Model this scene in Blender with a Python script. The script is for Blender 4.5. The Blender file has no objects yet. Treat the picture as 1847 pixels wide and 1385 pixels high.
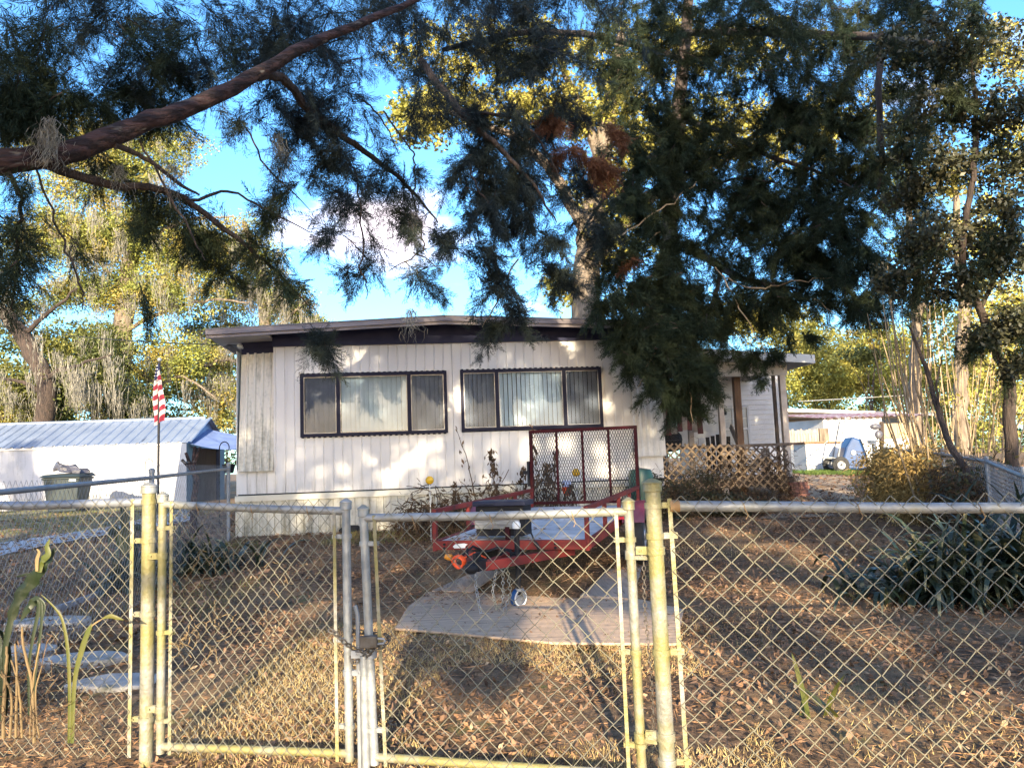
import bpy, math, random
import numpy as np
from mathutils import Matrix, Vector
R = math.radians
rng = np.random.default_rng(11)
random.seed(5)
scene = bpy.context.scene
C = scene.collection

# ------------------------------------------------------------------ camera
F, CX, CY, EYE = 1394.0, 923.5, 692.5, 1.28
PITCH, ROLL = R(5.86), R(2.1)
fwd = np.array([0, math.cos(PITCH), math.sin(PITCH)])
r0 = np.array([1.0, 0, 0]); u0 = np.array([0, -math.sin(PITCH), math.cos(PITCH)])
rt = math.cos(ROLL)*r0 - math.sin(ROLL)*u0
up = math.cos(ROLL)*u0 + math.sin(ROLL)*r0
cd = bpy.data.cameras.new('camera'); cam = bpy.data.objects.new('camera', cd); C.objects.link(cam)
cd.sensor_width = 36; cd.lens = 36*F/1847; cd.clip_end = 2000; cd.clip_start = 0.05
cam.matrix_world = Matrix(((rt[0], up[0], -fwd[0], 0), (rt[1], up[1], -fwd[1], 0), (rt[2], up[2], -fwd[2], EYE), (0, 0, 0, 1)))
scene.camera = cam

def ray(x, y): return fwd + rt*(x-CX)/F + up*(CY-y)/F
def at(x, y, D):
    d = ray(x, y); return np.array([0, 0, EYE]) + d*(D/d[1])
def gp(x, y, z=0.0):
    d = ray(x, y); return np.array([0, 0, EYE]) + d*((z-EYE)/d[2])

# ------------------------------------------------------------------ light
SUN_EL, SUN_AZ = R(15.5), R(1.0)            # low sun straight behind the photographer, a touch to the right
sunv = np.array([math.sin(SUN_AZ)*math.cos(SUN_EL), -math.cos(SUN_AZ)*math.cos(SUN_EL), math.sin(SUN_EL)])
sl = bpy.data.lights.new('sun', 'SUN'); sl.energy = 4.4; sl.angle = R(0.5); sl.color = (1.0, 0.84, 0.58)
so = bpy.data.objects.new('sun', sl); C.objects.link(so)
so.rotation_euler = Vector(sunv).to_track_quat('Z', 'Y').to_euler(); so.location = (0, -30, 30)

w = bpy.data.worlds.new('World'); scene.world = w; w.use_nodes = True
nt = w.node_tree; nt.nodes.clear()
def N(nt, t, **k):
    n = nt.nodes.new(t)
    for a, b in k.items(): setattr(n, a, b)
    return n
sky = N(nt, 'ShaderNodeTexSky'); sky.sky_type = 'NISHITA'; sky.sun_disc = False
sky.sun_elevation = SUN_EL; sky.sun_rotation = math.pi - SUN_AZ; sky.air_density = 1.0; sky.dust_density = 0.6; sky.ozone_density = 1.6
tc = N(nt, 'ShaderNodeTexCoord')
mp = N(nt, 'ShaderNodeMapping'); mp.inputs['Scale'].default_value = (1.0, 1.0, 2.6)
nz = N(nt, 'ShaderNodeTexNoise'); nz.inputs['Scale'].default_value = 3.2; nz.inputs['Detail'].default_value = 9; nz.inputs['Roughness'].default_value = 0.6
nt.links.new(tc.outputs['Generated'], mp.inputs[0]); nt.links.new(mp.outputs[0], nz.inputs[0])
# one bank of cumulus low over the roof
cdir = ray(690, 425); cdir = cdir/np.linalg.norm(cdir)
sub = N(nt, 'ShaderNodeVectorMath', operation='SUBTRACT'); sub.inputs[1].default_value = tuple(cdir)
scl = N(nt, 'ShaderNodeVectorMath', operation='MULTIPLY'); scl.inputs[1].default_value = (4.2, 1.0, 15.0)
ln = N(nt, 'ShaderNodeVectorMath', operation='LENGTH')
nt.links.new(tc.outputs['Generated'], sub.inputs[0]); nt.links.new(sub.outputs[0], scl.inputs[0]); nt.links.new(scl.outputs[0], ln.inputs[0])
m1 = N(nt, 'ShaderNodeMath', operation='MULTIPLY_ADD'); m1.inputs[1].default_value = -0.34; m1.inputs[2].default_value = 0.23
nt.links.new(ln.outputs['Value'], m1.inputs[0])
mx = N(nt, 'ShaderNodeMath', operation='MAXIMUM'); mx.inputs[1].default_value = -0.07; nt.links.new(m1.outputs[0], mx.inputs[0])
ad = N(nt, 'ShaderNodeMath', operation='ADD'); nt.links.new(mx.outputs[0], ad.inputs[0]); nt.links.new(nz.outputs['Fac'], ad.inputs[1])
rmp = N(nt, 'ShaderNodeMapRange', interpolation_type='SMOOTHSTEP'); rmp.inputs[1].default_value = 0.54; rmp.inputs[2].default_value = 0.74
nt.links.new(ad.outputs[0], rmp.inputs[0])
mix = N(nt, 'ShaderNodeMix', data_type='RGBA'); nt.links.new(rmp.outputs[0], mix.inputs[0])
hs = N(nt, 'ShaderNodeMix', data_type='RGBA', blend_type='MULTIPLY'); hs.inputs[0].default_value = 1.0; hs.inputs[7].default_value = (0.90, 0.99, 1.12, 1)
sxyz = N(nt, 'ShaderNodeSeparateXYZ'); nt.links.new(tc.outputs['Generated'], sxyz.inputs[0])
dr_ = N(nt, 'ShaderNodeMapRange', interpolation_type='SMOOTHSTEP'); dr_.inputs[1].default_value = -0.1; dr_.inputs[2].default_value = 0.75; nt.links.new(sxyz.outputs['Y'], dr_.inputs[0])
tn = N(nt, 'ShaderNodeMix', data_type='RGBA'); nt.links.new(dr_.outputs[0], tn.inputs[0]); tn.inputs[6].default_value = (0.97, 0.98, 1.10, 1); tn.inputs[7].default_value = (0.46, 0.79, 1.04, 1)
nt.links.new(tn.outputs[2], hs.inputs[7]); nt.links.new(sky.outputs[0], hs.inputs[6])
nt.links.new(hs.outputs[2], mix.inputs[6]); mix.inputs[7].default_value = (4.6, 4.1, 4.5, 1)
bg = N(nt, 'ShaderNodeBackground'); bg.inputs['Strength'].default_value = 0.15
wo = N(nt, 'ShaderNodeOutputWorld')
nt.links.new(mix.outputs[2], bg.inputs[0]); nt.links.new(bg.outputs[0], wo.inputs[0])

scene.view_settings.view_transform = 'Standard'; scene.view_settings.look = 'None'
scene.view_settings.gamma = 1.0; scene.view_settings.exposure = 1.85; scene.view_settings.use_curve_mapping = False

# ------------------------------------------------------------------ materials
def mat(name, c1, c2=None, scale=6.0, rough=0.6, metal=0.0, bump=0.0, bscale=None, detail=6, stretch=(1, 1, 1),
        lo=0.35, hi=0.65, spec=None, c3=None, s3=1.0, lo3=0.55, hi3=0.7, isl=0.0, transl=0.0, alpha=1.0):
    m = bpy.data.materials.new(name); m.use_nodes = True; t = m.node_tree
    b = t.nodes['Principled BSDF']; b.inputs['Roughness'].default_value = rough; b.inputs['Metallic'].default_value = metal
    if spec is not None: b.inputs['Specular IOR Level'].default_value = spec
    co = N(t, 'ShaderNodeTexCoord'); mpg = N(t, 'ShaderNodeMapping'); mpg.inputs['Scale'].default_value = stretch
    t.links.new(co.outputs['Object'], mpg.inputs[0])
    c1 = (*c1, 1); c2 = (*(c2 or c1[:3]), 1)
    n1 = N(t, 'ShaderNodeTexNoise'); n1.inputs['Scale'].default_value = scale; n1.inputs['Detail'].default_value = detail
    t.links.new(mpg.outputs[0], n1.inputs[0])
    mr = N(t, 'ShaderNodeMapRange'); mr.inputs[1].default_value = lo; mr.inputs[2].default_value = hi
    t.links.new(n1.outputs['Fac'], mr.inputs[0])
    x = N(t, 'ShaderNodeMix', data_type='RGBA'); t.links.new(mr.outputs[0], x.inputs[0])
    x.inputs[6].default_value = c1; x.inputs[7].default_value = c2
    col = x.outputs[2]
    if c3 is not None:
        n3 = N(t, 'ShaderNodeTexNoise'); n3.inputs['Scale'].default_value = s3; n3.inputs['Detail'].default_value = 5
        t.links.new(mpg.outputs[0], n3.inputs[0])
        r3 = N(t, 'ShaderNodeMapRange'); r3.inputs[1].default_value = lo3; r3.inputs[2].default_value = hi3
        t.links.new(n3.outputs['Fac'], r3.inputs[0])
        x3 = N(t, 'ShaderNodeMix', data_type='RGBA'); t.links.new(r3.outputs[0], x3.inputs[0])
        t.links.new(col, x3.inputs[6]); x3.inputs[7].default_value = (*c3, 1); col = x3.outputs[2]
    if isl > 0:
        g = N(t, 'ShaderNodeNewGeometry'); h = N(t, 'ShaderNodeHueSaturation')
        m_ = N(t, 'ShaderNodeMapRange'); m_.inputs[3].default_value = 1-isl; m_.inputs[4].default_value = 1+isl
        t.links.new(g.outputs['Random Per Island'], m_.inputs[0]); t.links.new(m_.outputs[0], h.inputs['Value'])
        t.links.new(col, h.inputs['Color']); col = h.outputs[0]
    t.links.new(col, b.inputs['Base Color'])
    if bump > 0:
        bn = N(t, 'ShaderNodeTexNoise'); bn.inputs['Scale'].default_value = bscale or scale*3; bn.inputs['Detail'].default_value = 8
        t.links.new(mpg.outputs[0], bn.inputs[0])
        bp = N(t, 'ShaderNodeBump'); bp.inputs['Strength'].default_value = bump; bp.inputs['Distance'].default_value = 0.05 if 'bark' in name else 0.02
        t.links.new(bn.outputs['Fac'], bp.inputs['Height']); t.links.new(bp.outputs[0], b.inputs['Normal'])
    out = t.nodes['Material Output']
    if transl > 0:
        tr = N(t, 'ShaderNodeBsdfTranslucent'); t.links.new(col, tr.inputs[0])
        ms = N(t, 'ShaderNodeMixShader'); ms.inputs[0].default_value = transl
        t.links.new(b.outputs[0], ms.inputs[1]); t.links.new(tr.outputs[0], ms.inputs[2]); t.links.new(ms.outputs[0], out.inputs[0])
    if alpha < 1:
        tr = N(t, 'ShaderNodeBsdfTransparent'); ms = N(t, 'ShaderNodeMixShader'); ms.inputs[0].default_value = alpha
        t.links.new(tr.outputs[0], ms.inputs[1]); t.links.new(b.outputs[0], ms.inputs[2]); t.links.new(ms.outputs[0], out.inputs[0])
    return m

def streak_mat(name, base, dirt, zlo, zhi, amount, spots=True, rough=0.45, down=True):
    """painted sheet metal with dirt that runs down and gathers towards an edge height"""
    m = mat(name, base, tuple(c*0.90 for c in base), scale=1.3, rough=rough, stretch=(1, 1, 0.35))
    t = m.node_tree; b = t.nodes['Principled BSDF']; col = b.inputs['Base Color'].links[0].from_socket
    co = N(t, 'ShaderNodeTexCoord'); mp_ = N(t, 'ShaderNodeMapping'); mp_.inputs['Scale'].default_value = (7, 7, 0.7)
    t.links.new(co.outputs['Object'], mp_.inputs[0])
    n = N(t, 'ShaderNodeTexNoise'); n.inputs['Scale'].default_value = 1.6; n.inputs['Detail'].default_value = 8; n.inputs['Roughness'].default_value = 0.7
    t.links.new(mp_.outputs[0], n.inputs[0])
    n2 = N(t, 'ShaderNodeTexNoise'); n2.inputs['Scale'].default_value = 22; n2.inputs['Detail'].default_value = 6
    t.links.new(co.outputs['Object'], n2.inputs[0])
    sx = N(t, 'ShaderNodeSeparateXYZ'); t.links.new(co.outputs['Object'], sx.inputs[0])
    mr = N(t, 'ShaderNodeMapRange'); mr.inputs[1].default_value = zlo; mr.inputs[2].default_value = zhi
    mr.inputs[3].default_value = 0.20 if down else 0.0; mr.inputs[4].default_value = 0.0 if down else 0.2
    t.links.new(sx.outputs['Z'], mr.inputs[0])
    a = N(t, 'ShaderNodeMath', operation='ADD'); t.links.new(n.outputs['Fac'], a.inputs[0]); t.links.new(mr.outputs[0], a.inputs[1])
    a2 = N(t, 'ShaderNodeMath', operation='MULTIPLY_ADD'); t.links.new(n2.outputs['Fac'], a2.inputs[0]); a2.inputs[1].default_value = 0.35 if spots else 0.1; t.links.new(a.outputs[0], a2.inputs[2])
    r2 = N(t, 'ShaderNodeMapRange'); r2.inputs[1].default_value = 0.66; r2.inputs[2].default_value = 0.95; r2.inputs[4].default_value = amount
    t.links.new(a2.outputs[0], r2.inputs[0])
    x = N(t, 'ShaderNodeMix', data_type='RGBA'); t.links.new(r2.outputs[0], x.inputs[0]); t.links.new(col, x.inputs[6]); x.inputs[7].default_value = (*dirt, 1)
    t.links.new(x.outputs[2], b.inputs['Base Color'])
    return m

def glass_mat(name, tint, refl=0.12, trans=0.8):
    m = bpy.data.materials.new(name); m.use_nodes = True; t = m.node_tree; t.nodes.remove(t.nodes['Principled BSDF'])
    fr = N(t, 'ShaderNodeFresnel'); fr.inputs[0].default_value = 1.5
    ma = N(t, 'ShaderNodeMath', operation='ADD'); ma.inputs[1].default_value = refl; t.links.new(fr.outputs[0], ma.inputs[0])
    tr = N(t, 'ShaderNodeBsdfTransparent'); tr.inputs[0].default_value = (*tint, 1)
    gl = N(t, 'ShaderNodeBsdfGlossy'); gl.inputs['Roughness'].default_value = 0.02
    nzz = N(t, 'ShaderNodeTexNoise'); nzz.inputs['Scale'].default_value = 2.0
    bp = N(t, 'ShaderNodeBump'); bp.inputs['Strength'].default_value = 0.05; t.links.new(nzz.outputs[0], bp.inputs['Height']); t.links.new(bp.outputs[0], gl.inputs['Normal'])
    ms = N(t, 'ShaderNodeMixShader'); t.links.new(ma.outputs[0], ms.inputs[0]); t.links.new(tr.outputs[0], ms.inputs[1]); t.links.new(gl.outputs[0], ms.inputs[2])
    t.links.new(ms.outputs[0], t.nodes['Material Output'].inputs[0])
    return m

M = {}
M['siding'] = streak_mat('painted siding', (0.69, 0.665, 0.655), (0.30, 0.27, 0.22), 0.8, 1.7, 0.65, spots=False)
M['wing'] = streak_mat('mildewed siding', (0.72, 0.67, 0.58), (0.16, 0.15, 0.11), 1.2, 2.3, 0.72)
M['wing_clean'] = streak_mat('pale siding', (0.72, 0.69, 0.67), (0.35, 0.33, 0.28), 1.2, 2.0, 0.4)
M['skirt'] = streak_mat('skirting', (0.60, 0.57, 0.49), (0.16, 0.14, 0.09), 0.1, 0.8, 0.85)
M['trim'] = mat('cream trim', (0.72, 0.68, 0.58), (0.60, 0.55, 0.45), scale=3, rough=0.5)
M['band'] = mat('dark fascia band', (0.020, 0.023, 0.062), (0.030, 0.032, 0.074), scale=4, rough=0.6, spec=0.2)
M['fascia'] = mat('weathered fascia', (0.34, 0.28, 0.27), (0.22, 0.18, 0.18), scale=5, rough=0.6, stretch=(.4, 1, 3))
M['soffit'] = mat('soffit', (0.5, 0.46, 0.43), (0.40, 0.36, 0.33), scale=4)
M['roofing'] = mat('grey roofing', (0.30, 0.29, 0.29), (0.2, 0.19, 0.19), scale=8)
M['win_frame'] = mat('dark bronze frame', (0.012, 0.012, 0.030), (0.018, 0.018, 0.036), scale=9, rough=0.6, spec=0.2)
M['alu'] = mat('aluminium sash', (0.35, 0.36, 0.38), (0.28, 0.28, 0.3), scale=9, rough=0.4, metal=0.6)
M['blind'] = mat('vertical blind', (0.60, 0.72, 0.84), (0.50, 0.62, 0.75), scale=3, rough=0.7)
M['blind_dimmed'] = mat('vertical blind with painted screen shade', (0.36, 0.42, 0.56), (0.30, 0.36, 0.48), scale=3, rough=0.7)  # darker copy of the blind, the screen's dimming put into its colour
M['glass'] = glass_mat('window glass', (0.92, 0.95, 0.96), -0.005)
M['screen'] = mat('insect screen', (0.05, 0.055, 0.08), scale=300, rough=0.8, alpha=0.38)
M['porch_screen'] = mat('porch insect screen', (0.05, 0.045, 0.05), scale=300, rough=0.9, alpha=0.22)
M['dark'] = mat('dark interior', (0.02, 0.02, 0.022), rough=0.9)
M['galv'] = mat('galvanised steel', (0.33, 0.34, 0.35), (0.21, 0.22, 0.23), scale=18, rough=0.5, metal=0.3, bump=0.2, bscale=60, c3=(0.24, 0.21, 0.10), s3=3.0, lo3=0.52, hi3=0.72)
M['galv_lichen'] = mat('galvanised post with yellow lichen', (0.27, 0.26, 0.24), (0.16, 0.155, 0.125), scale=16, rough=0.55, metal=0.15, bump=0.3, bscale=60, c3=(0.21, 0.185, 0.072), s3=4.0, lo3=0.42, hi3=0.58)
M['galv_far'] = mat('dull galvanised pipe', (0.30, 0.32, 0.36), (0.22, 0.23, 0.26), scale=12, rough=0.5, metal=0.4)
M['wire'] = mat('chain link wire', (0.235, 0.215, 0.145), (0.16, 0.15, 0.12), scale=5, rough=0.5, metal=0.2)
M['wire_far'] = mat('grey chain link wire', (0.25, 0.25, 0.26), (0.18, 0.18, 0.19), scale=5, rough=0.5, metal=0.3)
M['chain'] = mat('dull chain steel', (0.11, 0.10, 0.095), (0.07, 0.055, 0.04), scale=30, rough=0.6, metal=0.3)
M['rust'] = mat('rusty fitting', (0.30, 0.20, 0.10), (0.22, 0.13, 0.06), scale=30, rough=0.8)
M['red'] = mat('oxide red paint', (0.21, 0.028, 0.024), (0.13, 0.026, 0.024), scale=9, rough=0.6, spec=0.2, c3=(0.10, 0.035, 0.03), s3=12, lo3=0.58, hi3=0.7)
M['red_dk'] = mat('dark rusty red paint', (0.060, 0.010, 0.013), (0.032, 0.010, 0.011), scale=12, rough=0.75, spec=0.12)
M['deckwood'] = mat('grey painted plywood deck', (0.60, 0.58, 0.59), (0.45, 0.43, 0.43), scale=5, rough=0.7, c3=(0.22, 0.17, 0.13), s3=7, lo3=0.60, hi3=0.72)
M['tyre'] = mat('tyre rubber', (0.022, 0.022, 0.024), (0.035, 0.034, 0.033), scale=20, rough=0.8)
M['rim'] = mat('wheel rim', (0.45, 0.46, 0.48), (0.3, 0.3, 0.32), scale=10, rough=0.4, metal=0.5)
M['blue'] = mat('blue plastic', (0.004, 0.036, 0.13), (0.007, 0.050, 0.17), scale=6, rough=0.4)
M['white_pl'] = mat('white plastic', (0.75, 0.75, 0.74), (0.62, 0.62, 0.6), scale=6, rough=0.5)
M['black_pl'] = mat('black plastic', (0.012, 0.0125, 0.016), (0.022, 0.022, 0.026), scale=8, rough=0.6, spec=0.15)
M['grey_board'] = mat('weathered grey board', (0.34, 0.34, 0.32), (0.17, 0.16, 0.15), scale=4, rough=0.85, bump=0.4, stretch=(1, 1, 14))
M['ply'] = mat('weathered plywood', (0.54, 0.375, 0.255), (0.38, 0.265, 0.18), scale=2.2, rough=0.85, bump=0.12, bscale=5, stretch=(.8, 9, 1), c3=(0.15, 0.115, 0.09), s3=4.0, lo3=0.57, hi3=0.74)
M['ply2'] = mat('grey weathered plywood', (0.46, 0.35, 0.27), (0.33, 0.25, 0.195), scale=2.6, rough=0.85, bump=0.35, bscale=9, stretch=(6, 1, 1), c3=(0.14, 0.11, 0.09), s3=4.0, lo3=0.57, hi3=0.74)
M['stone'] = mat('grey stepping stone', (0.42, 0.39, 0.37), (0.29, 0.26, 0.24), scale=9, rough=0.9, bump=0.5, c3=(0.14, 0.13, 0.09), s3=5)
M['edging'] = mat('grey edging board', (0.30, 0.32, 0.38), (0.2, 0.2, 0.23), scale=12, rough=0.8)
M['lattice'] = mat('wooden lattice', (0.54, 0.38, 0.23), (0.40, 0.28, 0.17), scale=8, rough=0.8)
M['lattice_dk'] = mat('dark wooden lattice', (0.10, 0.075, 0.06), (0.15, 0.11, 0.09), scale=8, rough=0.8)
M['postwood'] = mat('painted porch post', (0.60, 0.52, 0.46), (0.45, 0.37, 0.32), scale=5, rough=0.7)
M['woodbr'] = mat('brown stained wood', (0.26, 0.14, 0.07), (0.18, 0.09, 0.045), scale=6, rough=0.7, stretch=(4, 4, .6))
M['lap'] = mat('white lap siding', (0.80, 0.77, 0.75), (0.70, 0.67, 0.65), scale=3, rough=0.6)
M['stripe_r'] = mat('red cloth stripe', (0.36, 0.04, 0.07), (0.28, 0.03, 0.05), scale=8, rough=0.8, transl=0.25)
M['stripe_w'] = mat('white cloth stripe', (0.72, 0.68, 0.66), (0.6, 0.56, 0.55), scale=8, rough=0.8, transl=0.25)
M['canton'] = mat('navy cloth', (0.025, 0.035, 0.12), (0.02, 0.03, 0.09), scale=8, rough=0.8)
M['roof_blue'] = mat('blue grey ribbed metal roof', (0.17, 0.215, 0.31), (0.23, 0.275, 0.36), scale=1.5, rough=0.4, metal=0.2)
M['tarp_w'] = streak_mat('white wall sheeting', (0.44, 0.44, 0.47), (0.20, 0.20, 0.19), 0.2, 1.0, 0.7, rough=0.55)
M['tarp_b'] = mat('dark blue canvas', (0.035, 0.050, 0.10), (0.05, 0.07, 0.13), scale=3, rough=0.6, bump=0.3, bscale=5)
M['tarp_l'] = mat('blue canvas awning', (0.16, 0.22, 0.40), (0.12, 0.17, 0.33), scale=3, rough=0.6, bump=0.2, bscale=4)
M['bin'] = mat('grey green bin plastic', (0.024, 0.036, 0.040), (0.018, 0.027, 0.03), scale=4, rough=0.5)
M['bag'] = mat('black bag', (0.05, 0.05, 0.07), (0.11, 0.11, 0.13), scale=14, rough=0.3, bump=0.5)
M['yellow'] = mat('yellow reflector plastic', (0.72, 0.42, 0.015), (0.62, 0.33, 0.01), scale=6, rough=0.35)
M['orange'] = mat('orange plastic', (0.75, 0.10, 0.02), (0.65, 0.07, 0.015), scale=8, rough=0.4)
M['amber'] = mat('amber lens', (0.75, 0.30, 0.03), (0.6, 0.22, 0.02), scale=8, rough=0.3)
M['conc'] = mat('pale concrete', (0.44, 0.43, 0.45), (0.34, 0.33, 0.34), scale=6, rough=0.9, bump=0.2)
M['roof_red'] = mat('red corrugated roof', (0.24, 0.10, 0.095), (0.38, 0.30, 0.29), scale=5, rough=0.5, lo=.4, hi=.6)
M['white_wall'] = mat('white painted wall', (0.76, 0.74, 0.72), (0.66, 0.64, 0.62), scale=2, rough=0.6)
M['tanwood'] = mat('tan timber boards', (0.42, 0.33, 0.20), (0.30, 0.23, 0.14), scale=3, rough=0.8, stretch=(5, 5, .5))
M['greywood'] = mat('grey picket wood', (0.36, 0.30, 0.25), (0.22, 0.18, 0.15), scale=5, rough=0.85, stretch=(4, 4, .6))
M['brick'] = mat('old red brick', (0.30, 0.13, 0.09), (0.2, 0.09, 0.07), scale=9, rough=0.9, bump=0.4)
M['bark'] = mat('dark cedar bark', (0.075, 0.052, 0.042), (0.035, 0.026, 0.022), scale=7, rough=0.95, bump=0.9, bscale=14, stretch=(3, 3, .45))
M['bark_limb'] = mat('reddish cedar bark', (0.070, 0.038, 0.036), (0.022, 0.014, 0.015), scale=7, rough=0.95, bump=1.0, bscale=13, stretch=(.5, 2.5, 2.5), lo=.42, hi=.56, c3=(0.17, 0.15, 0.13), s3=5, lo3=.62, hi3=.70)
M['bark_oak'] = mat('pale oak bark', (0.24, 0.19, 0.14), (0.12, 0.09, 0.065), scale=5, rough=0.95, bump=0.8, bscale=12, stretch=(2, 2, .5))
M['stick'] = mat('pale bare stems', (0.42, 0.31, 0.19), (0.24, 0.17, 0.10), scale=6, rough=0.85, isl=0.35)
M['cedar'] = mat('cedar foliage', (0.026, 0.043, 0.027), (0.042, 0.052, 0.023), scale=1.7, rough=0.65, isl=0.4, transl=0.25, spec=0.2)
M['cedar_haze'] = mat('cedar foliage with blue haze tint', (0.032, 0.046, 0.054), (0.040, 0.050, 0.036), scale=1.7, rough=0.65, isl=0.4, transl=0.25, spec=0.2)  # leaf colour of the middle boughs, blue flare haze put into it
M['cedar_brown'] = mat('dead brown cedar foliage', (0.22, 0.10, 0.055), (0.15, 0.07, 0.04), scale=3, rough=0.8, isl=0.35, transl=0.25, spec=0.1)
M['oak_leaf'] = mat('yellow green oak foliage', (0.30, 0.305, 0.065), (0.15, 0.175, 0.045), scale=0.55, rough=0.6, isl=0.5, transl=0.15, spec=0.25, c3=(0.36, 0.28, 0.07), s3=0.8, lo3=0.5, hi3=0.62)
M['oak_green'] = mat('green oak foliage', (0.085, 0.105, 0.035), (0.17, 0.165, 0.04), scale=0.7, rough=0.6, isl=0.5, transl=0.15, spec=0.25)
M['oak_gold'] = mat('golden foliage', (0.42, 0.355, 0.085), (0.27, 0.27, 0.06), scale=0.7, rough=0.6, isl=0.45, transl=0.15, spec=0.2)
M['shade_leaf'] = mat('oak leaf', (0.05, 0.07, 0.025), (0.07, 0.08, 0.02), scale=1, rough=0.6, isl=0.3)
M['bush_dk'] = mat('dark evergreen shrub leaf', (0.045, 0.052, 0.026), (0.085, 0.075, 0.035), scale=2.5, rough=0.5, isl=0.45, transl=0.2)
M['moss'] = mat('spanish moss', (0.36, 0.33, 0.27), (0.22, 0.205, 0.175), scale=4, rough=0.95, isl=0.3, transl=0.3, spec=0.05)
M['dry'] = mat('dried brown leaves', (0.15, 0.095, 0.055), (0.075, 0.05, 0.033), scale=7, rough=0.9, isl=0.4, transl=0.15, spec=0.1)
M['dry_gold'] = mat('dry golden vine', (0.46, 0.32, 0.12), (0.30, 0.20, 0.08), scale=3, rough=0.9, isl=0.4, transl=0.25, spec=0.1)
M['strap'] = mat('dark strap leaf', (0.016, 0.030, 0.018), (0.036, 0.046, 0.026), scale=5, rough=0.38, isl=0.4, transl=0.15, c3=(0.26, 0.225, 0.11), s3=9, lo3=0.56, hi3=0.66)
M['corn'] = mat('broad green leaf', (0.012, 0.024, 0.009), (0.024, 0.034, 0.013), scale=5, rough=0.45, isl=0.2, transl=0.3, c3=(0.30, 0.24, 0.08), s3=2.6, lo3=0.57, hi3=0.70)
M['yellowgreen'] = mat('yellow green leaf', (0.075, 0.095, 0.017), (0.13, 0.12, 0.03), scale=8, rough=0.45, transl=0.35)
M['drystalk'] = mat('dry stalk', (0.20, 0.135, 0.06), (0.11, 0.075, 0.04), scale=8, rough=0.8)
M['litter'] = mat('fallen leaves', (0.27, 0.155, 0.09), (0.115, 0.070, 0.047), scale=1.4, rough=0.85, isl=0.55, spec=0.2)
M['litter_lt'] = mat('pale fallen leaves', (0.36, 0.27, 0.17), (0.24, 0.16, 0.10), scale=2, rough=0.85, isl=0.4, spec=0.2)
M['grass'] = mat('grass blades', (0.10, 0.13, 0.03), (0.24, 0.21, 0.07), scale=1.5, rough=0.7, isl=0.35, transl=0.3)
M['grass_br'] = mat('bright grass blades', (0.070, 0.15, 0.025), (0.13, 0.17, 0.035), scale=1.5, rough=0.7, isl=0.3, transl=0.3)

def ground_mat():
    m = bpy.data.materials.new('leaf strewn soil'); m.use_nodes = True; t = m.node_tree; b = t.nodes['Principled BSDF']
    b.inputs['Roughness'].default_value = 0.95; b.inputs['Specular IOR Level'].default_value = 0.15
    co = N(t, 'ShaderNodeTexCoord')
    def noise(s, d=8, r=0.6):
        n = N(t, 'ShaderNodeTexNoise'); n.inputs['Scale'].default_value = s; n.inputs['Detail'].default_value = d; n.inputs['Roughness'].default_value = r
        t.links.new(co.outputs['Object'], n.inputs[0]); return n.outputs['Fac']
    def ramp(f, a, bb):
        mr = N(t, 'ShaderNodeMapRange'); mr.inputs[1].default_value = a; mr.inputs[2].default_value = bb; t.links.new(f, mr.inputs[0]); return mr.outputs[0]
    def mixc(f, a, bb):
        x = N(t, 'ShaderNodeMix', data_type='RGBA'); t.links.new(f, x.inputs[0])
        for s, v in ((6, a), (7, bb)):
            if isinstance(v, tuple): x.inputs[s].default_value = (*v, 1)
            else: t.links.new(v, x.inputs[s])
        return x.outputs[2]
    vo = N(t, 'ShaderNodeTexVoronoi'); vo.inputs['Scale'].default_value = 26; t.links.new(co.outputs['Object'], vo.inputs[0])
    sepv = N(t, 'ShaderNodeSeparateColor'); t.links.new(vo.outputs['Color'], sepv.inputs[0])
    leaf = mixc(ramp(sepv.outputs[0], 0.15, 0.95), (0.072, 0.045, 0.029), (0.40, 0.245, 0.145))
    base = mixc(ramp(noise(9), 0.38, 0.62), (0.10, 0.070, 0.048), leaf)
    base = mixc(ramp(noise(0.8), 0.45, 0.65), base, mixc(ramp(noise(45), 0.3, 0.7), (0.42, 0.275, 0.15), (0.20, 0.13, 0.075)))
    base = mixc(ramp(noise(1.7, 10, 0.7), 0.575, 0.68), base, mixc(ramp(noise(70), 0.35, 0.65), (0.10, 0.11, 0.035), (0.24, 0.21, 0.085)))
    t.links.new(base, b.inputs['Base Color'])
    bp = N(t, 'ShaderNodeBump'); bp.inputs['Strength'].default_value = 0.9; bp.inputs['Distance'].default_value = 0.03
    t.links.new(noise(38, 10, 0.7), bp.inputs['Height']); t.links.new(bp.outputs[0], b.inputs['Normal'])
    return m
M['ground'] = ground_mat()
M['lawn'] = mat('thin lawn', (0.17, 0.15, 0.07), (0.26, 0.20, 0.11), scale=3, rough=0.95, bump=0.6, bscale=40, c3=(0.075, 0.085, 0.03), s3=1.6, lo3=0.5, hi3=0.62)

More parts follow.
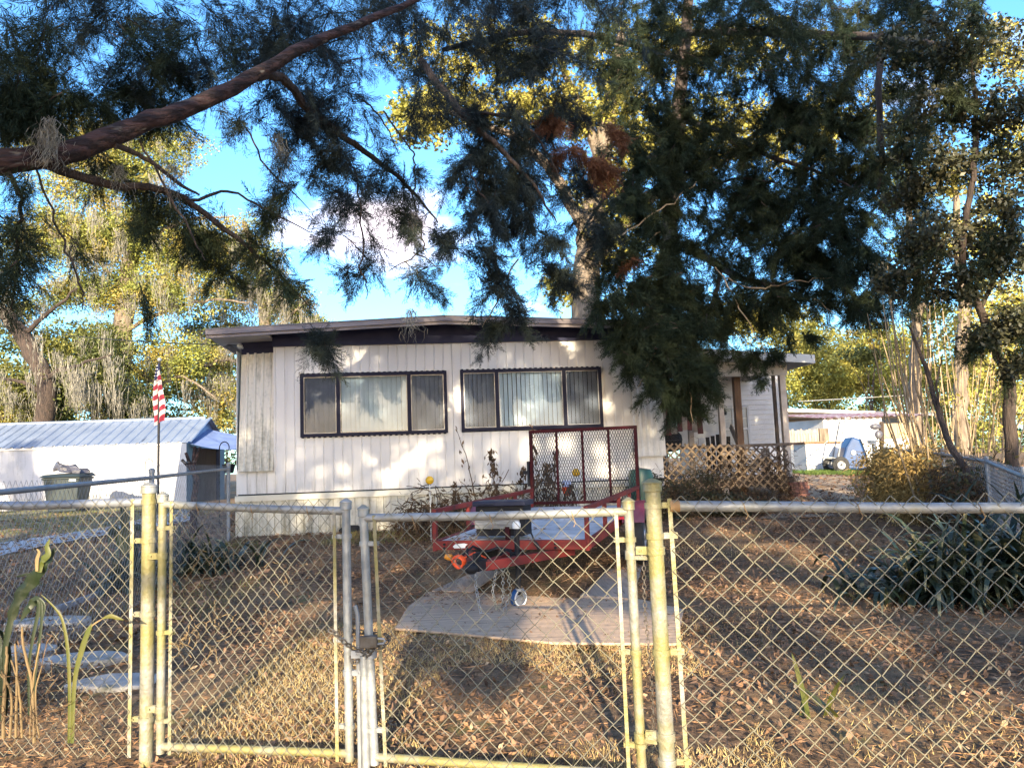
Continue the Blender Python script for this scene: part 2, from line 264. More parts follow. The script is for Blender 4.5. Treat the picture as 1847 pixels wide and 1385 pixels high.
# ------------------------------------------------------------------ mesh helpers
WM = {}
class MB:
    def __init__(s): s.v = []; s.f = []
    def add(s, vs, fs):
        o = len(s.v); s.v += [tuple(map(float, q)) for q in vs]; s.f += [tuple(i+o for i in f) for f in fs]; return s
    def hexa(s, p):     # 8 corners: bottom 4 ccw, top 4 ccw
        return s.add(p, [(3, 2, 1, 0), (4, 5, 6, 7), (0, 1, 5, 4), (1, 2, 6, 5), (2, 3, 7, 6), (3, 0, 4, 7)])
    def box(s, x0, x1, y0, y1, z0, z1):
        return s.hexa([(x0, y0, z0), (x1, y0, z0), (x1, y1, z0), (x0, y1, z0), (x0, y0, z1), (x1, y0, z1), (x1, y1, z1), (x0, y1, z1)])
    def bar(s, a, b, wd, hg, upv=(0, 0, 1)):
        a = np.array(a, float); b = np.array(b, float); d = b-a; d /= np.linalg.norm(d)
        u = np.array(upv, float)
        if abs(d@u) > 0.95: u = np.array([0, 1., 0])
        sd = np.cross(d, u); sd /= np.linalg.norm(sd); u = np.cross(sd, d)
        sd = sd*wd/2; u = u*hg/2
        return s.hexa([a-sd-u, a+sd-u, b+sd-u, b-sd-u, a-sd+u, a+sd+u, b+sd+u, b-sd+u])
    def tube(s, pts, r, n=8, cap=True):
        pts = [np.array(p, float) for p in pts]; k = len(pts)
        rs = [r]*k if np.isscalar(r) else list(r)
        t = [pts[min(i+1, k-1)]-pts[max(i-1, 0)] for i in range(k)]
        a = np.array([0, 0, 1.]) if abs(t[0][2]) < 0.9*np.linalg.norm(t[0]) else np.array([1., 0, 0])
        vs = []
        for i in range(k):
            d = t[i]/(np.linalg.norm(t[i])+1e-9); a = a-d*(a@d); a /= np.linalg.norm(a)+1e-9; b = np.cross(d, a)
            for j in range(n):
                q = 2*math.pi*j/n; vs.append(pts[i]+rs[i]*(math.cos(q)*a+math.sin(q)*b))
        fs = [(i*n+j, i*n+(j+1) % n, (i+1)*n+(j+1) % n, (i+1)*n+j) for i in range(k-1) for j in range(n)]
        if cap: fs += [tuple(range(n-1, -1, -1)), tuple((k-1)*n+j for j in range(n))]
        return s.add(vs, fs)
    def lathe(s, prof, c, axis=(0, 0, 1), n=16, cap=True):     # prof: (r, h) pairs
        ax = np.array(axis, float); ax /= np.linalg.norm(ax)
        a = np.array([1., 0, 0]) if abs(ax[0]) < 0.8 else np.array([0, 1., 0]); a = a-ax*(a@ax); a /= np.linalg.norm(a); b = np.cross(ax, a)
        vs = [np.array(c)+ax*h+r*(math.cos(2*math.pi*j/n)*a+math.sin(2*math.pi*j/n)*b) for r, h in prof for j in range(n)]
        k = len(prof)
        fs = [(i*n+j, i*n+(j+1) % n, (i+1)*n+(j+1) % n, (i+1)*n+j) for i in range(k-1) for j in range(n)]
        if cap: fs += [tuple(range(n-1, -1, -1)), tuple((k-1)*n+j for j in range(n))]
        return s.add(vs, fs)
    def prism(s, poly, ext):     # planar polygon extruded by vector
        n = len(poly); e = np.array(ext, float); P = [np.array(p, float) for p in poly]
        return s.add(P+[p+e for p in P], [tuple(range(n-1, -1, -1)), tuple(range(n, 2*n))]+[(i, (i+1) % n, n+(i+1) % n, n+i) for i in range(n)])
    def ball(s, c, r, n=12, m=8, sq=(1, 1, 1)):
        c = np.array(c, float); vs = []
        for i in range(m+1):
            ph = math.pi*i/m
            for j in range(n):
                th = 2*math.pi*j/n
                vs.append(c+r*np.array([math.sin(ph)*math.cos(th)*sq[0], math.sin(ph)*math.sin(th)*sq[1], math.cos(ph)*sq[2]]))
        return s.add(vs, [(i*n+j, (i+1)*n+j, (i+1)*n+(j+1) % n, i*n+(j+1) % n) for i in range(m) for j in range(n)])
    def torus(s, c, Rr, r, axis=(0, 0, 1), n=14, k=6, sx=1.0, a0=None):
        ax = np.array(axis, float); ax /= np.linalg.norm(ax)
        a = np.array(a0, float) if a0 is not None else (np.array([1., 0, 0]) if abs(ax[0]) < 0.8 else np.array([0, 1., 0]))
        a = a-ax*(a@ax); a /= np.linalg.norm(a); b = np.cross(ax, a); vs = []
        for i in range(n):
            q = 2*math.pi*i/n; d = math.cos(q)*a+math.sin(q)*b; cc = np.array(c)+Rr*(math.cos(q)*a*sx+math.sin(q)*b)
            for j in range(k):
                w_ = 2*math.pi*j/k; vs.append(cc+r*(math.cos(w_)*d+math.sin(w_)*ax))
        return s.add(vs, [(i*k+j, ((i+1) % n)*k+j, ((i+1) % n)*k+(j+1) % k, i*k+(j+1) % k) for i in range(n) for j in range(k)])
    def strip(s, pts, wds, side):     # ribbon along pts, half widths wds, side vector(s)
        vs = []
        for i, p in enumerate(pts):
            sd = side[i] if isinstance(side, list) else side
            vs += [np.array(p)-np.array(sd)*wds[i], np.array(p)+np.array(sd)*wds[i]]
        return s.add(vs, [(2*i, 2*i+1, 2*i+3, 2*i+2) for i in range(len(pts)-1)])

def link(name, me, m, parent):
    o = bpy.data.objects.new(name, me); C.objects.link(o)
    if m: me.materials.append(M[m] if isinstance(m, str) else m)
    if parent is not None:
        o.parent = parent; WM[o.name] = WM[parent.name]
    else: WM[o.name] = Matrix()
    return o
def obj(name, mb, m, parent=None, world=True, smooth=False, bevel=0.0):
    vs = np.array(mb.v, float)
    if parent is not None and world:
        inv = np.array(WM[parent.name].inverted()); vs = vs@inv[:3, :3].T+inv[:3, 3]
    me = bpy.data.meshes.new(name); me.from_pydata([tuple(v) for v in vs], [], mb.f); me.update()
    if smooth:
        me.polygons.foreach_set('use_smooth', [True]*len(me.polygons)); me.set_sharp_from_angle(angle=R(42))
    o = link(name, me, m, parent)
    if bevel:
        bm_ = o.modifiers.new('bevel', 'BEVEL'); bm_.width = bevel; bm_.segments = 2; bm_.limit_method = 'ANGLE'
    return o
def fast(name, Q, m, parent=None):     # Q (n,4,3) world-space quads
    Q = np.asarray(Q, float).reshape(-1, 4, 3)
    vs = Q.reshape(-1, 3)
    if parent is not None:
        inv = np.array(WM[parent.name].inverted()); vs = vs@inv[:3, :3].T+inv[:3, 3]
    n = len(Q); me = bpy.data.meshes.new(name)
    me.vertices.add(4*n); me.vertices.foreach_set('co', vs.astype(np.float32).ravel())
    me.loops.add(4*n); me.loops.foreach_set('vertex_index', np.arange(4*n, dtype=np.int32))
    me.polygons.add(n); me.polygons.foreach_set('loop_start', np.arange(0, 4*n, 4, dtype=np.int32))
    me.update(calc_edges=True); me.validate()
    return link(name, me, m, parent)
def thing(name, label, cat, loc=(0, 0, 0), rotz=0.0, group=None):
    o = bpy.data.objects.new(name, None); C.objects.link(o); o.empty_display_size = 0.2
    o.location = tuple(map(float, loc)); o.rotation_euler = (0, 0, rotz)
    WM[o.name] = Matrix.Translation(Vector(tuple(map(float, loc))))@Matrix.Rotation(rotz, 4, 'Z')
    return tag(o, label, cat, group)
def tag(o, label=None, cat=None, group=None, kind=None):
    if label: o['label'] = label
    if cat: o['category'] = cat
    if group: o['group'] = group
    if kind: o['kind'] = kind
    return o
def dup(root, loc, rotz=0.0, label=None, sc=1.0):
    r = root.copy(); C.objects.link(r); r.location = tuple(map(float, loc)); r.rotation_euler = (0, 0, rotz); r.scale = (sc, sc, sc)
    if label: r['label'] = label
    for ch in list(root.children):
        c = ch.copy(); C.objects.link(c); c.parent = r
        for g in list(ch.children):
            d = g.copy(); C.objects.link(d); d.parent = c
    return r

def hgt(x, y):
    x = np.asarray(x, float); y = np.asarray(y, float)
    sm = lambda t: np.clip(t, 0, 1)**2*(3-2*np.clip(t, 0, 1))
    return 0.25*sm((y-6.5)/6.5) + 0.45*sm((y-12.5)/10)*sm((x-1.5)/4)
def G(x, y, dz=0.0): return np.array([x, y, float(hgt(x, y))+dz])

# ------------------------------------------------------------------ ground
xs = np.concatenate([np.linspace(-700, -40, 12), np.linspace(-34, -8, 27), np.linspace(-7, 9, 81), np.linspace(10, 34, 25), np.linspace(40, 700, 12)])
ys = np.concatenate([np.linspace(-500, -30, 10), np.linspace(-25, 2, 20), np.linspace(2.3, 20, 90), np.linspace(21, 45, 25), np.linspace(50, 1500, 16)])
XX, YY = np.meshgrid(xs, ys); ZZ = hgt(XX, YY)
bmp = 0.012*(np.sin(XX*3.1+YY*1.7)+np.sin(XX*1.3-YY*2.9)+np.sin(XX*6.7+1)*np.sin(YY*5.9))
ZZ = ZZ+np.where((np.abs(XX) < 9) & (YY > 2) & (YY < 20), bmp, 0)-0.012
mb = MB(); nx = len(xs)
mb.add(np.stack([XX, YY, ZZ], -1).reshape(-1, 3), [(j*nx+i, j*nx+i+1, (j+1)*nx+i+1, (j+1)*nx+i) for j in range(len(ys)-1) for i in range(nx-1)])
tag(obj('ground', mb, 'ground', smooth=True), kind='structure')

def sheet(name, poly, m, dz, step=0.7):
    """flat patch following the terrain: a strip between two polylines of equal length"""
    a, b = poly; mb = MB(); rows = 5; vs = []
    pa, pb = [], []
    for i in range(len(a)-1):
        for t in np.linspace(0, 1, 8, endpoint=(i == len(a)-2)):
            pa.append(np.array(a[i])*(1-t)+np.array(a[i+1])*t); pb.append(np.array(b[i])*(1-t)+np.array(b[i+1])*t)
    n = len(pa)
    for j in range(rows):
        t = j/(rows-1)
        for i in range(n):
            p = pa[i]*(1-t)+pb[i]*t; vs.append((p[0], p[1], float(hgt(p[0], p[1]))+dz))
    mb.add(vs, [(j*n+i, j*n+i+1, (j+1)*n+i+1, (j+1)*n+i) for j in range(rows-1) for i in range(n-1)])
    return tag(obj(name, mb, m, smooth=True), kind='structure')
def g2(x, y, z): return gp(x, y, z)[:2]
sheet('path', ([g2(-260, 1022, .2), g2(0, 983, .22), g2(200, 950, .25), g2(352, 912, .25)], [g2(-260, 1048, .2), g2(0, 1002, .22), g2(200, 964, .25), g2(352, 938, .25)]), 'conc', 0.012)
M['dirt'] = mat('tan dirt track', (0.42, 0.30, 0.19), (0.26, 0.18, 0.11), scale=2.5, rough=0.95, bump=0.7, bscale=30, c3=(0.15, 0.10, 0.065), s3=1.3, lo3=.5, hi3=.62)
sheet('track', ([(5.2, 12.5), (7.2, 16.5), (9.4, 22.5), (10.5, 26.0)], [(3.9, 12.6), (6.3, 17.0), (7.7, 22.0), (7.9, 26.0)]), 'dirt', .008)
sheet('lawn', ([g2(-260, 935, .25), g2(0, 925, .25), g2(200, 913, .25), g2(330, 902, .25)], [g2(-260, 1021, .2), g2(0, 982, .22), g2(200, 949, .25), g2(330, 917, .25)]), 'lawn', 0.006)

# ------------------------------------------------------------------ mobile home
OX, OY = -4.55, 12.72
YAW = math.atan2(.85, 7.21)
home = thing('mobile_home', 'white ribbed metal mobile home with dark roof band and two wide windows', 'mobile home', (OX, OY, 0), YAW)
HG = 0.20
def ribbed(mb, s0, s1, z0, z1, d, pitch=0.155, gw=0.012, gd=0.012, bold=False, zt=None, d2=None, phase=0.0):
    """vertical sheet with narrow V grooves (or bold ribs), local coords x=s, y=d, z; optional different depth at top"""
    xs_ = [(s0, 0.0)]
    k = math.ceil((s0-phase)/pitch)
    while k*pitch+phase < s1-0.03:
        c = k*pitch+phase; k += 1
        if c < s0+0.03: continue
        if bold: xs_ += [(c-.028, 0), (c-.014, -gd), (c+.014, -gd), (c+.028, 0)]
        else: xs_ += [(c-gw, 0), (c-gw*.4, gd), (c+gw*.4, gd), (c+gw, 0)]
    xs_.append((s1, 0.0)); d2 = d if d2 is None else d2
    vs = []
    for x, o in xs_: vs += [(x, d+o, z0), (x, d2+o, z1)]
    mb.add(vs, [(2*i, 2*i+2, 2*i+3, 2*i+1) for i in range(len(xs_)-1)])
W1 = (1.02, 3.46, 1.835, 2.89); W2 = (3.69, 6.15, 1.85, 2.90)
mb = MB()
B0, B1 = 0.585, 6.66
for (a, b, z0, z1) in ((B0, B1, .93, 1.835), (B0, B1, 2.90, 3.40), (B0, W1[0], 1.835, 2.90), (W1[1], W2[0], 1.835, 2.90), (W2[1], B1, 1.835, 2.90)):
    ribbed(mb, a, b, z0, z1, 0.0)
mb.box(B0, B0+.012, .001, .35, .93, 3.40); mb.box(B1-.012, B1, .001, .35, .93, 3.40)
obj('front_wall', mb, 'siding', home, False)
# seams with rivets and drip edges
mb = MB()
for x in (3.575, 0.80, 6.30):
    mb.box(x-.012, x+.012, -.006, -.001, .94, 3.38)
mb.box(B0, B1, -.007, -.001, 1.70, 1.716)
obj('seam', mb, 'siding', home, False)
mb = MB(); mb.box(B0-.57, 7.22, -.010, .03, .915, .935); obj('gap_shadow_strip', mb, 'dark', home, False)  # dark strip painted in for the shadow between wall and trim
# wings: recessed at the top, kicked out at the bottom edge
mb = MB(); ribbed(mb, 0.02, B0-.002, 1.31, 3.30, -.035, pitch=.125, bold=True, gd=.014, d2=.22)
mb.box(0.02, B0-.004, -.03, .02, 1.300, 1.309)
obj('wing_panel', mb, 'wing', home, False)
mb = MB(); ribbed(mb, 6.66, 7.23, 1.325, 3.40, -.06, pitch=.105, bold=True, gd=.016, d2=.12)
mb.box(6.66, 7.23, -.055, .02, 1.312, 1.322)
obj('wing_panel', mb, 'wing_clean', home, False)
mb = MB(); ribbed(mb, -.02, B0, .93, 1.33, .035, pitch=.155); ribbed(mb, 6.66, 7.2, .25, 1.34, .04, pitch=.4)
mb.box(-.02, -.008, .036, .5, .2, 3.3); mb.box(7.19, 7.2, .05, 11.0, .3, 3.45); mb.box(-.019, -.009, .5, 11.0, .3, 3.45); mb.box(-.01, 7.19, 10.99, 11.0, .3, 3.45)
obj('side_wall', mb, 'siding', home, False)
# skirting + trim
mb = MB()
mb.box(-.03, 3.62, -.028, .03, .815, .912); mb.box(3.624, 6.66, -.026, .03, .815, .912)
obj('skirt_trim', mb, 'trim', home, False, bevel=.004)
mb = MB(); ribbed(mb, -.03, 6.66, .10, .814, .012, pitch=.118, gw=.009, gd=.014)
mb.box(-.03, -.02, .03, .6, .1, .81)
obj('skirting', mb, 'skirt', home, False)
mb = MB(); mb.prism([(1.62, -.004, .10), (1.62, -.004, .30), (1.72, -.004, .37), (1.93, -.004, .36), (2.06, -.004, .27), (2.10, -.004, .10)], (0, .012, 0))
obj('crawl_hole', mb, 'dark', home, False)
# dark band under the eave
mb = MB(); mb.prism([(B0-.01, -.05, 3.36), (B0-.01, -.05, 3.585), (3.43, -.05, 3.70), (7.22, -.05, 3.60), (7.22, -.05, 3.38)], (0, .045, 0))
mb.prism([(0.02, .21, 3.27), (0.02, .21, 3.50), (B0-.012, .21, 3.55), (B0-.012, .21, 3.30)], (0, .05, 0))
obj('dark_band', mb, 'band', home, False)
# roof slab, fascia, soffit
mb = MB(); sec = [(-.38, -.50, 3.585), (3.43, -.50, 3.755), (7.3, -.50, 3.60)]
vs = []
for d in (-.50, 11.4):
    for (x, _, z) in sec: vs += [(x, d, z), (x, d, z+.012)]
mb.add(vs, [(1, 3, 9, 7), (3, 5, 11, 9), (0, 6, 8, 2), (2, 8, 10, 4), (0, 2, 3, 1), (2, 4, 5, 3), (6, 7, 9, 8), (8, 9, 11, 10), (0, 1, 7, 6), (4, 10, 11, 5)])
obj('roof', mb, 'roofing', home, False)
mb = MB()
for (a, b) in ((sec[0], sec[1]), (sec[1], sec[2])):
    for (zz0, zz1, dd) in ((-.085, -.003, 0.0), (-.135, -.088, .03)):
        mb.hexa([(a[0], -.49+dd, a[2]+zz0), (b[0], -.49+dd, b[2]+zz0), (b[0], -.46+dd, b[2]+zz0), (a[0], -.46+dd, a[2]+zz0),
                 (a[0], -.49+dd, a[2]+zz1), (b[0], -.49+dd, b[2]+zz1), (b[0], -.46+dd, b[2]+zz1), (a[0], -.46+dd, a[2]+zz1)])
mb.box(-.375, -.35, -.455, 11.3, 3.47, 3.575)
obj('fascia', mb, 'fascia', home, False)
mb = MB(); mb.add([(-.345, -.42, 3.455), (B0, -.42, 3.50), (B0, .4, 3.50), (-.345, .4, 3.455)], [(0, 3, 2, 1)])
mb.add([(B0+.001, -.42, 3.60), (3.43, -.42, 3.70), (3.43, -.004, 3.70), (B0+.001, -.004, 3.585)], [(0, 3, 2, 1)])
mb.add([(3.43, -.42, 3.70), (7.2, -.42, 3.58), (7.2, -.004, 3.58), (3.43, -.004, 3.70)], [(0, 3, 2, 1)])
obj('soffit', mb, 'soffit', home, False)
mb = MB(); mb.tube([(.05, .16, 3.38), (.05, .02, 3.38)], .02, 8); mb.ball((.05, -.02, 3.38), .045, 10, 6); mb.ball((.05, -.09, 3.38), .035, 10, 6)
obj('insulator', mb, 'white_pl', home, False, smooth=True)
# interior backing, so that nothing shows through
mb = MB(); mb.box(.9, 6.3, .45, .46, 1.6, 3.1); mb.box(.9, 6.3, .05, .45, 1.60, 1.61); mb.box(.9, 6.3, .05, .45, 3.1, 3.11)
obj('room_interior', mb, 'dark', home, False)

def window(x0, x1, z0, z1, m1_, m2_):
    fr = MB(); t = .055
    fr.box(x0, x1, -.045, .03, z1-t, z1); fr.box(x0, x1, -.045, .03, z0, z0+t)
    fr.box(x0, x0+t, -.044, .03, z0+t, z1-t); fr.box(x1-t, x1, -.044, .03, z0+t, z1-t)
    for m_ in (m1_, m2_): fr.box(m_-.032, m_+.032, -.043, .03, z0+t, z1-t)
    n_ = int((x1-x0)/.09)
    for i in range(n_):          # scalloped flange clips round the frame
        a = x0+(x1-x0)*(i+.15)/n_; b_ = x0+(x1-x0)*(i+.65)/n_
        fr.box(a, b_, -.012, -.002, z1+.001, z1+.016); fr.box(a, b_, -.012, -.002, z0-.016, z0-.001)
    f = obj('window', fr, 'win_frame', home, False)
    segs = [(x0+t, m1_-.032, True), (m1_+.032, m2_-.032, False), (m2_+.032, x1-t, True)]
    for a, b, sc_ in segs:
        mb = MB(); s_ = .012
        mb.box(a, b, -.020, .0, z1-t-s_, z1-t); mb.box(a, b, -.020, .0, z0+t, z0+t+s_); mb.box(a, a+s_, -.019, .0, z0+t+s_, z1-t-s_); mb.box(b-s_, b, -.019, .0, z0+t+s_, z1-t-s_)
        obj('sash', mb, 'alu', f, False)
        mb = MB(); mb.add([(a+.01, -.004, z0+t), (b-.01, -.004, z0+t), (b-.01, -.004, z1-t), (a+.01, -.004, z1-t)], [(0, 1, 2, 3)])
        obj('pane', mb, 'glass', f, False)
        if sc_:
            mb = MB(); mb.add([(a+.01, -.014, z0+t), (b-.01, -.014, z0+t), (b-.01, -.014, z1-t), (a+.01, -.014, z1-t)], [(0, 1, 2, 3)])
            obj('insect_screen', mb, 'screen', f, False)
        mb = MB(); x = a+.01; wv = .083
        while x < b-.02:
            an = R(27+random.uniform(-6, 6)); c = min(x+wv/2, b-.03); dx, dy = wv*.5*math.cos(an), wv*.5*math.sin(an)
            y0 = .075
            mb.add([(c-dx, y0-dy, z0+t+.02), (c, y0-.006, z0+t+.02), (c+dx, y0+dy, z0+t+.02), (c-dx, y0-dy, z1-t+.03), (c, y0-.006, z1-t+.03), (c+dx, y0+dy, z1-t+.03)], [(0, 1, 4, 3), (1, 2, 5, 4)])
            x += wv*.93
        obj('blind', mb, 'blind_dimmed' if sc_ else 'blind', f, False, smooth=True)
window(*W1, 1.64, 2.82)
window(*W2, 4.315, 5.49)

# ------------------------------------------------------------------ screened porch (same heading as the home)
porch = thing('screened_porch', 'screened wooden porch with striped cloth and lattice, right of the mobile home', 'porch', (OX, OY, 0), YAW)
PG = 0.42
mb = MB()
for (s, wd) in ((9.22, .10), (10.60, .13)): mb.box(s-wd/2, s+wd/2, 2.28, 2.38, PG, 3.25)
obj('post', mb, 'postwood', porch, False, bevel=.005)
mb = MB(); mb.box(9.66, 9.80, 2.6, 2.72, PG, 3.2)
obj('post', mb, 'woodbr', porch, False)
mb = MB(); mb.box(10.44, 10.50, 2.42, 2.48, PG, 3.1)
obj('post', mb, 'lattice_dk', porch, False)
mb = MB(); mb.box(8.85, 8.96, 3.3, 3.4, PG, 3.2)
obj('post', mb, 'postwood', porch, False)
mb = MB(); mb.box(7.9, 10.68, 2.26, 2.40, 1.44, 1.50); mb.box(7.9, 10.68, 2.27, 2.39, .62, .80)
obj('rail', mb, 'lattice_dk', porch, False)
mb = MB(); mb.box(7.4, 10.66, 2.4, 6.2, .70, .78); obj('deck_floor', mb, 'greywood', porch, False)
mb = MB(); mb.add([(7.9, 2.33, 1.5), (10.6, 2.33, 1.5), (10.6, 2.33, 3.24), (7.9, 2.33, 3.24)], [(0, 1, 2, 3)]); mb.add([(10.64, 2.33, 1.5), (10.64, 5, 1.5), (10.64, 5, 3.2), (10.64, 2.33, 3.2)], [(0, 1, 2, 3)])
obj('insect_screen', mb, 'porch_screen', porch, False)
mb = MB(); mb.hexa([(7.3, 1.8, 3.52), (11.1, 1.8, 3.24), (11.1, 6.6, 3.24), (7.3, 6.6, 3.52), (7.3, 1.8, 3.56), (11.1, 1.8, 3.28), (11.1, 6.6, 3.28), (7.3, 6.6, 3.56)])
obj('roof', mb, 'roofing', porch, False)
mb = MB(); mb.hexa([(7.3, 1.78, 3.38), (11.08, 1.78, 3.10), (11.08, 1.81, 3.10), (7.3, 1.81, 3.38), (7.3, 1.78, 3.55), (11.08, 1.78, 3.27), (11.08, 1.81, 3.27), (7.3, 1.81, 3.55)])
mb.box(11.07, 11.09, 1.82, 6.6, 3.10, 3.235)
obj('fascia', mb, 'white_wall', porch, False)
mb = MB(); mb.box(7.3, 10.7, 2.26, 2.40, 2.92, 3.22); obj('header_board', mb, 'soffit', porch, False)
# back wall of lap siding with a double-hung window
mb = MB(); z = .8
while z < 3.15:
    mb.hexa([(9.2, 4.97, z), (11.85, 4.97, z), (11.85, 5.05, z), (9.2, 5.05, z), (9.2, 4.995, z+.12), (11.85, 4.995, z+.12), (11.85, 5.05, z+.12), (9.2, 5.05, z+.12)]); z += .121
obj('siding_wall', mb, 'lap', porch, False)
wf = MB(); a, b, z0, z1 = 10.36, 10.92, 1.40, 2.42
wf.box(a-.05, b+.05, 4.93, 4.965, z1, z1+.06); wf.box(a-.05, b+.05, 4.93, 4.965, z0-.06, z0); wf.box(a-.05, a, 4.932, 4.965, z0, z1); wf.box(b, b+.05, 4.932, 4.965, z0, z1); wf.box(a, b, 4.935, 4.96, 1.89, 1.94)
for q in (1, 2): wf.box(a+(b-a)*q/3-.008, a+(b-a)*q/3+.008, 4.94, 4.956, 1.94, z1)
wf.box(a, b, 4.941, 4.957, 2.16, 2.175)
wo_ = obj('window', wf, 'white_wall', porch, False)
mb = MB(); mb.add([(a, 4.962, z0), (b, 4.962, z0), (b, 4.962, z1), (a, 4.962, z1)], [(0, 1, 2, 3)]); obj('pane', mb, mat('curtained pane', (.30, .32, .36), (.42, .44, .48), scale=3, rough=.12), wo_, False)
# lattice panels (one whole, one dark behind): crossing slats clipped to an outline
def lattice(poly, d, pitch=.125, wd=.036):
    import itertools
    mb = MB(); P = [np.array(p) for p in poly]
    xs_ = [p[0] for p in P]; zs_ = [p[1] for p in P]
    for sgn, off in ((1, 0.0), (-1, .012)):
        dirv = np.array([1, sgn])/math.sqrt(2); nv = np.array([-sgn, 1])/math.sqrt(2)
        cs = [p@nv for p in P]; c = math.floor(min(cs)/pitch)*pitch
        while c < max(cs):
            hits = []
            for i in range(len(P)):
                a, b = P[i], P[(i+1) % len(P)]; fa, fb = a@nv-c, b@nv-c
                if fa*fb < 0: q = a+(b-a)*fa/(fa-fb); hits.append(q@dirv)
            hits.sort()
            for i in range(0, len(hits)-1, 2):
                if hits[i+1]-hits[i] > .05:
                    a = nv*c+dirv*hits[i]; b = nv*c+dirv*hits[i+1]
                    mb.bar((a[0], d+off, a[1]), (b[0], d+off, b[1]), wd, .008, (0, 1, 0)) if False else mb.bar((a[0], d+off, a[1]), (b[0], d+off, b[1]), wd, .009, (0, 1, 0))
            c += pitch
    return mb
obj('lattice_panel', lattice([(7.75, .55), (7.75, 1.58), (9.34, 1.50), (9.9, 1.32), (10.47, 1.02), (10.62, .45), (9.9, .62)], 2.20), 'lattice', porch, False)
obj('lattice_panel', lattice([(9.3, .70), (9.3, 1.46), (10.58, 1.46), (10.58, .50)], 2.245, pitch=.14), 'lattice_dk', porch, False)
mb = MB()
for i in range(5):
    for j in range(2): mb.box(10.52+j*.205+(i % 2)*.03, 10.715+j*.205+(i % 2)*.03, 2.15, 2.25, PG-.12+i*.078, PG-.05+i*.078)
obj('brick_pier', mb, 'brick', porch, False, bevel=.006)
def hp(s, d, z): v = WM['mobile_home']@Vector((s, d, z)); return np.array(v)

# things on the porch
M['dim_r'] = mat('red cloth with painted screen dimness', (0.16, 0.05, 0.055), (0.12, 0.035, 0.04), scale=8, rough=0.9)  # stripe colours darkened to paint in the dimness behind the porch screen
M['dim_w'] = mat('white cloth with painted screen dimness', (0.36, 0.32, 0.30), (0.28, 0.25, 0.24), scale=8, rough=0.9)
def hanging_cloth():
    t = thing('striped_flag', 'red and white striped cloth hanging inside the porch screen', 'flag', hp(8.5, 2.8, 1.75), YAW)
    for k in range(9):
        x0 = 7.95+k*.115; mb = MB(); vs = []
        for i in range(7):
            z = 2.95-1.15*i/6-(.05*math.sin(k*.9)); wv = .03*math.sin(k*1.3+i*.8)
            vs += [(x0, 2.80+wv, z), (x0+.115, 2.80+.03*math.sin((k+1)*1.3+i*.8), z)]
        mb.add([tuple(WM['mobile_home']@Vector(v)) for v in vs], [(2*i, 2*i+1, 2*i+3, 2*i+2) for i in range(6)])
        obj('stripe', mb, M['dim_r'] if k % 2 == 0 else M['dim_w'], t, smooth=True)
hanging_cloth()
def adirondack(loc, rot, label, m):
    t = thing('patio_chair', label, 'chair', loc, rot, 'chairs on the porch')
    def p(name, f):
        mb = MB(); f(mb); obj(name, mb, m, t, False, bevel=.004)
    p('seat', lambda b: [b.bar((-.26, -.25+.10*i, .40-.03*i), (.26, -.25+.10*i, .40-.03*i), .085, .02) for i in range(5)])
    def back(b):
        for i in range(5):
            x = -.22+.11*i; h = 1.12+.06*(1-abs(i-2)/2); b.bar((x, .16, .30), (x*1.12, .42, h), .095, .02, (0, -1, .3))
    p('backrest', back)
    for sx in (-1, 1):
        p('armrest', lambda b: b.bar((sx*.32, -.32, .60), (sx*.32, .32, .58), .11, .022))
        p('leg', lambda b: b.bar((sx*.29, -.28, 0), (sx*.29, -.28, .59), .03, .09, (0, 1, 0)))
        p('leg', lambda b: b.bar((sx*.27, -.26, .36), (sx*.27, .48, 0), .03, .10))
    return t
ch1 = adirondack(hp(10.33, 3.45, .80), YAW+R(75), 'tall backed grey patio chair on porch, nearest the right post', 'greywood')
ch2 = dup(ch1, hp(9.45, 3.2, .70), YAW+R(160), 'lower dark patio chair on porch, left of brown post', .88)
for c_ in ch2.children: c_.data = c_.data.copy(); c_.data.materials.clear(); c_.data.materials.append(M['black_pl'])
def grill():
    t = thing('barbecue_grill', 'black lidded barbecue behind lattice beside the striped cloth', 'grill', hp(8.35, 3.3, .78), YAW)
    mb = MB(); mb.lathe([(.02, .62), (.22, .64), (.30, .74), (.32, .86)], (0, 0, 0), n=18); obj('bowl', mb, 'black_pl', t, False, smooth=True)
    mb = MB(); mb.lathe([(.325, .865), (.31, .98), (.22, 1.08), (.08, 1.12), (.0, 1.13)], (0, 0, 0), n=18); l = obj('lid', mb, 'black_pl', t, False, smooth=True)
    mb = MB(); mb.tube([(-.07, 0, 1.11), (-.06, 0, 1.17), (.06, 0, 1.17), (.07, 0, 1.11)], .012, 6); obj('handle', mb, 'alu', l, False, smooth=True)
    for q in range(3):
        mb = MB(); c, s = math.cos(q*2.1), math.sin(q*2.1); mb.tube([(.15*c, .15*s, .66), (.32*c, .32*s, 0)], .012, 6); obj('leg', mb, 'alu', t, False)
grill()
def bell():
    t = thing('hanging_bell', 'small dark bell hanging on a cord inside the porch', 'bell', hp(9.55, 3.0, 2.2))
    p = hp(9.55, 3.0, 2.2); mb = MB(); mb.tube([p+[0, 0, .1], p+[0, 0, .95]], .006, 5); obj('cord', mb, 'black_pl', t)
    mb = MB(); mb.lathe([(.07, -.04), (.06, .0), (.045, .06), (.015, .11)], p, n=12); obj('cup', mb, 'black_pl', t, smooth=True)
bell()

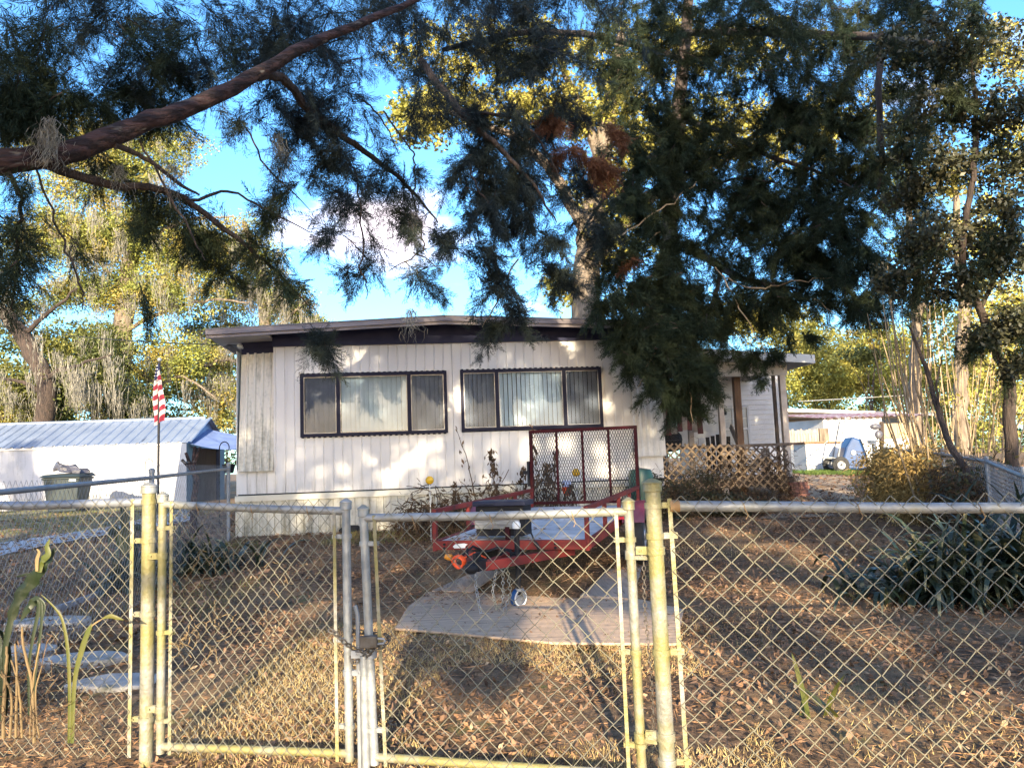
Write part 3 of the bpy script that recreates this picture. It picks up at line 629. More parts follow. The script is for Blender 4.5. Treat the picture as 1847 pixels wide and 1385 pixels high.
# ------------------------------------------------------------------ chain-link fences
def chainlink(P0, P1, z0, z1, Wd, Hd, r, tops=True, sag=0.0, jit=0.0):
    """real chain link: each wire zig-zags upright and hooks into its neighbours"""
    P0 = np.array(P0, float); P1 = np.array(P1, float); L = np.linalg.norm(P1-P0); e = (P1-P0)/L
    nrm = np.array([-e[1], e[0]]); nw = int(L/(Wd/2)); nh = int(round((z1-z0)/(Hd/2)))
    if nh % 2 == 0: nh -= 1
    A, B = [], []
    for k in range(nw):
        pts = []
        for j in range(nh+1):
            right = (j % 2 == 1) if k % 2 == 0 else (j % 2 == 0)
            x = (k+(1 if right else 0))*Wd/2
            zz = z0+(j)*Hd/2
            if jit: x += random.uniform(-jit, jit); zz += random.uniform(-jit, jit)
            q = P0+e*x+nrm*(r*0.9 if right else -r*0.9)
            u_ = x/L; pts.append((q[0], q[1], zz+float(hgt(q[0], q[1]))*GF[0]-sag*4*u_*(1-u_)))
        A += pts[:-1]; B += pts[1:]
    A = np.array(A); B = np.array(B); d = B-A; d /= np.linalg.norm(d, axis=1)[:, None]
    A = A-d*r*.5; B = B+d*r*.5
    n3 = np.array([nrm[0], nrm[1], 0]); s = np.cross(d, n3); s /= np.linalg.norm(s, axis=1)[:, None]; t = np.cross(d, s)
    Q = []
    cs = [(1, 0), (0, 1), (-1, 0), (0, -1)]
    for i in range(4):
        a, b = cs[i], cs[(i+1) % 4]
        oa = (s*a[0]+t*a[1])*r; ob = (s*b[0]+t*b[1])*r
        Q.append(np.stack([A+oa, A+ob, B+ob, B+oa], 1))
    return np.concatenate(Q)
GF = [1.0]
def round_post(x, y, z0, z1, r, lean=(0, 0), n=16):
    mb = MB(); mb.tube([(x-lean[0], y-lean[1], z0), (x, y, z1)], r, n); return mb
def dome_cap(x, y, z, r):
    mb = MB(); mb.lathe([(r+.004, -.012), (r+.006, -.01), (r+.006, .018), (r+.009, .02), (r+.008, .024), (r*.85, .031), (r*.45, .037), (.001, .039)], (x, y, z), n=18); return mb
def band(x, y, z, r, ear, el=.05, h=.022):
    """brace band round a post with two flat ears and a bolt"""
    mb = MB(); mb.lathe([(r+.001, -h/2), (r+.005, -h/2), (r+.005, h/2), (r+.001, h/2)], (x, y, z), n=18)
    e = np.array([ear[0], ear[1], 0.]); e /= np.linalg.norm(e); p = np.array([x, y, z]); nn = np.array([-e[1], e[0], 0])
    for sg in (-1, 1): mb.bar(p+e*r*.9+nn*sg*.007, p+e*(r+el)+nn*sg*.007, .004, h)
    mb.tube([p+e*(r+el*.6)-nn*.016, p+e*(r+el*.6)+nn*.016], .005, 6)
    return mb
def along(a, b, t): return (a[0]+(b[0]-a[0])*t, a[1]+(b[1]-a[1])*t)

# right front fence
RP = (.525, 3.0); RPE = (2.86, 2.86)
rf = thing('chain_link_fence', 'front chain-link fence panel with large yellowed terminal post, right of the gates', 'fence', (RP[0], RP[1], 0))
obj('terminal_post', round_post(*RP, -.05, 1.165, .030, n=20), 'galv_lichen', rf, smooth=True)
obj('post_cap', dome_cap(*RP, 1.165, .030), 'galv_lichen', rf, smooth=True)
GF[0] = 0.0
rail_pts = [(RP[0]+.075, RP[1]-.005, 1.095), (1.0, 2.97, 1.080), (1.5, 2.94, 1.058), (1.9, 2.915, 1.046), (2.4, 2.887, 1.044), (RPE[0], RPE[1], 1.05)]
mb = MB(); mb.tube(rail_pts, .0205, 14); obj('top_rail', mb, 'galv', rf, smooth=True)
mb = MB(); mb.tube([(RP[0]+.062, RP[1]-.004, 1.0955), (RP[0]+.098, RP[1]-.006, 1.0945)], .0235, 14); obj('rail_end_cup', mb, 'rust', rf, smooth=True)
ed = (RPE[0]-RP[0], RPE[1]-RP[1])
for z in (1.10, .985, .555, .16): obj('brace_band', band(*RP, z, .030, ed, .055), 'galv_lichen', rf, smooth=True)
mb = MB(); mb.bar((RP[0]+.070, RP[1]-.012, .05), (RP[0]+.060, RP[1]-.012, 1.125), .016, .005, (0, 1, 0)); obj('tension_bar', mb, 'galv_lichen', rf)
fast('mesh', chainlink((RP[0]+.06, RP[1]-.022), (RPE[0], RPE[1]-.022), .04, 1.155, .086, .081, .0018, sag=.03, jit=.0032), 'wire', rf)
obj('terminal_post', round_post(*RPE, -.05, 1.16, .030), 'galv', rf, smooth=True); obj('post_cap', dome_cap(*RPE, 1.16, .030), 'galv', rf, smooth=True)

# gates
def gate(name, label, a, b, za, zb, Wd, Hd, r, jit, hinge_left, lean=0.0):
    t = thing(name, label, 'gate', (a[0], a[1], 0))
    R_ = .0185
    obj('upright', round_post(a[0]+lean, a[1], .06, za+.006, R_, (lean, 0)), 'galv_lichen' if hinge_left else 'galv', t, smooth=True)
    obj('upright', round_post(*b, .06, zb+.006, R_), 'galv' if hinge_left else 'galv_lichen', t, smooth=True)
    for (p, z) in (((a[0]+lean, a[1]), za), (b, zb)):
        obj('end_cap', dome_cap(p[0], p[1], z+.006, R_), 'galv', t, smooth=True)
    mb = MB(); mb.tube([(a[0]+lean, a[1], za-.012), ((a[0]+b[0])/2, (a[1]+b[1])/2, (za+zb)/2-.016), (b[0], b[1], zb-.012)], .0175, 12); obj('top_rail', mb, 'galv', t, smooth=True)
    mb = MB(); mb.tube([(a[0], a[1], .09), (b[0], b[1], .09)], .0175, 12); obj('bottom_rail', mb, 'galv_lichen', t, smooth=True)
    d = np.array(b)-np.array(a); L = np.linalg.norm(d); d = d/L
    fast('mesh', chainlink((a[0]+d[0]*.045, a[1]+d[1]*.045-.022), (b[0]-d[0]*.045, b[1]-d[1]*.045-.022), .07, (za+zb)/2+.048, Wd, Hd, r, jit=jit), 'wire', t)
    for (p, sg, z_) in ((a, 1, za), (b, -1, zb)):
        q0 = (p[0]+sg*d[0]*.052+lean*(1 if sg > 0 else 0), p[1]+sg*d[1]*.052-.014)
        mb = MB(); mb.bar((p[0]+sg*d[0]*.052, q0[1], .06), (q0[0], q0[1], z_+.0), .014, .005, (0, 1, 0)); obj('tension_bar', mb, 'galv_lichen', t)
        for z in (z_-.12, z_*.5, .2): obj('brace_band', band(p[0]+lean*(z/z_ if sg > 0 else 0), p[1], z, R_, tuple(sg*d), .045, .018), 'galv_lichen' if (sg > 0) == hinge_left else 'galv', t, smooth=True)
    return t
LA, LB = (-1.618, 3.57), (-.742, 3.40)
RA, RB = (-.627, 3.35), (.438, 3.06)
gl = gate('gate', 'narrow chain-link gate leaf of small mesh, hung on the left yellowed post', LA, LB, 1.165, 1.112, .054, .062, .0014, .0035, True)
gr = gate('gate', 'wide chain-link gate leaf of large mesh, in front of the red trailer', RA, RB, 1.083, 1.088, .083, .082, .0016, .0035, False, lean=-.030)
mb = MB(); mb.tube([(LB[0]+.045, LB[1]-.01, .02), (LB[0]+.045, LB[1]-.01, .66), (LB[0]+.035, LB[1]-.01, .70)], .009, 8); obj('drop_rod', mb, 'galv_far', gl, smooth=True)
obj('rod_bracket', band(LB[0], LB[1], .42, .0185, (1, -.2), .05), 'galv_far', gl, smooth=True)
mb = MB(); mb.tube([(RA[0]-.035, RA[1]-.006, .02), (RA[0]-.036, RA[1]-.006, .50)], .017, 12); obj('latch_tube', mb, 'galv', gr, smooth=True)
obj('fork_latch', band(RA[0]-.01, RA[1], .505, .022, (-1, .1), .06, .03), 'galv_far', gr, smooth=True)
# hinges: pintle on the post, female band on the gate
for (post, gp_, z, g_) in ((RP, RB, .93, gr), (RP, RB, .25, gr)):
    dx = np.array(gp_)-np.array(post); obj('hinge', band(gp_[0], gp_[1], z-.02, .0185, (1, -.5), .05, .035), 'galv_lichen', g_, smooth=True)
    obj('hinge_pintle', band(post[0], post[1], z, .030, (-1, .35), .045, .03), 'galv_lichen', rf, smooth=True)
for z in (.92, .25): obj('hinge', band(LA[0], LA[1], z, .0185, (-1, .1), .05, .028), 'galv_lichen', gl, smooth=True)

def tie(p, r, par):
    mb = MB(); mb.torus(p, r+.002, .0016, (1, .1, .25), 14, 5); mb.tube([np.array(p)+[0, -r-.002, 0], np.array(p)+[.012, -r-.006, -.03], np.array(p)+[.004, -r-.004, -.045]], .0016, 5); obj('tie_wire', mb, 'rust', par, smooth=True)
for q in ((.86, 2.98, 1.084), (1.28, 2.953, 1.067), (1.72, 2.927, 1.050), (2.15, 2.90, 1.045)): tie(q, .0205, rf)
for t_ in (.2, .5, .8):
    q = along(LA, LB, t_); tie((q[0], q[1], 1.153+(1.100-1.153)*t_-.028*t_*(1-t_)), .0175, gl); q = along(RA, RB, t_); tie((q[0]-.03*(1-t_), q[1], 1.071+.005*t_-.05*t_*(1-t_)), .0175, gr)
# left front fence
LP = (-1.695, 3.6); LE = (-3.0, 3.78)
lf = thing('chain_link_fence', 'front chain-link fence panel behind broad-leaved plants, left of the gates', 'fence', (LP[0], LP[1], 0))
obj('terminal_post', round_post(*LP, -.05, 1.215, .030, n=20), 'galv_lichen', lf, smooth=True)
obj('post_cap', dome_cap(*LP, 1.215, .030), 'galv', lf, smooth=True)
obj('corner_post', round_post(*LE, -.05, 1.25, .030), 'galv', lf, smooth=True); obj('post_cap', dome_cap(*LE, 1.25, .030), 'galv', lf, smooth=True)
mb = MB(); mb.tube([(LP[0], LP[1], 1.165), along(LP, LE, .5)+(1.165,), (LE[0], LE[1], 1.20)], .0205, 14); obj('top_rail', mb, 'galv_far', lf, smooth=True)
for z in (1.165, .99, .66, .2): obj('brace_band', band(*LP, z, .030, (-1, .13), .05), 'galv_lichen', lf, smooth=True)
mb = MB(); mb.bar((LP[0]-.072, LP[1]-.008, .04), (LP[0]-.072, LP[1]-.008, 1.18), .016, .005, (0, 1, 0)); obj('tension_bar', mb, 'galv_lichen', lf)
fast('mesh', chainlink((LP[0]-.07, LP[1]-.02), (LE[0], LE[1]-.02), .04, 1.20, .062, .066, .0014, jit=.002), 'wire', lf)

# boundary fence running from the corner back to the home
GF[0] = 1.0
BE = (-4.50, 12.2)
bf = thing('chain_link_fence', 'grey chain-link boundary fence running back to the left corner of the mobile home', 'fence', (LE[0], LE[1], 0))
fp = [along(LE, BE, t) for t in (.10, .505, 1.0)]
for p in fp: obj('post', round_post(p[0], p[1], -.05, 1.33 if p[1] < 11 else 1.42, .026), 'galv_far', bf, smooth=True); 
for p in fp: obj('post_cap', dome_cap(p[0], p[1], 1.33 if p[1] < 11 else 1.42, .026), 'galv_far', bf, smooth=True)
mb = MB(); mb.tube([(LE[0], LE[1], 1.205), (fp[0][0], fp[0][1], 1.215), (fp[1][0], fp[1][1], 1.27), (fp[2][0], fp[2][1], 1.36)], .020, 10); obj('top_rail', mb, 'galv_far', bf, smooth=True)
GF[0] = 0.0
fast('mesh', np.concatenate([chainlink(LE, fp[1], .06, 1.29, .08, .098, .0014, jit=.003)+[0, 0, 0], chainlink(fp[1], BE, .16, 1.39, .085, .10, .0015, jit=.003)]), 'wire_far', bf)
GF[0] = 1.0
# right boundary fence
SE = (6.75, 14.2); SP = [RPE, (4.56, 7.0), (5.45, 9.0), (6.05, 11.0), SE]
sf = thing('chain_link_fence', 'right boundary chain-link fence half covered with dry vine', 'fence', (RPE[0], RPE[1], 0))
for p in SP[1:]: obj('post', round_post(p[0], p[1], -.05, float(hgt(*p))+1.08, .024), 'galv_far', sf, smooth=True)
mb = MB(); mb.tube([(p[0], p[1], float(hgt(*p))+1.02-(.03 if i in (1, 3) else 0)) for i, p in enumerate(SP)], .021, 10); obj('top_rail', mb, 'galv_far', sf, smooth=True)
fast('mesh', np.concatenate([chainlink(SP[i], SP[i+1], .05, 1.06, .078, .088, .0026, jit=.004) for i in range(4)]), 'wire_far', sf)

# chain and padlock that tie the two leaves
def links(mb, pts, a=.016, r=.0035):
    P = [np.array(p, float) for p in pts]
    seg = [np.linalg.norm(P[i+1]-P[i]) for i in range(len(P)-1)]; tot = sum(seg); n = int(tot/(a*1.55)); k = 0
    for i in range(n):
        s = (i+.5)*tot/n; j = 0
        while j < len(seg)-1 and s > seg[j]: s -= seg[j]; j += 1
        c = P[j]+(P[j+1]-P[j])*s/seg[j]; d = (P[j+1]-P[j])/seg[j]
        u = np.array([0, 0, 1.]) if abs(d[2]) < .8 else np.array([1., 0, 0]); u = u-d*(u@d); u /= np.linalg.norm(u); v = np.cross(d, u)
        ax = (u+v*.35) if i % 2 == 0 else (v-u*.35)
        mb.torus(c, a*.62, r, ax, n=10, k=5, sx=1.6, a0=d)
    return mb
zc = .545
cht = thing('gate_chain', 'dark steel chain looped round both gate uprights', 'chain', (-.70, 3.36, zc))
mb = MB()
links(mb, [(LB[0]-.075, LB[1]-.02, zc+.06), (LB[0]-.045, LB[1]-.035, zc+.045), (LB[0]+.0, LB[1]-.034, zc), (LB[0]+.05, LB[1]-.045, zc-.025), (RA[0]-.01, RA[1]-.04, zc-.02), (RA[0]+.05, RA[1]-.032, zc-.002), (RA[0]+.072, RA[1]-.01, zc+.02), (RA[0]+.05, RA[1]+.025, zc+.035)])
links(mb, [(LB[0]-.03, LB[1]+.03, zc+.05), (LB[0]+.02, LB[1]+.03, zc+.04), (RA[0]+.02, RA[1]+.03, zc+.035)])
links(mb, [(LB[0]+.02, LB[1]-.04, zc-.05), (LB[0]+.03, LB[1]-.05, zc-.075), (LB[0]+.06, LB[1]-.045, zc-.06), (RA[0]+.0, RA[1]-.045, zc-.03)])
obj('chain_links', mb, 'chain', cht, smooth=True)
pl = thing('padlock', 'grey padlock hanging on the chain between the gates', 'padlock', (RA[0]+.01, RA[1]-.055, zc))
mb = MB(); mb.box(RA[0]-.045, RA[0]+.03, RA[1]-.062, RA[1]-.035, zc-.005, zc+.045); obj('lock_body', mb, 'chain', pl, bevel=.006)
mb = MB(); mb.tube([(RA[0]+.03, RA[1]-.048, zc+.01), (RA[0]+.055, RA[1]-.048, zc+.012), (RA[0]+.06, RA[1]-.048, zc+.02), (RA[0]+.055, RA[1]-.048, zc+.03), (RA[0]+.03, RA[1]-.048, zc+.032)], .005, 8); obj('shackle', mb, 'alu', pl, smooth=True)
pc = thing('post_chain', 'thin rusty chain hanging beside the right terminal post', 'chain', (RB[0]+.035, RB[1], .9))
obj('chain_links', links(MB(), [(RB[0]+.045, RB[1]-.02, .885), (RB[0]+.040, RB[1]-.02, .7), (RB[0]+.052, RB[1]-.02, .45), (RB[0]+.05, RB[1]-.02, .25)], a=.011, r=.0015), 'chain', pc, smooth=True)

# ------------------------------------------------------------------ utility trailer
TX, TY, TH = -.08, 7.35, R(-16.5)
tr_ = thing('utility_trailer', 'red open utility trailer with raised mesh ramp and grey deck', 'trailer', (TX, TY, 0), TH)
TL, TW, DZ = 3.6, .745, .56
def T(name, m, f, parent=None, smooth=False, bevel=0.0):
    mb = MB(); f(mb); return obj(name, mb, m, parent or tr_, False, smooth, bevel)
tz = lambda y: DZ+.028*y       # follows the ground up towards the home
T('deck', 'deckwood', lambda b: b.hexa([(-TW+.03, .06, tz(0)-.03), (TW-.03, .06, tz(0)-.03), (TW-.03, TL-.06, tz(TL)-.03), (-TW+.03, TL-.06, tz(TL)-.03), (-TW+.03, .06, tz(0)), (TW-.03, .06, tz(0)), (TW-.03, TL-.06, tz(TL)), (-TW+.03, TL-.06, tz(TL))]))
def frame(b):
    b.bar((-TW, 0, tz(0)-.035), (TW, 0, tz(0)-.035), .05, .085)
    b.bar((-TW, TL, tz(TL)-.04), (TW, TL, tz(TL)-.04), .05, .075)
    for s in (-1, 1): b.bar((s*TW, .026, tz(0)-.035), (s*TW, TL-.026, tz(TL)-.035), .05, .083)
    for y in (.9, 1.7, 2.5): b.bar((-TW+.03, y, tz(y)-.075), (TW-.03, y, tz(y)-.075), .04, .05)
T('frame', 'red', frame, bevel=.003)
for s in (-1, 1):
    T('side_rail', 'red', lambda b: b.bar((s*TW, -.02, DZ+.285), (s*TW, TL, DZ+.335), .045, .045), bevel=.003)
    for y in (0.0, .95, 1.9, 2.75, 3.58):
        T('stake', 'red', lambda b: b.bar((s*TW*1.0, y, tz(y)-.03 if y else DZ-.09), (s*TW, y, DZ+.27+.0139*y), .044, .040, (1, 0, 0)), bevel=.002)
T('stake', 'red_dk', lambda b: b.bar((-.02, .03, DZ-.02), (-.02, .03, DZ+.13), .045, .04, (1, 0, 0)))
def ramp(b):
    z0, z1 = tz(TL)+.03, 1.715; y = TL+.02
    for x in (-.745, .745): b.bar((x, y, z0), (x, y+.02, z1), .05, .045, (1, 0, 0))
    for x in (-.37, 0, .37): b.bar((x, y, z0), (x, y+.02, z1-.02), .035, .03, (1, 0, 0))
    b.bar((-.77, y+.02, z1), (.77, y+.02, z1), .045, .045); b.bar((-.72, y, z0+.02), (.72, y, z0+.02), .04, .04)
rp = T('ramp', 'red_dk', ramp, bevel=.003)
def expanded():
    Wd, Hd, r = .036, .085, .0024; A, B = [], []; z0, z1 = tz(TL)+.06, 1.70; x0, x1 = -.72, .72
    nx_, nz_ = int((x1-x0)/Wd*2), int((z1-z0)/Hd*2)
    for k in range(nx_):
        for j in range(nz_):
            a, b = (k, k+1) if (k+j) % 2 == 0 else (k+1, k)
            A.append((x0+a*Wd/2, TL+.045, z0+j*Hd/2)); B.append((x0+b*Wd/2, TL+.045, z0+(j+1)*Hd/2))
    A = np.array(A); B = np.array(B); d = B-A; d /= np.linalg.norm(d, axis=1)[:, None]; n = np.array([0, 1., 0]); s = np.cross(d, n)*.0034; t = n*.002
    Q = np.concatenate([np.stack([A-s-t, A+s-t, B+s-t, B-s-t], 1), np.stack([A-s+t, A+s+t, B+s+t, B-s+t], 1), np.stack([A-s-t, A-s+t, B-s+t, B-s-t], 1), np.stack([A+s-t, A+s+t, B+s+t, B+s-t], 1)])
    Mw = np.array(WM[tr_.name]); return Q@Mw[:3, :3].T+Mw[:3, 3]
fast('ramp_mesh', expanded(), 'black_pl', rp)
T('latch', 'black_pl', lambda b: [b.box(-.86, -.77, TL-.02, TL+.02, 1.12, 1.17), b.box(-.80, -.77, TL-.03, TL+.03, .95, 1.3)], rp)
# wheels and fenders
for s in (-1, 1):
    wz, wy, wx = .41, 2.05, s*.93
    wh = T('wheel', 'tyre', lambda b: b.lathe([(.17, -.085), (.25, -.095), (.305, -.085), (.325, -.05), (.33, 0), (.325, .05), (.305, .085), (.25, .095), (.17, .085)], (wx, wy, wz), (1, 0, 0), 32, False), smooth=True)
    T('rim', 'rim', lambda b: [b.lathe([(.172, -.07), (.165, .0), (.172, .07)], (wx, wy, wz), (1, 0, 0), 24, False), b.lathe([(.155, 0), (.15, .05*s), (.07, .055*s), (.06, .085*s), (.001, .088*s)], (wx, wy, wz), (1, 0, 0), 24)], wh, smooth=True)
    def fender(b):
        n = 14; vs = []
        for i in range(n+1):
            a = math.pi*(.14+.72*i/n); c_, s_ = math.cos(a), math.sin(a)
            for (xx, rr) in ((wx-s*.13, .39), (wx+s*.09, .395), (wx+s*.115, .385), (wx+s*.12, .355)): vs.append((xx, wy-c_*rr, wz+s_*rr))
        k = 4; b.add(vs, [(i*k+j, i*k+j+1, (i+1)*k+j+1, (i+1)*k+j) for i in range(n) for j in range(k-1)])
    T('fender', mat('maroon fender paint', (.16, .025, .045), (.20, .06, .075), scale=8, rough=.35), fender, smooth=True)
T('axle', 'chain', lambda b: b.bar((-.86, 2.05, .42), (.86, 2.05, .42), .05, .05))
T('tail_light', mat('red lens', (.75, .03, .07), (.65, .02, .05), scale=8, rough=.3), lambda b: [b.box(.78, .92, 1.55, 1.60, .62, .70)], bevel=.006)
T('reflector', 'white_pl', lambda b: b.prism([(-.54, -.029, DZ-.062), (-.555, -.029, DZ-.045), (-.53, -.029, DZ-.024), (-.44, -.029, DZ-.016), (-.405, -.029, DZ-.025), (-.43, -.029, DZ-.045), (-.43, -.029, DZ-.06)], (0, .003, 0)))
for x in (-.64, .45): T('bolt', 'black_pl', lambda b: [b.lathe([(.012, -.010), (.012, .004)], (x, -.03, DZ-.025), (0, 1, 0), 8), b.lathe([(.012, -.010), (.012, .004)], (x, -.03, DZ-.06), (0, 1, 0), 8)])
# tongue
T('tongue', 'red', lambda b: [b.bar((-.55, .25, .44), (-.03, -.83, .44), .05, .075), b.bar((.55, .25, .44), (.03, -.83, .44), .05, .076), b.bar((0, .3, .43), (0, -.62, .43), .055, .07)], bevel=.003)
T('coupler', 'black_pl', lambda b: [b.box(-.05, .05, -1.02, -.80, .42, .50), b.ball((0, -1.06, .45), .055, 12, 8, (1, 1.1, .8)), b.box(-.015, .015, -.98, -.86, .50, .56)], smooth=True)
jx, jy = .165, -.30
T('jack', 'black_pl', lambda b: [b.tube([(jx, jy, .24), (jx, jy, .70)], .025, 12), b.tube([(jx, jy, .12), (jx, jy, .26)], .020, 10), b.bar((jx-.0, jy, .45), (jx-.08, jy+.1, .45), .05, .07)], smooth=True)
T('jack_cap', 'white_pl', lambda b: b.lathe([(.036, 0), (.038, .04), (.025, .062), (.001, .066)], (jx, jy, .70), n=14), smooth=True)
T('crank_handle', 'black_pl', lambda b: [b.tube([(jx+.02, jy, .66), (jx+.14, jy-.02, .66), (jx+.17, jy-.02, .58)], .009, 8), b.tube([(jx+.17, jy-.02, .58), (jx+.21, jy-.02, .52)], .018, 8)], smooth=True)
def caster_fork(b):
    for q in (-.032, .032): b.bar((jx+q+.02, jy+.03, .085), (jx+q, jy, .17), .05, .006, (1, 0, 0))
    b.lathe([(.03, .15), (.03, .175)], (jx, jy, 0), n=10)
T('caster_fork', 'galv_far', caster_fork)
cax = np.array([math.cos(R(-30)), math.sin(R(-30)), 0]); cc = (jx-.01, jy+.02, .088)
cw = T('jack_wheel', 'blue', lambda b: b.lathe([(.055, -.024), (.078, -.028), (.088, -.016), (.089, 0), (.088, .016), (.078, .028), (.055, .024)], cc, cax, 24, False), smooth=True)
T('rim', 'white_pl', lambda b: [b.lathe([(.058, -.027), (.074, -.0295), (.076, -.024)], cc, cax, 24, False), b.lathe([(.058, .027), (.074, .0295), (.076, .024)], cc, cax, 24, False)], cw, smooth=True)
T('hub', 'galv_far', lambda b: b.lathe([(.055, -.02), (.02, -.03), (.02, .03), (.055, .02)], cc, cax, 20), cw, smooth=True)
def chains(b):
    links(b, [(-.12, -.6, .42), (-.11, -.66, .25), (-.05, -.72, .03), (.04, -.66, .012), (.10, -.55, .02), (.14, -.47, .16), (.10, -.42, .40)], a=.020, r=.0035)
    links(b, [(.05, -.55, .40), (.02, -.60, .2), (.06, -.64, .06), (.10, -.58, .10), (.09, -.5, .38)], a=.018, r=.003)
T('safety_chain', 'galv', chains, smooth=True)
def cable(b):
    for k in range(7):
        a = k*.9; c = np.array((-.27, -.66+.012*k, .45)); b.torus(c, .050+.006*math.sin(a), .0075, (math.sin(a)*.5, 1, math.cos(a)*.5), 16, 6)
    b.tube([(-.22, -.66, .48), (-.15, -.55, .52), (-.08, -.45, .46)], .007, 6)
T('wiring_cable', 'orange', cable, smooth=True)
T('wiring_plug', 'amber', lambda b: [b.lathe([(.028, 0), (.030, .03), (.022, .06)], (-.33, -.64, .485), (-1, 0, .2), 10)], smooth=True)
T('wiring_loom', 'black_pl', lambda b: [b.tube([(-.25, -.60, .50), (-.2, -.45, .56), (-.12, -.35, .5), (-.02, -.3, .53), (.1, -.26, .5)], .012, 6), b.tube([(-.16, -.7, .5), (-.2, -.6, .57), (-.24, -.5, .5)], .010, 6), b.tube([(.0, -.33, .46), (.08, -.36, .52), (.14, -.33, .48), (.05, -.3, .42)], .010, 6)], smooth=True)
# box on the front of the trailer
bx = thing('storage_box', 'weathered grey box with black lid at the front of the red trailer', 'box', (TX, TY, 0), TH)
def BX(name, m, f, bevel=.004):
    mb = MB(); f(mb); return obj(name, mb, m, bx, False, bevel=bevel)
BX('front_board', 'grey_board', lambda b: b.box(-.345, .095, .02, .045, .672, .82))
BX('body', 'black_pl', lambda b: [b.box(-.34, .135, .047, .32, .60, .88), b.box(.097, .16, .03, .14, .66, .84)])
BX('lid', mat('dark blue lid', (.018, .020, .042), (.028, .032, .06), scale=6, rough=.45, spec=.25), lambda b: [b.box(-.36, .16, .01, .34, .883, .93), b.box(-.30, -.14, .0, .012, .895, .92)], .008)

# ------------------------------------------------------------------ boards on the ground
def board(name, label, poly, z, th, m, cat='board', curl=None):
    P = [np.array(p, float) for p in poly]; c = sum(P)/len(P)
    t = MB(); n = len(P); zz = [z[i] if isinstance(z, (list, tuple)) else z for i in range(n)]
    top = [(p[0], p[1], q+th) for p, q in zip(P, zz)]; bot = [(p[0], p[1], q) for p, q in zip(P, zz)]
    t.add(bot+top, [tuple(range(n-1, -1, -1)), tuple(range(n, 2*n))]+[(i, (i+1) % n, n+(i+1) % n, n+i) for i in range(n)])
    return tag(obj(name, t, m, bevel=.004), label, cat)
pw = [gp(712, 1132, .03)[:2], gp(850, 1144, .03)[:2], gp(1000, 1158, .03)[:2], gp(1222, 1160, .03)[:2], gp(1233, 1098, .03)[:2], gp(1150, 1079, .03)[:2], gp(1020, 1078, .03)[:2], gp(850, 1068, .03)[:2], gp(772, 1066, .03)[:2], gp(735, 1094, .03)[:2]]
board('plywood_sheet', 'large weathered plywood sheet lying under the trailer jack wheel', pw, .012, .018, 'ply', 'plywood')
board('plywood_sheet', 'small curled plywood offcut, left of the trailer jack', [gp(778, 1066, .04)[:2], gp(852, 1068, .04)[:2], gp(905, 1030, .10)[:2], gp(862, 1028, .10)[:2]], [.035, .035, .09, .09], .012, 'ply2', 'plywood')
board('plank', 'short grey plank angled behind the large plywood, under the right trailer side', [gp(1046, 1075, .04)[:2], gp(1138, 1080, .04)[:2], gp(1160, 1022, .05)[:2], gp(1115, 1016, .05)[:2]], [.02, .02, .05, .05], .03, 'ply2', 'plank')
mb = MB(); a, b = gp(100, 1108, .0), gp(256, 1049, .07); mb.bar((a[0], a[1], .035), (b[0], b[1], .085), .03, .09); tag(obj('edging_board', mb, 'edging', bevel=.004), 'grey garden edging board on soil, left of the gate', 'edging')
def stepping(name, label, cx, cy, rx, ry):
    n = 9; mb = MB(); P = []
    for i in range(n):
        a = 2*math.pi*i/n; k = random.uniform(.8, 1.1); P.append((cx+rx*k*math.cos(a), cy+ry*k*math.sin(a)))
    z = float(hgt(cx, cy)); mb.prism([(p[0], p[1], z-.05) for p in P], (0, 0, .085)); tag(obj(name, mb, 'stone', bevel=.012), label, 'stepping stone', 'stepping stones in the front bed')
for i, (x, y, rx, ry, lb) in enumerate([(90, 1126, .42, .22, 'pale stepping stone beside the lower end of the edging board'), (150, 1192, .34, .2, 'pale stepping stone at the foot of the left gate post'), (40, 1178, .3, .18, 'grey stepping stone among the broad-leaved stalks, far left'), (215, 1235, .30, .2, 'grey stepping stone in front of the left fence post')]):
    p = gp(x, y); stepping('stepping_stone', lb, p[0], p[1], rx, ry)

# ------------------------------------------------------------------ yellow driveway markers and small things by the wall
def marker(loc):
    t = thing('driveway_marker', 'yellow round reflector on a white rod, left of the trailer', 'marker', loc, 0, 'yellow driveway markers')
    z0 = 0
    mb = MB(); mb.tube([(0, 0, 0), (0, 0, 1.02)], .006, 6); obj('rod', mb, 'white_pl', t, False)
    mb = MB(); mb.lathe([(.001, -.022), (.045, -.018), (.058, -.008), (.060, 0), (.058, .008), (.045, .018), (.001, .022)], (0, 0, 1.06), (0.1, -1, 0), 20); obj('reflector', mb, 'yellow', t, False, smooth=True)
    return t
p = at(775, 866, 11.2); mk = marker((p[0], p[1], p[2]-1.06))
p = at(1039, 852, 11.55); dup(mk, (p[0], p[1], p[2]-1.06), 0, 'yellow round reflector on a white rod, seen through the trailer ramp')
p = at(1022, 880, 12.4); t = thing('flower_pot', 'orange and blue pot behind the trailer ramp', 'pot', p)
mb = MB(); mb.lathe([(.05, -.12), (.075, 0), (.08, .02)], p, n=14); obj('pot_body', mb, 'orange', t, smooth=True)
mb = MB(); mb.lathe([(.07, .022), (.075, .09), (.06, .12)], p, n=14); obj('liner', mb, mat('pale blue plastic', (.45, .5, .7), scale=5), t, smooth=True)
p = at(1158, 862, 13.0); mb = MB(); mb.lathe([(.16, -.8), (.19, -.5), (.21, -.1), (.17, .0), (.02, .03)], (p[0]-.02, p[1], p[2]+.14), n=18)
tag(obj('garden_barrel', mb, mat('dark green plastic', (.012, .06, .045), (.02, .075, .055), scale=5, rough=.4), smooth=True), 'dark green barrel behind the right edge of the trailer ramp', 'barrel')
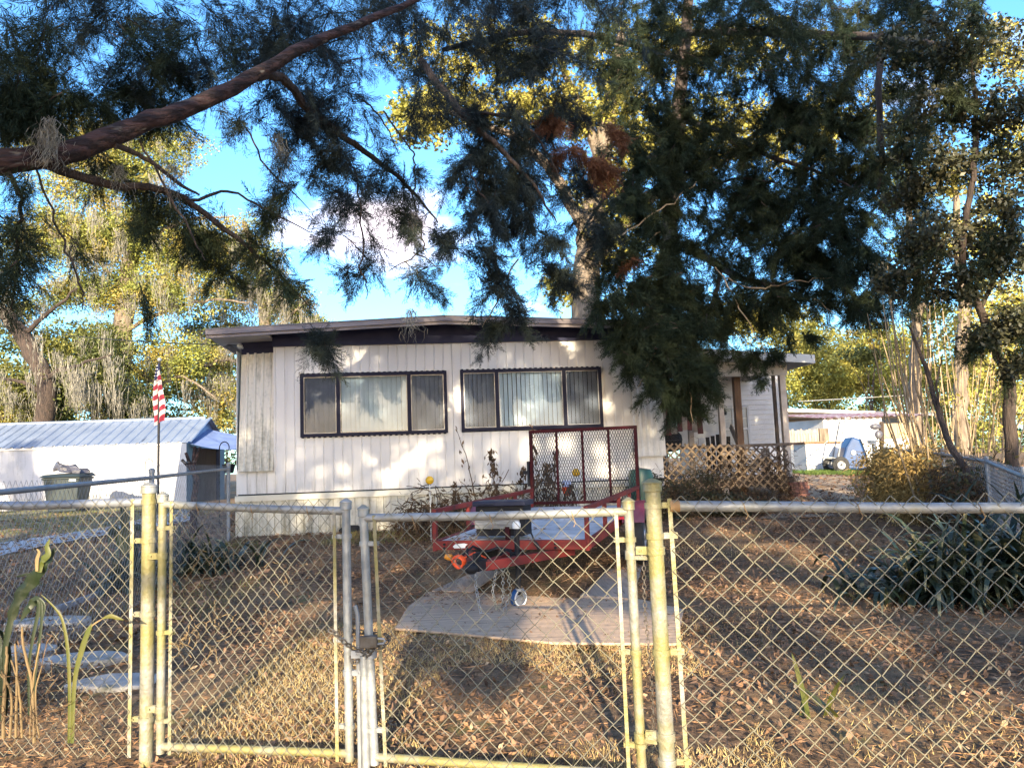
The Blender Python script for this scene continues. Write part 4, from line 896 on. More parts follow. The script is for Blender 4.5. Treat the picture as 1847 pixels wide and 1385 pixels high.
# overhead wire to the eave
a = hp(.05, -.10, 3.38); b = at(-60, 560, 46); pts = [a*(1-s)+b*s-np.array([0, 0, 1.2*4*s*(1-s)*.35]) for s in np.linspace(0, 1, 24)]
mb = MB(); mb.tube(pts, .011, 5); tag(obj('service_wire', mb, 'black_pl'), 'thin black service wire running left from the mobile home eave', 'wire')

# ------------------------------------------------------------------ left background: carport, bin, flag
cp = thing('carport', 'long white sheet-walled carport with blue ribbed metal roof and canvas front', 'carport', (-15, 29, .25))
A0, A1 = np.array([-26.5, 27.6]), np.array([-12.15, 28.4]); ed_ = (A1-A0)/np.linalg.norm(A1-A0); en = np.array([-ed_[1], ed_[0]])
def cpt(u, v, z): q = A0+ed_*u+en*v; return np.array([q[0], q[1], z])
CL, CWd, EZ, RZ = float(np.linalg.norm(A1-A0)), 4.2, 2.52, 3.48
def PW(name, m, f, smooth=False):
    mb = MB(); f(mb); return obj(name, mb, m, cp, smooth=smooth)
def sheetwall(b):
    n = 60; vs = []
    for i in range(n+1):
        u = CL*i/n; o = .05*math.sin(i*1.1)+.03*math.sin(i*2.7)
        vs += [cpt(u, o*1.2, .2), cpt(u, o, 1.3), cpt(u, .0, 2.42)]
    b.add(vs, [(3*i+j, 3*i+3+j, 3*i+4+j, 3*i+1+j) for i in range(n) for j in range(2)])
    b.add([cpt(0, CWd, .2), cpt(CL, CWd, .2), cpt(CL, CWd, 2.5), cpt(0, CWd, 2.5), cpt(0, 0, .2), cpt(0, 0, 2.5)], [(0, 1, 2, 3), (0, 3, 5, 4)])
PW('side_wall', 'tarp_w', sheetwall, True)
PW('eave_trim', 'white_wall', lambda b: b.hexa([cpt(0, -.06, 2.40), cpt(CL, -.06, 2.40), cpt(CL, -.02, 2.40), cpt(0, -.02, 2.40), cpt(0, -.06, 2.50), cpt(CL, -.06, 2.50), cpt(CL, -.02, 2.50), cpt(0, -.02, 2.50)]))
def cproof(b):
    prof = [(-.12, EZ-.05), (CWd/2, RZ), (CWd+.12, EZ-.05)]
    for (v0, z0), (v1, z1) in ((prof[0], prof[1]), (prof[1], prof[2])):
        us = []; u = -.1
        while u < CL+.1: us += [(u, 0), (u+.25, 0), (u+.275, .045), (u+.345, .045), (u+.37, 0)]; u += .37
        vs = []
        for (q, o) in us: vs += [cpt(q, v0, z0+o), cpt(q, v1, z1+o)]
        b.add(vs, [(2*i, 2*i+2, 2*i+3, 2*i+1) for i in range(len(us)-1)])
    b.tube([cpt(-.1, CWd/2, RZ+.03), cpt(CL+.1, CWd/2, RZ+.03)], .06, 6)
PW('roof', 'roof_blue', cproof)
PW('gable_canvas', 'tarp_l', lambda b: b.add([cpt(CL+.12, -.1, EZ-.02), cpt(CL+.12, CWd/2, RZ-.02), cpt(CL+.12, CWd+.1, EZ-.02), cpt(CL+.2, CWd-.4, 2.3), cpt(CL+.2, .5, 2.3)], [(0, 4, 3, 2, 1)]))
PW('canvas_front', 'tarp_b', lambda b: b.hexa([cpt(CL-.3, -.12, .2), cpt(CL+.18, -.12, .2), cpt(CL+.18, .5, .2), cpt(CL-.3, .5, .2), cpt(CL-.02, -.10, 2.45), cpt(CL+.16, -.10, 2.45), cpt(CL+.16, .55, 2.45), cpt(CL-.02, .55, 2.45)]))
PW('canvas_front', 'tarp_b', lambda b: b.hexa([cpt(CL, CWd-.5, .2), cpt(CL+.16, CWd-.5, .2), cpt(CL+.16, CWd+.1, .2), cpt(CL, CWd+.1, .2), cpt(CL, CWd-.5, 2.4), cpt(CL+.16, CWd-.5, 2.4), cpt(CL+.16, CWd+.1, 2.4), cpt(CL, CWd+.1, 2.4)]))
PW('interior', 'dark', lambda b: b.add([cpt(CL-1.5, .1, .2), cpt(CL-1.5, CWd-.1, .2), cpt(CL-1.5, CWd-.1, 2.6), cpt(CL-1.5, CWd/2, 3.4), cpt(CL-1.5, .1, 2.6)], [(0, 1, 2, 3, 4)]))
def awn(b):
    vs = []; n = 8
    for i in range(n+1):
        t = i/n
        for j in range(7):
            s = j/6; vs.append(cpt(CL+.15+2.2*t, .1+2.2*s, 2.45+.62*s-(.30+.25*s)*t-.10*math.sin(t*3.14)*(1-s)))
    b.add(vs, [(i*7+j, i*7+j+1, (i+1)*7+j+1, (i+1)*7+j) for i in range(n) for j in range(6)])
PW('awning', 'tarp_l', awn, True)
PW('awning_pole', 'galv_far', lambda b: [b.tube([cpt(CL+2.1, .45, .2), cpt(CL+2.1, .45, 2.35)], .025, 6), b.tube([cpt(CL+2.1, 3.2, .2), cpt(CL+2.1, 3.2, 2.35)], .025, 6)])
# wheelie bin with a bag on its lid
p = at(122, 918, 24.5); bn = thing('wheelie_bin', 'grey-green wheeled rubbish bin standing against the white carport wall', 'bin', (p[0], p[1], .25), R(6))
def BN(name, m, f, smooth=False, bevel=.0, par=None):
    mb = MB(); f(mb); return obj(name, mb, m, par or bn, False, smooth, bevel)
BN('body', 'bin', lambda b: [b.hexa([(-.42, -.38, .05), (.42, -.38, .05), (.42, .38, .05), (-.42, .38, .05), (-.54, -.50, 1.12), (.54, -.50, 1.12), (.54, .50, 1.12), (-.54, .50, 1.12)]), b.hexa([(-.57, -.53, 1.04), (.57, -.53, 1.04), (.57, .53, 1.04), (-.57, .53, 1.04), (-.57, -.53, 1.11), (.57, -.53, 1.11), (.57, .53, 1.11), (-.57, .53, 1.11)])], bevel=.03)
BN('lid', 'bin', lambda b: b.hexa([(-.62, -.62, 1.115), (.62, -.62, 1.115), (.62, .6, 1.125), (-.62, .6, 1.125), (-.52, -.5, 1.20), (.52, -.5, 1.20), (.52, .55, 1.24), (-.52, .55, 1.24)]), bevel=.03)
BN('handle', 'bin', lambda b: b.tube([(-.4, .5, 1.1), (-.4, .7, 1.13), (.4, .7, 1.13), (.4, .5, 1.1)], .025, 8), True)
for s in (-1, 1): BN('wheel', 'tyre', lambda b: b.lathe([(.05, -.04), (.15, -.04), (.16, 0), (.15, .04), (.05, .04)], (s*.40, .42, .16), (1, 0, 0), 16), True)
BN('label_plate', 'white_pl', lambda b: [b.box(.24, .44, -.505, -.49, .98, 1.04)])
bg_ = thing('rubbish_bag', 'crumpled black bag lying on the bin lid', 'bag', (p[0], p[1], 1.5), R(6))
mb = MB(); base = MB().ball((0, 0, 0), 1, 18, 10); vs = []
for v in base.v:
    v = np.array(v); k = 1+.22*math.sin(v[0]*7+v[1]*5)+.15*math.sin(v[1]*11+v[2]*9); vs.append((v[0]*.52*k+.02, v[1]*.40*k, max(-.02, v[2]*.20*k)+.02-.05*v[0]+.10*math.exp(-((v[0]+.55)/.25)**2)))
mb.add(vs, base.f); obj('bag_body', mb, 'bag', bg_, False, smooth=True)
mb = MB(); mb.lathe([(.05, .10), (.03, .2), (.045, .30), (.02, .32)], (-.32, 0, .05), n=8); obj('tied_neck', mb, 'bag', bg_, False, smooth=True)
# flag
p = at(285, 900, 22.0); FX, FY = p[0], p[1]
ft = at(284, 655, 22.0)[2]
fl = thing('flagpole', 'tall dark flagpole in front of the carport', 'flagpole', (FX, FY, .25))
mb = MB(); mb.tube([(FX, FY, .2), (FX, FY, ft+.05)], .034, 10); obj('pole', mb, 'black_pl', fl, smooth=True)
mb = MB(); mb.ball((FX, FY, ft+.10), .06, 10, 8); obj('finial', mb, 'galv_far', fl, smooth=True)
fg = thing('flag', 'limp red and white striped flag with starred blue corner, hanging on the dark flagpole', 'flag', (FX, FY, ft-.1))
# limp flag: the cloth hangs from the hoist in vertical folds; stripes run down with the cloth
def cloth(u, v):        # u 0..1 across the hanging bundle, v 0..1 downward
    wd = .06+.34*min(1, v*1.6)*(1-.25*max(0, v-.75)*4)
    x = FX-.02+(u-.42)*wd-.03*math.sin(v*5); y = FY-.05+.07*math.sin(u*15+v*2)*min(1, v*3+.2)
    return (x, y, ft-.02-v*1.72-(.18*(abs(u-.5)) if v > .9 else 0))
NS = 13
for part_, vr in (('canton', (0.0, .27)), ('stripes', (.22, 1.0))):
    pass
for k in range(NS):
    mb = MB(); vs = []; n = 16
    # stripes slope: each stripe is a slanting band of the bundle
    for i in range(n+1):
        v = i/n
        for q in (0, .5, 1):
            vv = (k+q)/NS; u_ = v
            vs.append(cloth(u_, min(1, max(0, vv*1.05-.16*(u_-.3)+.05*math.sin(u_*6)))))
    mb.add(vs, [(3*i+j, 3*i+3+j, 3*i+4+j, 3*i+1+j) for i in range(n) for j in range(2)])
    obj('stripe' if k > 2 else 'canton', mb, ('stripe_r' if k % 2 == 0 else 'stripe_w') if k > 2 else 'canton', fg, smooth=True)
mb = MB()
for i in range(12):
    c = np.array(cloth(.2+.5*(i % 3)/2, .04+.17*(i//3)/3)); c[1] -= .035
    P = [(c[0]+.018*(1 if j % 2 == 0 else .4)*math.sin(j*math.pi/5), c[1], c[2]+.018*(1 if j % 2 == 0 else .4)*math.cos(j*math.pi/5)) for j in range(10)]
    mb.add(P, [tuple(range(10))])
obj('star', mb, 'stripe_w', fg)
# shepherd's hooks
def hook(px, pyt, pyb, D, label):
    a = at(px, pyt, D); z0 = .2; t = thing('shepherds_hook', label, 'garden hook', (a[0], a[1], z0), 0, 'garden hooks')
    mb = MB(); z = a[2]; pts = [(a[0], a[1], z0), (a[0], a[1], z-.12)]+[(a[0]+.1-.1*math.cos(q), a[1], z-.12+.12*math.sin(q)) for q in np.linspace(.3, 3.6, 9)]+[(a[0]+.24, a[1], z-.17)]
    mb.tube(pts, .011, 6); obj('hook_rod', mb, 'black_pl', t, smooth=True); return t
hook(262, 828, 900, 20, 'thin dark garden hook beside the flagpole')
hook(396, 797, 850, 16, 'thin dark garden hook in front of the carport opening')
p = at(397, 838, 16.05); mb = MB(); mb.lathe([(.09, -.16), (.13, 0), (.14, .02)], p+[.18, 0, -.02], n=14); tag(obj('hanging_pot', mb, 'black_pl', smooth=True), 'small black pot hanging by the carport opening', 'pot')
# lopped stump
p = G(*at(351, 945, 13.4)[:2]); st = thing('tree_stump', 'lopped brown tree stump with cut stubs behind the left gate', 'stump', p)
mb = MB(); mb.tube([p+[0, 0, -.05], p+[-.03, 0, .5], p+[.04, 0, .95], p+[-.06, 0, 1.2]], [.07, .055, .05, .05], 9); obj('trunk', mb, 'bark_limb', st, smooth=True)
for dx, dz in ((-.16, 1.42), (-.02, 1.52), (.10, 1.5), (-.22, 1.3)):
    mb = MB(); mb.tube([p+[-.05, 0, 1.12], p+[dx, random.uniform(-.05, .05), dz]], [.03, .026], 7); obj('branch_stub', mb, 'bark_limb', st, smooth=True)
# pale vehicle seen beside the carport
p = at(412, 905, 23.0)
vn = thing('parked_van', 'pale van partly hidden behind the left corner of the mobile home', 'van', (p[0]+1.2, p[1]+1.5, .3), R(8))
def VN(name, m, f, bevel=.0, smooth=False):
    mb = MB(); f(mb); return obj(name, mb, m, vn, False, smooth, bevel)
VN('body', 'white_pl', lambda b: b.prism([(-.9, -2.3, .35), (-.9, -2.35, .95), (-.9, -1.5, 1.10), (-.9, -.9, 1.85), (-.9, 2.2, 1.9), (-.9, 2.3, .35)], (1.8, 0, 0)), .06)
VN('windscreen', mat('dark car glass', (.03, .06, .08), rough=.05), lambda b: b.add([(-.78, -1.47, 1.15), (.78, -1.47, 1.15), (.7, -.96, 1.80), (-.7, -.96, 1.80)], [(0, 1, 2, 3)]))
for s in (-1, 1):
    VN('side_window', M['dark'], lambda b: b.box(s*.9-.005, s*.9+.005, -.85, 1.8, 1.2, 1.7))
    VN('headlight', 'alu', lambda b: b.box(s*.62-.18, s*.62+.18, -2.37, -2.30, .75, .92), .02)
    for y in (-1.5, 1.5): VN('wheel', 'tyre', lambda b: b.lathe([(.2, -.1), (.32, -.1), (.34, 0), (.32, .1), (.2, .1)], (s*.82, y, .30), (1, 0, 0), 20), smooth=True)

# ------------------------------------------------------------------ right background: sheds, wheelbarrow, timber
gz = .70
def shed_right():
    A, B = at(1490, 830, 27.0), at(1660, 832, 27.6)
    t = thing('garden_shed', 'white shed with red and white corrugated roof and tan timber front', 'shed', (A[0], A[1], gz))
    a, b = np.array(A[:2]), np.array(B[:2]); e = (b-a)/np.linalg.norm(b-a); n = np.array([-e[1], e[0]]); L = np.linalg.norm(b-a)
    q = lambda u, v, z: np.array([*(a+e*u+n*v), z])
    def wal(m):
        k = int(L*.62/.12); vs = []
        for i in range(k+1): vs += [q(L*.62*i/k, .012*(i % 2), .6), q(L*.62*i/k, .012*(i % 2), 2.42)]
        m.add(vs, [(2*i, 2*i+2, 2*i+3, 2*i+1) for i in range(k)])
        m.add([q(0, 0, .6), q(0, 2.5, .6), q(0, 2.5, 2.45), q(0, 0, 2.42)], [(0, 3, 2, 1)])
        m.add([q(L, 0, .6), q(L, 2.5, .6), q(L, 2.5, 2.45), q(L, 0, 2.42)], [(0, 3, 2, 1)])
    mb = MB(); wal(mb); obj('wall', mb, 'white_wall', t)
    mb = MB()
    for i in range(5):
        u0 = L*.62+.02+i*(L*.38)/5; mb.hexa([q(u0, -.03, .6), q(u0+L*.38/5-.015, -.03, .6), q(u0+L*.38/5-.015, .0, .6), q(u0, .0, .6), q(u0, -.03, 2.2), q(u0+L*.38/5-.015, -.03, 2.2), q(u0+L*.38/5-.015, .0, 2.2), q(u0, .0, 2.2)])
    obj('timber_front', mb, 'tanwood', t)
    mb = MB(); mb.hexa([q(L*.58, -.05, .6), q(L*.62, -.05, .6), q(L*.62, 0, .6), q(L*.58, 0, .6), q(L*.58, -.05, 2.15), q(L*.62, -.05, 2.15), q(L*.62, 0, 2.15), q(L*.58, 0, 2.15)]); obj('door_gap', mb, 'dark', t)
    mb = MB(); k = 60; vs = []
    for i in range(k+1): u = -.3+(L+.5)*i/k; o = .03*math.sin(i*1.6); vs += [q(u, -.25, 2.45+o), q(u, 2.6, 2.72+o)]
    mb.add(vs, [(2*i, 2*i+2, 2*i+3, 2*i+1) for i in range(k)]); obj('roof', mb, 'roof_red', t, smooth=True)
shed_right()
def low_building():
    A, B = at(1400, 735, 36.0), at(1665, 750, 38.5)
    a, b = np.array(A[:2]), np.array(B[:2]); e = (b-a)/np.linalg.norm(b-a); n = np.array([-e[1], e[0]]); L = np.linalg.norm(b-a)
    t = thing('outbuilding', 'long low outbuilding with flat white roof and shaded open front', 'building', (A[0], A[1], gz))
    q = lambda u, v, z: np.array([*(a+e*u+n*v), z])
    bx_ = lambda m, u0, u1, v0, v1, z0, z1: m.hexa([q(u0, v0, z0), q(u1, v0, z0), q(u1, v1, z0), q(u0, v1, z0), q(u0, v0, z1), q(u1, v0, z1), q(u1, v1, z1), q(u0, v1, z1)])
    mb = MB(); mb.hexa([q(-.3, -.6, 3.20), q(L+.3, -.6, 2.85), q(L+.3, 4, 2.85), q(-.3, 4, 3.20), q(-.3, -.6, 3.34), q(L+.3, -.6, 2.98), q(L+.3, 4, 2.98), q(-.3, 4, 3.34)]); obj('roof', mb, 'white_wall', t)
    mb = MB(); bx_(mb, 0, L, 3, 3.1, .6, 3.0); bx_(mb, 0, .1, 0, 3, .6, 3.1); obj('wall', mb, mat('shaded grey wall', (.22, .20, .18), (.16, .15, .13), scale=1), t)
    for u in (.1, 3.9, L-.2): mb = MB(); bx_(mb, u, u+.1, -.1, 0, .6, 3.0); obj('post', mb, 'white_wall', t)
    for (u0, u1) in ((.9, 1.4), (1.7, 2.6)): mb = MB(); bx_(mb, u0, u1, 2.94, 2.98, 1.3, 2.5); obj('window', mb, 'lap', t)
low_building()
def pickets():
    A, B = at(1424, 800, 25.0), at(1480, 800, 25.4); t = thing('picket_fence', 'short grey picket fence above chain-link, left of the white shed', 'fence', (A[0], A[1], gz))
    e = (B-A)/11; mb = MB()
    for i in range(11): p_ = A+e*i; mb.box(p_[0], p_[0]+.075, p_[1], p_[1]+.02, 1.40, 2.02+.03*math.sin(i*2.1))
    obj('boards', mb, 'greywood', t)
    mb = MB(); mb.bar((A[0], A[1]+.03, 1.95), (B[0]+.1, B[1]+.03, 1.95), .03, .10); mb.bar((A[0], A[1]+.03, 1.42), (B[0]+.1, B[1]+.03, 1.42), .03, .05); obj('rail', mb, 'greywood', t)
    mb = MB(); mb.box(B[0]-.05, B[0]+.25, B[1]-.12, B[1]+.1, .6, 2.05); obj('post', mb, 'bark_oak', t)
    GF[0] = 0; fast('mesh', chainlink(A[:2]-[0, .05], B[:2]-[0, .05], .72, 1.42, .10, .10, .004), 'wire_far', t); GF[0] = 1
pickets()
def white_chest():
    A = at(1457, 857, 23.0); t = thing('storage_chest', 'white ribbed storage chest with brown lid behind the wheelbarrow', 'chest', (A[0], A[1], gz-.08), R(4))
    mb = MB(); ribbed(mb, 0, 1.15, 0, .92, 0, pitch=.2); mb.box(0, .01, .02, .85, 0, .92); mb.box(1.14, 1.15, .02, .85, 0, .92); mb.box(0, 1.15, .84, .85, 0, .92); obj('body', mb, 'white_wall', t, False)
    mb = MB(); mb.hexa([(-.06, -.08, .925), (1.5, -.08, .90), (1.5, .9, .90), (-.06, .9, .925), (-.06, -.08, .98), (1.5, -.08, .95), (1.5, .9, .95), (-.06, .9, .98)]); obj('lid', mb, 'woodbr', t, False, bevel=.01)
white_chest()
def freezer():
    A = at(1548, 842, 24.5); t = thing('chest_freezer', 'white appliance with grey stains between wheelbarrow and dry vine', 'freezer', (A[0], A[1], gz-.03), R(2))
    mb = MB(); mb.box(0, 1.75, 0, .8, .05, .86); obj('body', mb, 'white_wall', t, False, bevel=.03)
    mb = MB(); mb.box(-.02, 1.77, -.02, .82, .865, .94); obj('lid', mb, 'white_pl', t, False, bevel=.02)
freezer()
def barrow():
    A = at(1508, 848, 22.0); t = thing('wheelbarrow', 'blue plastic wheelbarrow tipped upright on two black wheels', 'wheelbarrow', (A[0], A[1], .68), R(-4))
    def P(name, m, f, smooth=False, bevel=0, par=None): mb = MB(); f(mb); return obj(name, mb, m, par or t, False, smooth, bevel)
    P('tub', 'blue', lambda b: b.prism([(.02, -.3, .12), (.78, -.3, .04), (.76, -.3, .42), (.62, -.3, .92), (.42, -.3, 1.0), (.22, -.3, .70)], (0, .62, 0)), bevel=.05)
    P('tub_rim', 'white_pl', lambda b: b.prism([(.79, -.33, .06), (.86, -.33, .10), (.82, -.33, .55), (.72, -.33, .92), (.63, -.33, .94), (.77, -.33, .44)], (0, .66, 0)), bevel=.015)
    for s in (-.42, .40):
        wq = P('wheel', 'tyre', lambda b: b.lathe([(.11, -.055), (.19, -.06), (.225, -.04), (.23, 0), (.225, .04), (.19, .06), (.11, .055)], (.0, s, .23), (0, 1, 0), 24, False), True)
        P('rim', 'rim', lambda b: b.lathe([(.112, -.045), (.05, -.03), (.02, -.05), (.02, .05), (.05, .03), (.112, .045)], (.0, s, .23), (0, 1, 0), 20, False), True, par=wq)
    for s in (-.22, .22): P('handle', 'galv', lambda b: b.tube([(-.02, s, .30), (.12, s, .85), (.24, s, 1.30), (.30, s, 1.55)], .022, 8), True)
    P('stand', 'galv', lambda b: b.tube([(.0, -.25, .4), (-.45, -.25, .5), (-.50, -.25, .7), (-.25, -.25, .9)], .016, 6), True)
    P('stand', 'galv', lambda b: b.tube([(.0, .2, .4), (-.4, .2, .45), (-.45, .2, .65), (-.2, .2, .8)], .016, 6), True)
    P('foot_plate', 'galv_far', lambda b: b.bar((.8, -.1, .12), (1.7, -.1, .16), .5, .05))
    P('emblem', 'white_pl', lambda b: [b.torus((.40, -.332, .55), .055, .012, (0, 1, 0), 14, 5), b.box(.385, .415, -.336, -.322, .52, .58)])
barrow()
def tyre_stack():
    p = at(1592, 800, 24.0); mb = MB(); t = thing('junk_post', 'dark weathered post with rags leaning on the white shed', 'post', (p[0], p[1], gz))
    mb.tube([(p[0], p[1], .6), (p[0]-.03, p[1], 1.4), (p[0]+.02, p[1], 2.15)], [.10, .08, .07], 8); obj('post_shaft', mb, 'bark', t, smooth=True)
    mb = MB(); mb.ball((p[0]-.2, p[1]-.05, 2.0), .14, 10, 6, (1.3, .6, .7)); mb.ball((p[0]-.12, p[1]-.05, 1.75), .13, 10, 6, (1, .6, 1.1)); obj('rag', mb, 'bag', t, smooth=True)
tyre_stack()
def ut_pole():
    p = at(1640, 735, 33.0); t = thing('utility_pole', 'leaning pale pole with wires behind the red-roofed shed', 'pole', (p[0], p[1], gz))
    mb = MB(); tp = at(1632, 690, 33.0); mb.tube([(p[0]+.6, p[1], .6), p, tp], .09, 8); obj('pole_shaft', mb, 'galv_far', t, smooth=True)
    for (pt, en_) in ((at(1634, 713, 33.0), at(1440, 724, 33.0)),):
        mb = MB(); mb.tube([pt, en_], .02, 5); obj('wire', mb, 'galv', t)
ut_pole()

# ------------------------------------------------------------------ vegetation
def unit(v): return v/(np.linalg.norm(v, axis=-1, keepdims=True)+1e-9)
def rhomb(c, a, b):      # centre, half-length vec, half-width vec -> quads
    return np.stack([c-a, c+b-a*.1, c+a, c-b-a*.1], -2)
def frames(d, roll=None):
    """orthonormal frames with x along d"""
    d = unit(d); n = len(d); h = np.where(np.abs(d[:, 2:3]) < .9, np.array([[0, 0, 1.]]), np.array([[1., 0, 0]]))
    y = unit(np.cross(h, d)); z = np.cross(d, y)
    a = rng.uniform(0, 2*np.pi, n) if roll is None else roll
    c, s = np.cos(a)[:, None], np.sin(a)[:, None]
    return np.stack([d, y*c+z*s, -y*s+z*c], 1)      # rows x,y,z
def place(T, fr, s, t):   # T (k,4,3)
    V = np.einsum('kvi,nij->nkvj', T, fr)*np.asarray(s).reshape(-1, 1, 1, 1)+t[:, None, None, :]
    return V.reshape(-1, 4, 3)
def spray_template(n=34, wid=.0075, seed=0):
    """one flat-ish cedar spray of unit-ish length .34, drooping twigs with scale leaves"""
    g = np.random.default_rng(seed); Q = []
    xs_ = np.linspace(.03, .34, n//2)
    for i, x in enumerate(xs_):
        for sg in (-1, 1):
            L = (.13*(1-x/.42)+.025)*g.uniform(.7, 1.25); an = R(g.uniform(25, 50)); tw = g.uniform(-.5, .5)
            d = np.array([math.cos(an), sg*math.sin(an)*math.cos(tw), sg*math.sin(an)*math.sin(tw)-.12]); d /= np.linalg.norm(d)
            base = np.array([x+g.uniform(-.01, .01), 0, -.5*x*x]); b = np.cross(d, g.normal(size=3)); b /= np.linalg.norm(b)
            Q.append(rhomb(base+d*L/2, d*L/2, b*wid))
            for q in range(2):
                d2 = unit(d+g.normal(size=3)*.55); L2 = L*g.uniform(.35, .55); p0 = base+d*L*g.uniform(.3, .8)
                b2 = unit(np.cross(d2, g.normal(size=3))); Q.append(rhomb(p0+d2*L2/2, d2*L2/2, b2*wid*.8))
    for i in range(4):
        a = np.array([.085*i, 0, -.5*(.085*i)**2]); b = np.array([.085*(i+1), 0, -.5*(.085*(i+1))**2]); Q.append(rhomb((a+b)/2, (b-a)/2*1.05, np.array([0, .003, 0])))
    return np.array(Q)
SPR = [spray_template(30, .0036, s) for s in range(4)]
def cedar_branches(p0, d0, L, wid=1.0, per=4, steps=6, droop=.45):
    """drooping branchlets dressed with sprays; returns (leaf quads, twig quads)"""
    n = len(p0); d0 = unit(d0); L = np.asarray(L).reshape(-1, 1); leaf = []; tw = []; prev = p0
    for j in range(1, steps+1):
        t = j/steps; p = p0+d0*L*t+np.array([[0, 0, -1.]])*droop*L*t*t
        dd = unit(p-prev)
        b = unit(np.cross(dd, rng.normal(size=(n, 3))))*(.006*(1.15-t)*wid+.0015); tw.append(np.stack([prev-b, prev+b, p+b*.8, p-b*.8], 1)); prev = p
        for k in range(per):
            dr = unit(dd+rng.normal(size=(n, 3))*.55+np.array([[0, 0, -.35]]))
            s = rng.uniform(.55, 1.15, n)*(1.1-.35*t); T = SPR[rng.integers(4)]
            fr = frames(dr); pp = p-dd*L/steps*rng.uniform(0, 1, (n, 1))
            Tm = T.copy()
            if wid != 1.0:      # widen leaf blades for farther trees
                c = Tm.mean(1, keepdims=True); wv = (Tm[:, 1:2]-Tm[:, 3:4])/2; Tm[:, 1:2] += wv*(wid-1); Tm[:, 3:4] -= wv*(wid-1)
            leaf.append(place(Tm, fr, s, pp))
    return np.concatenate(leaf), np.concatenate(tw)
def blob_points(bl):
    """bl: (x, y, D, rx, ry, n) in photo pixels -> start points and lengths"""
    P, Ls = [], []
    for (x, y, D, rx, ry, n) in bl:
        k = D/F
        u_ = rng.normal(size=(n, 3)); u_ = unit(u_)*rng.uniform(0, 1, (n, 1))**.45
        c = at(x, y, D)+np.array([0, 0, .12])
        P.append(c+u_*np.array([rx*k, min(rx, ry)*k*.9+.15, ry*k])); Ls.append(np.clip(rng.uniform(.5, 1.0, n)*(.3+.8*rx*k), .35, 1.15))
    return np.concatenate(P), np.concatenate(Ls)
def dressed(blobs, wid=1.0, per=5, steps=6, droop=.5, away=None):
    P, Ls = blob_points(blobs); n = len(P); az = rng.uniform(0, 2*np.pi, n)
    d = np.stack([np.cos(az), np.sin(az)*.8, rng.uniform(-.65, .15, n)], 1)
    if away is not None: d = unit(d)+np.array(away)
    return cedar_branches(P-unit(d)*Ls[:, None]*.45, d, Ls, wid, per, steps, droop)
def limb_mesh(pts, radii, n=10, wob=.0):
    P = np.array(pts, float); k = 6; out = []; rr = []
    for i in range(len(P)-1):
        for t in np.linspace(0, 1, k, endpoint=False):
            p_1 = P[max(i-1, 0)]; p2 = P[i+1]; p3 = P[min(i+2, len(P)-1)]; p1 = P[i]
            q = .5*((2*p1)+(-p_1+p2)*t+(2*p_1-5*p1+4*p2-p3)*t*t+(-p_1+3*p1-3*p2+p3)*t**3)
            out.append(q+rng.normal(size=3)*wob); rr.append((radii[i]*(1-t)+radii[i+1]*t)*(1+rng.uniform(-.06, .06)))
    out.append(P[-1]); rr.append(radii[-1]); mb = MB(); mb.tube(out, rr, n); return mb
def L_(pts): return [at(*p) for p in pts]
def moss_quads(P, Ls, wid=.012, strands=16, spread=.07):
    """hanging spanish moss tufts: wavy thin ribbons"""
    Q = []; n = len(P)
    for s in range(strands):
        o = rng.normal(size=(n, 3))*spread*np.array([1, 1, .4]); cur = P+o; l = Ls*rng.uniform(.35, 1.0, n); st = 6
        for j in range(st):
            nx_ = cur+np.stack([rng.normal(size=n)*.03, rng.normal(size=n)*.03, -l/st], 1)+(-o*.10)
            a = rng.uniform(0, 6.28, n); b = np.stack([np.cos(a), np.sin(a), np.zeros(n)], 1)*wid*(1-.6*j/st)
            Q.append(np.stack([cur-b, cur+b, nx_+b*.8, nx_-b*.8], 1)); cur = nx_
    return np.concatenate(Q)
def broad_quads(blobs, per, rad, leaf, flat=.6):
    """leaf clumps filling ellipsoids; blobs (x,y,D,rx,ry,n clumps)"""
    Q = []
    for (x, y, D, rx, ry, n) in blobs:
        k = D/F; u_ = unit(rng.normal(size=(n, 3)))*rng.uniform(.0, 1, (n, 1))**.4
        c = at(x, y, D)+u_*np.array([rx*k, .6*min(rx, ry)*k+.3, ry*k])
        r = rad*rng.uniform(.6, 1.3, (n, 1, 1))
        pts = c[:, None, :]+unit(rng.normal(size=(n, per, 3)))*rng.uniform(.1, 1, (n, per, 1))**.5*r*np.array([1, 1, flat])
        pts = pts.reshape(-1, 3); m = len(pts); nr = unit(rng.normal(size=(m, 3))+np.array([0, -.2, .6])); d = unit(np.cross(nr, rng.normal(size=(m, 3)))); b = np.cross(nr, d)
        s = leaf*rng.uniform(.45, 1.4, (m, 1)); Q.append(rhomb(pts, d*s, b*s*.55))
    return np.concatenate(Q)

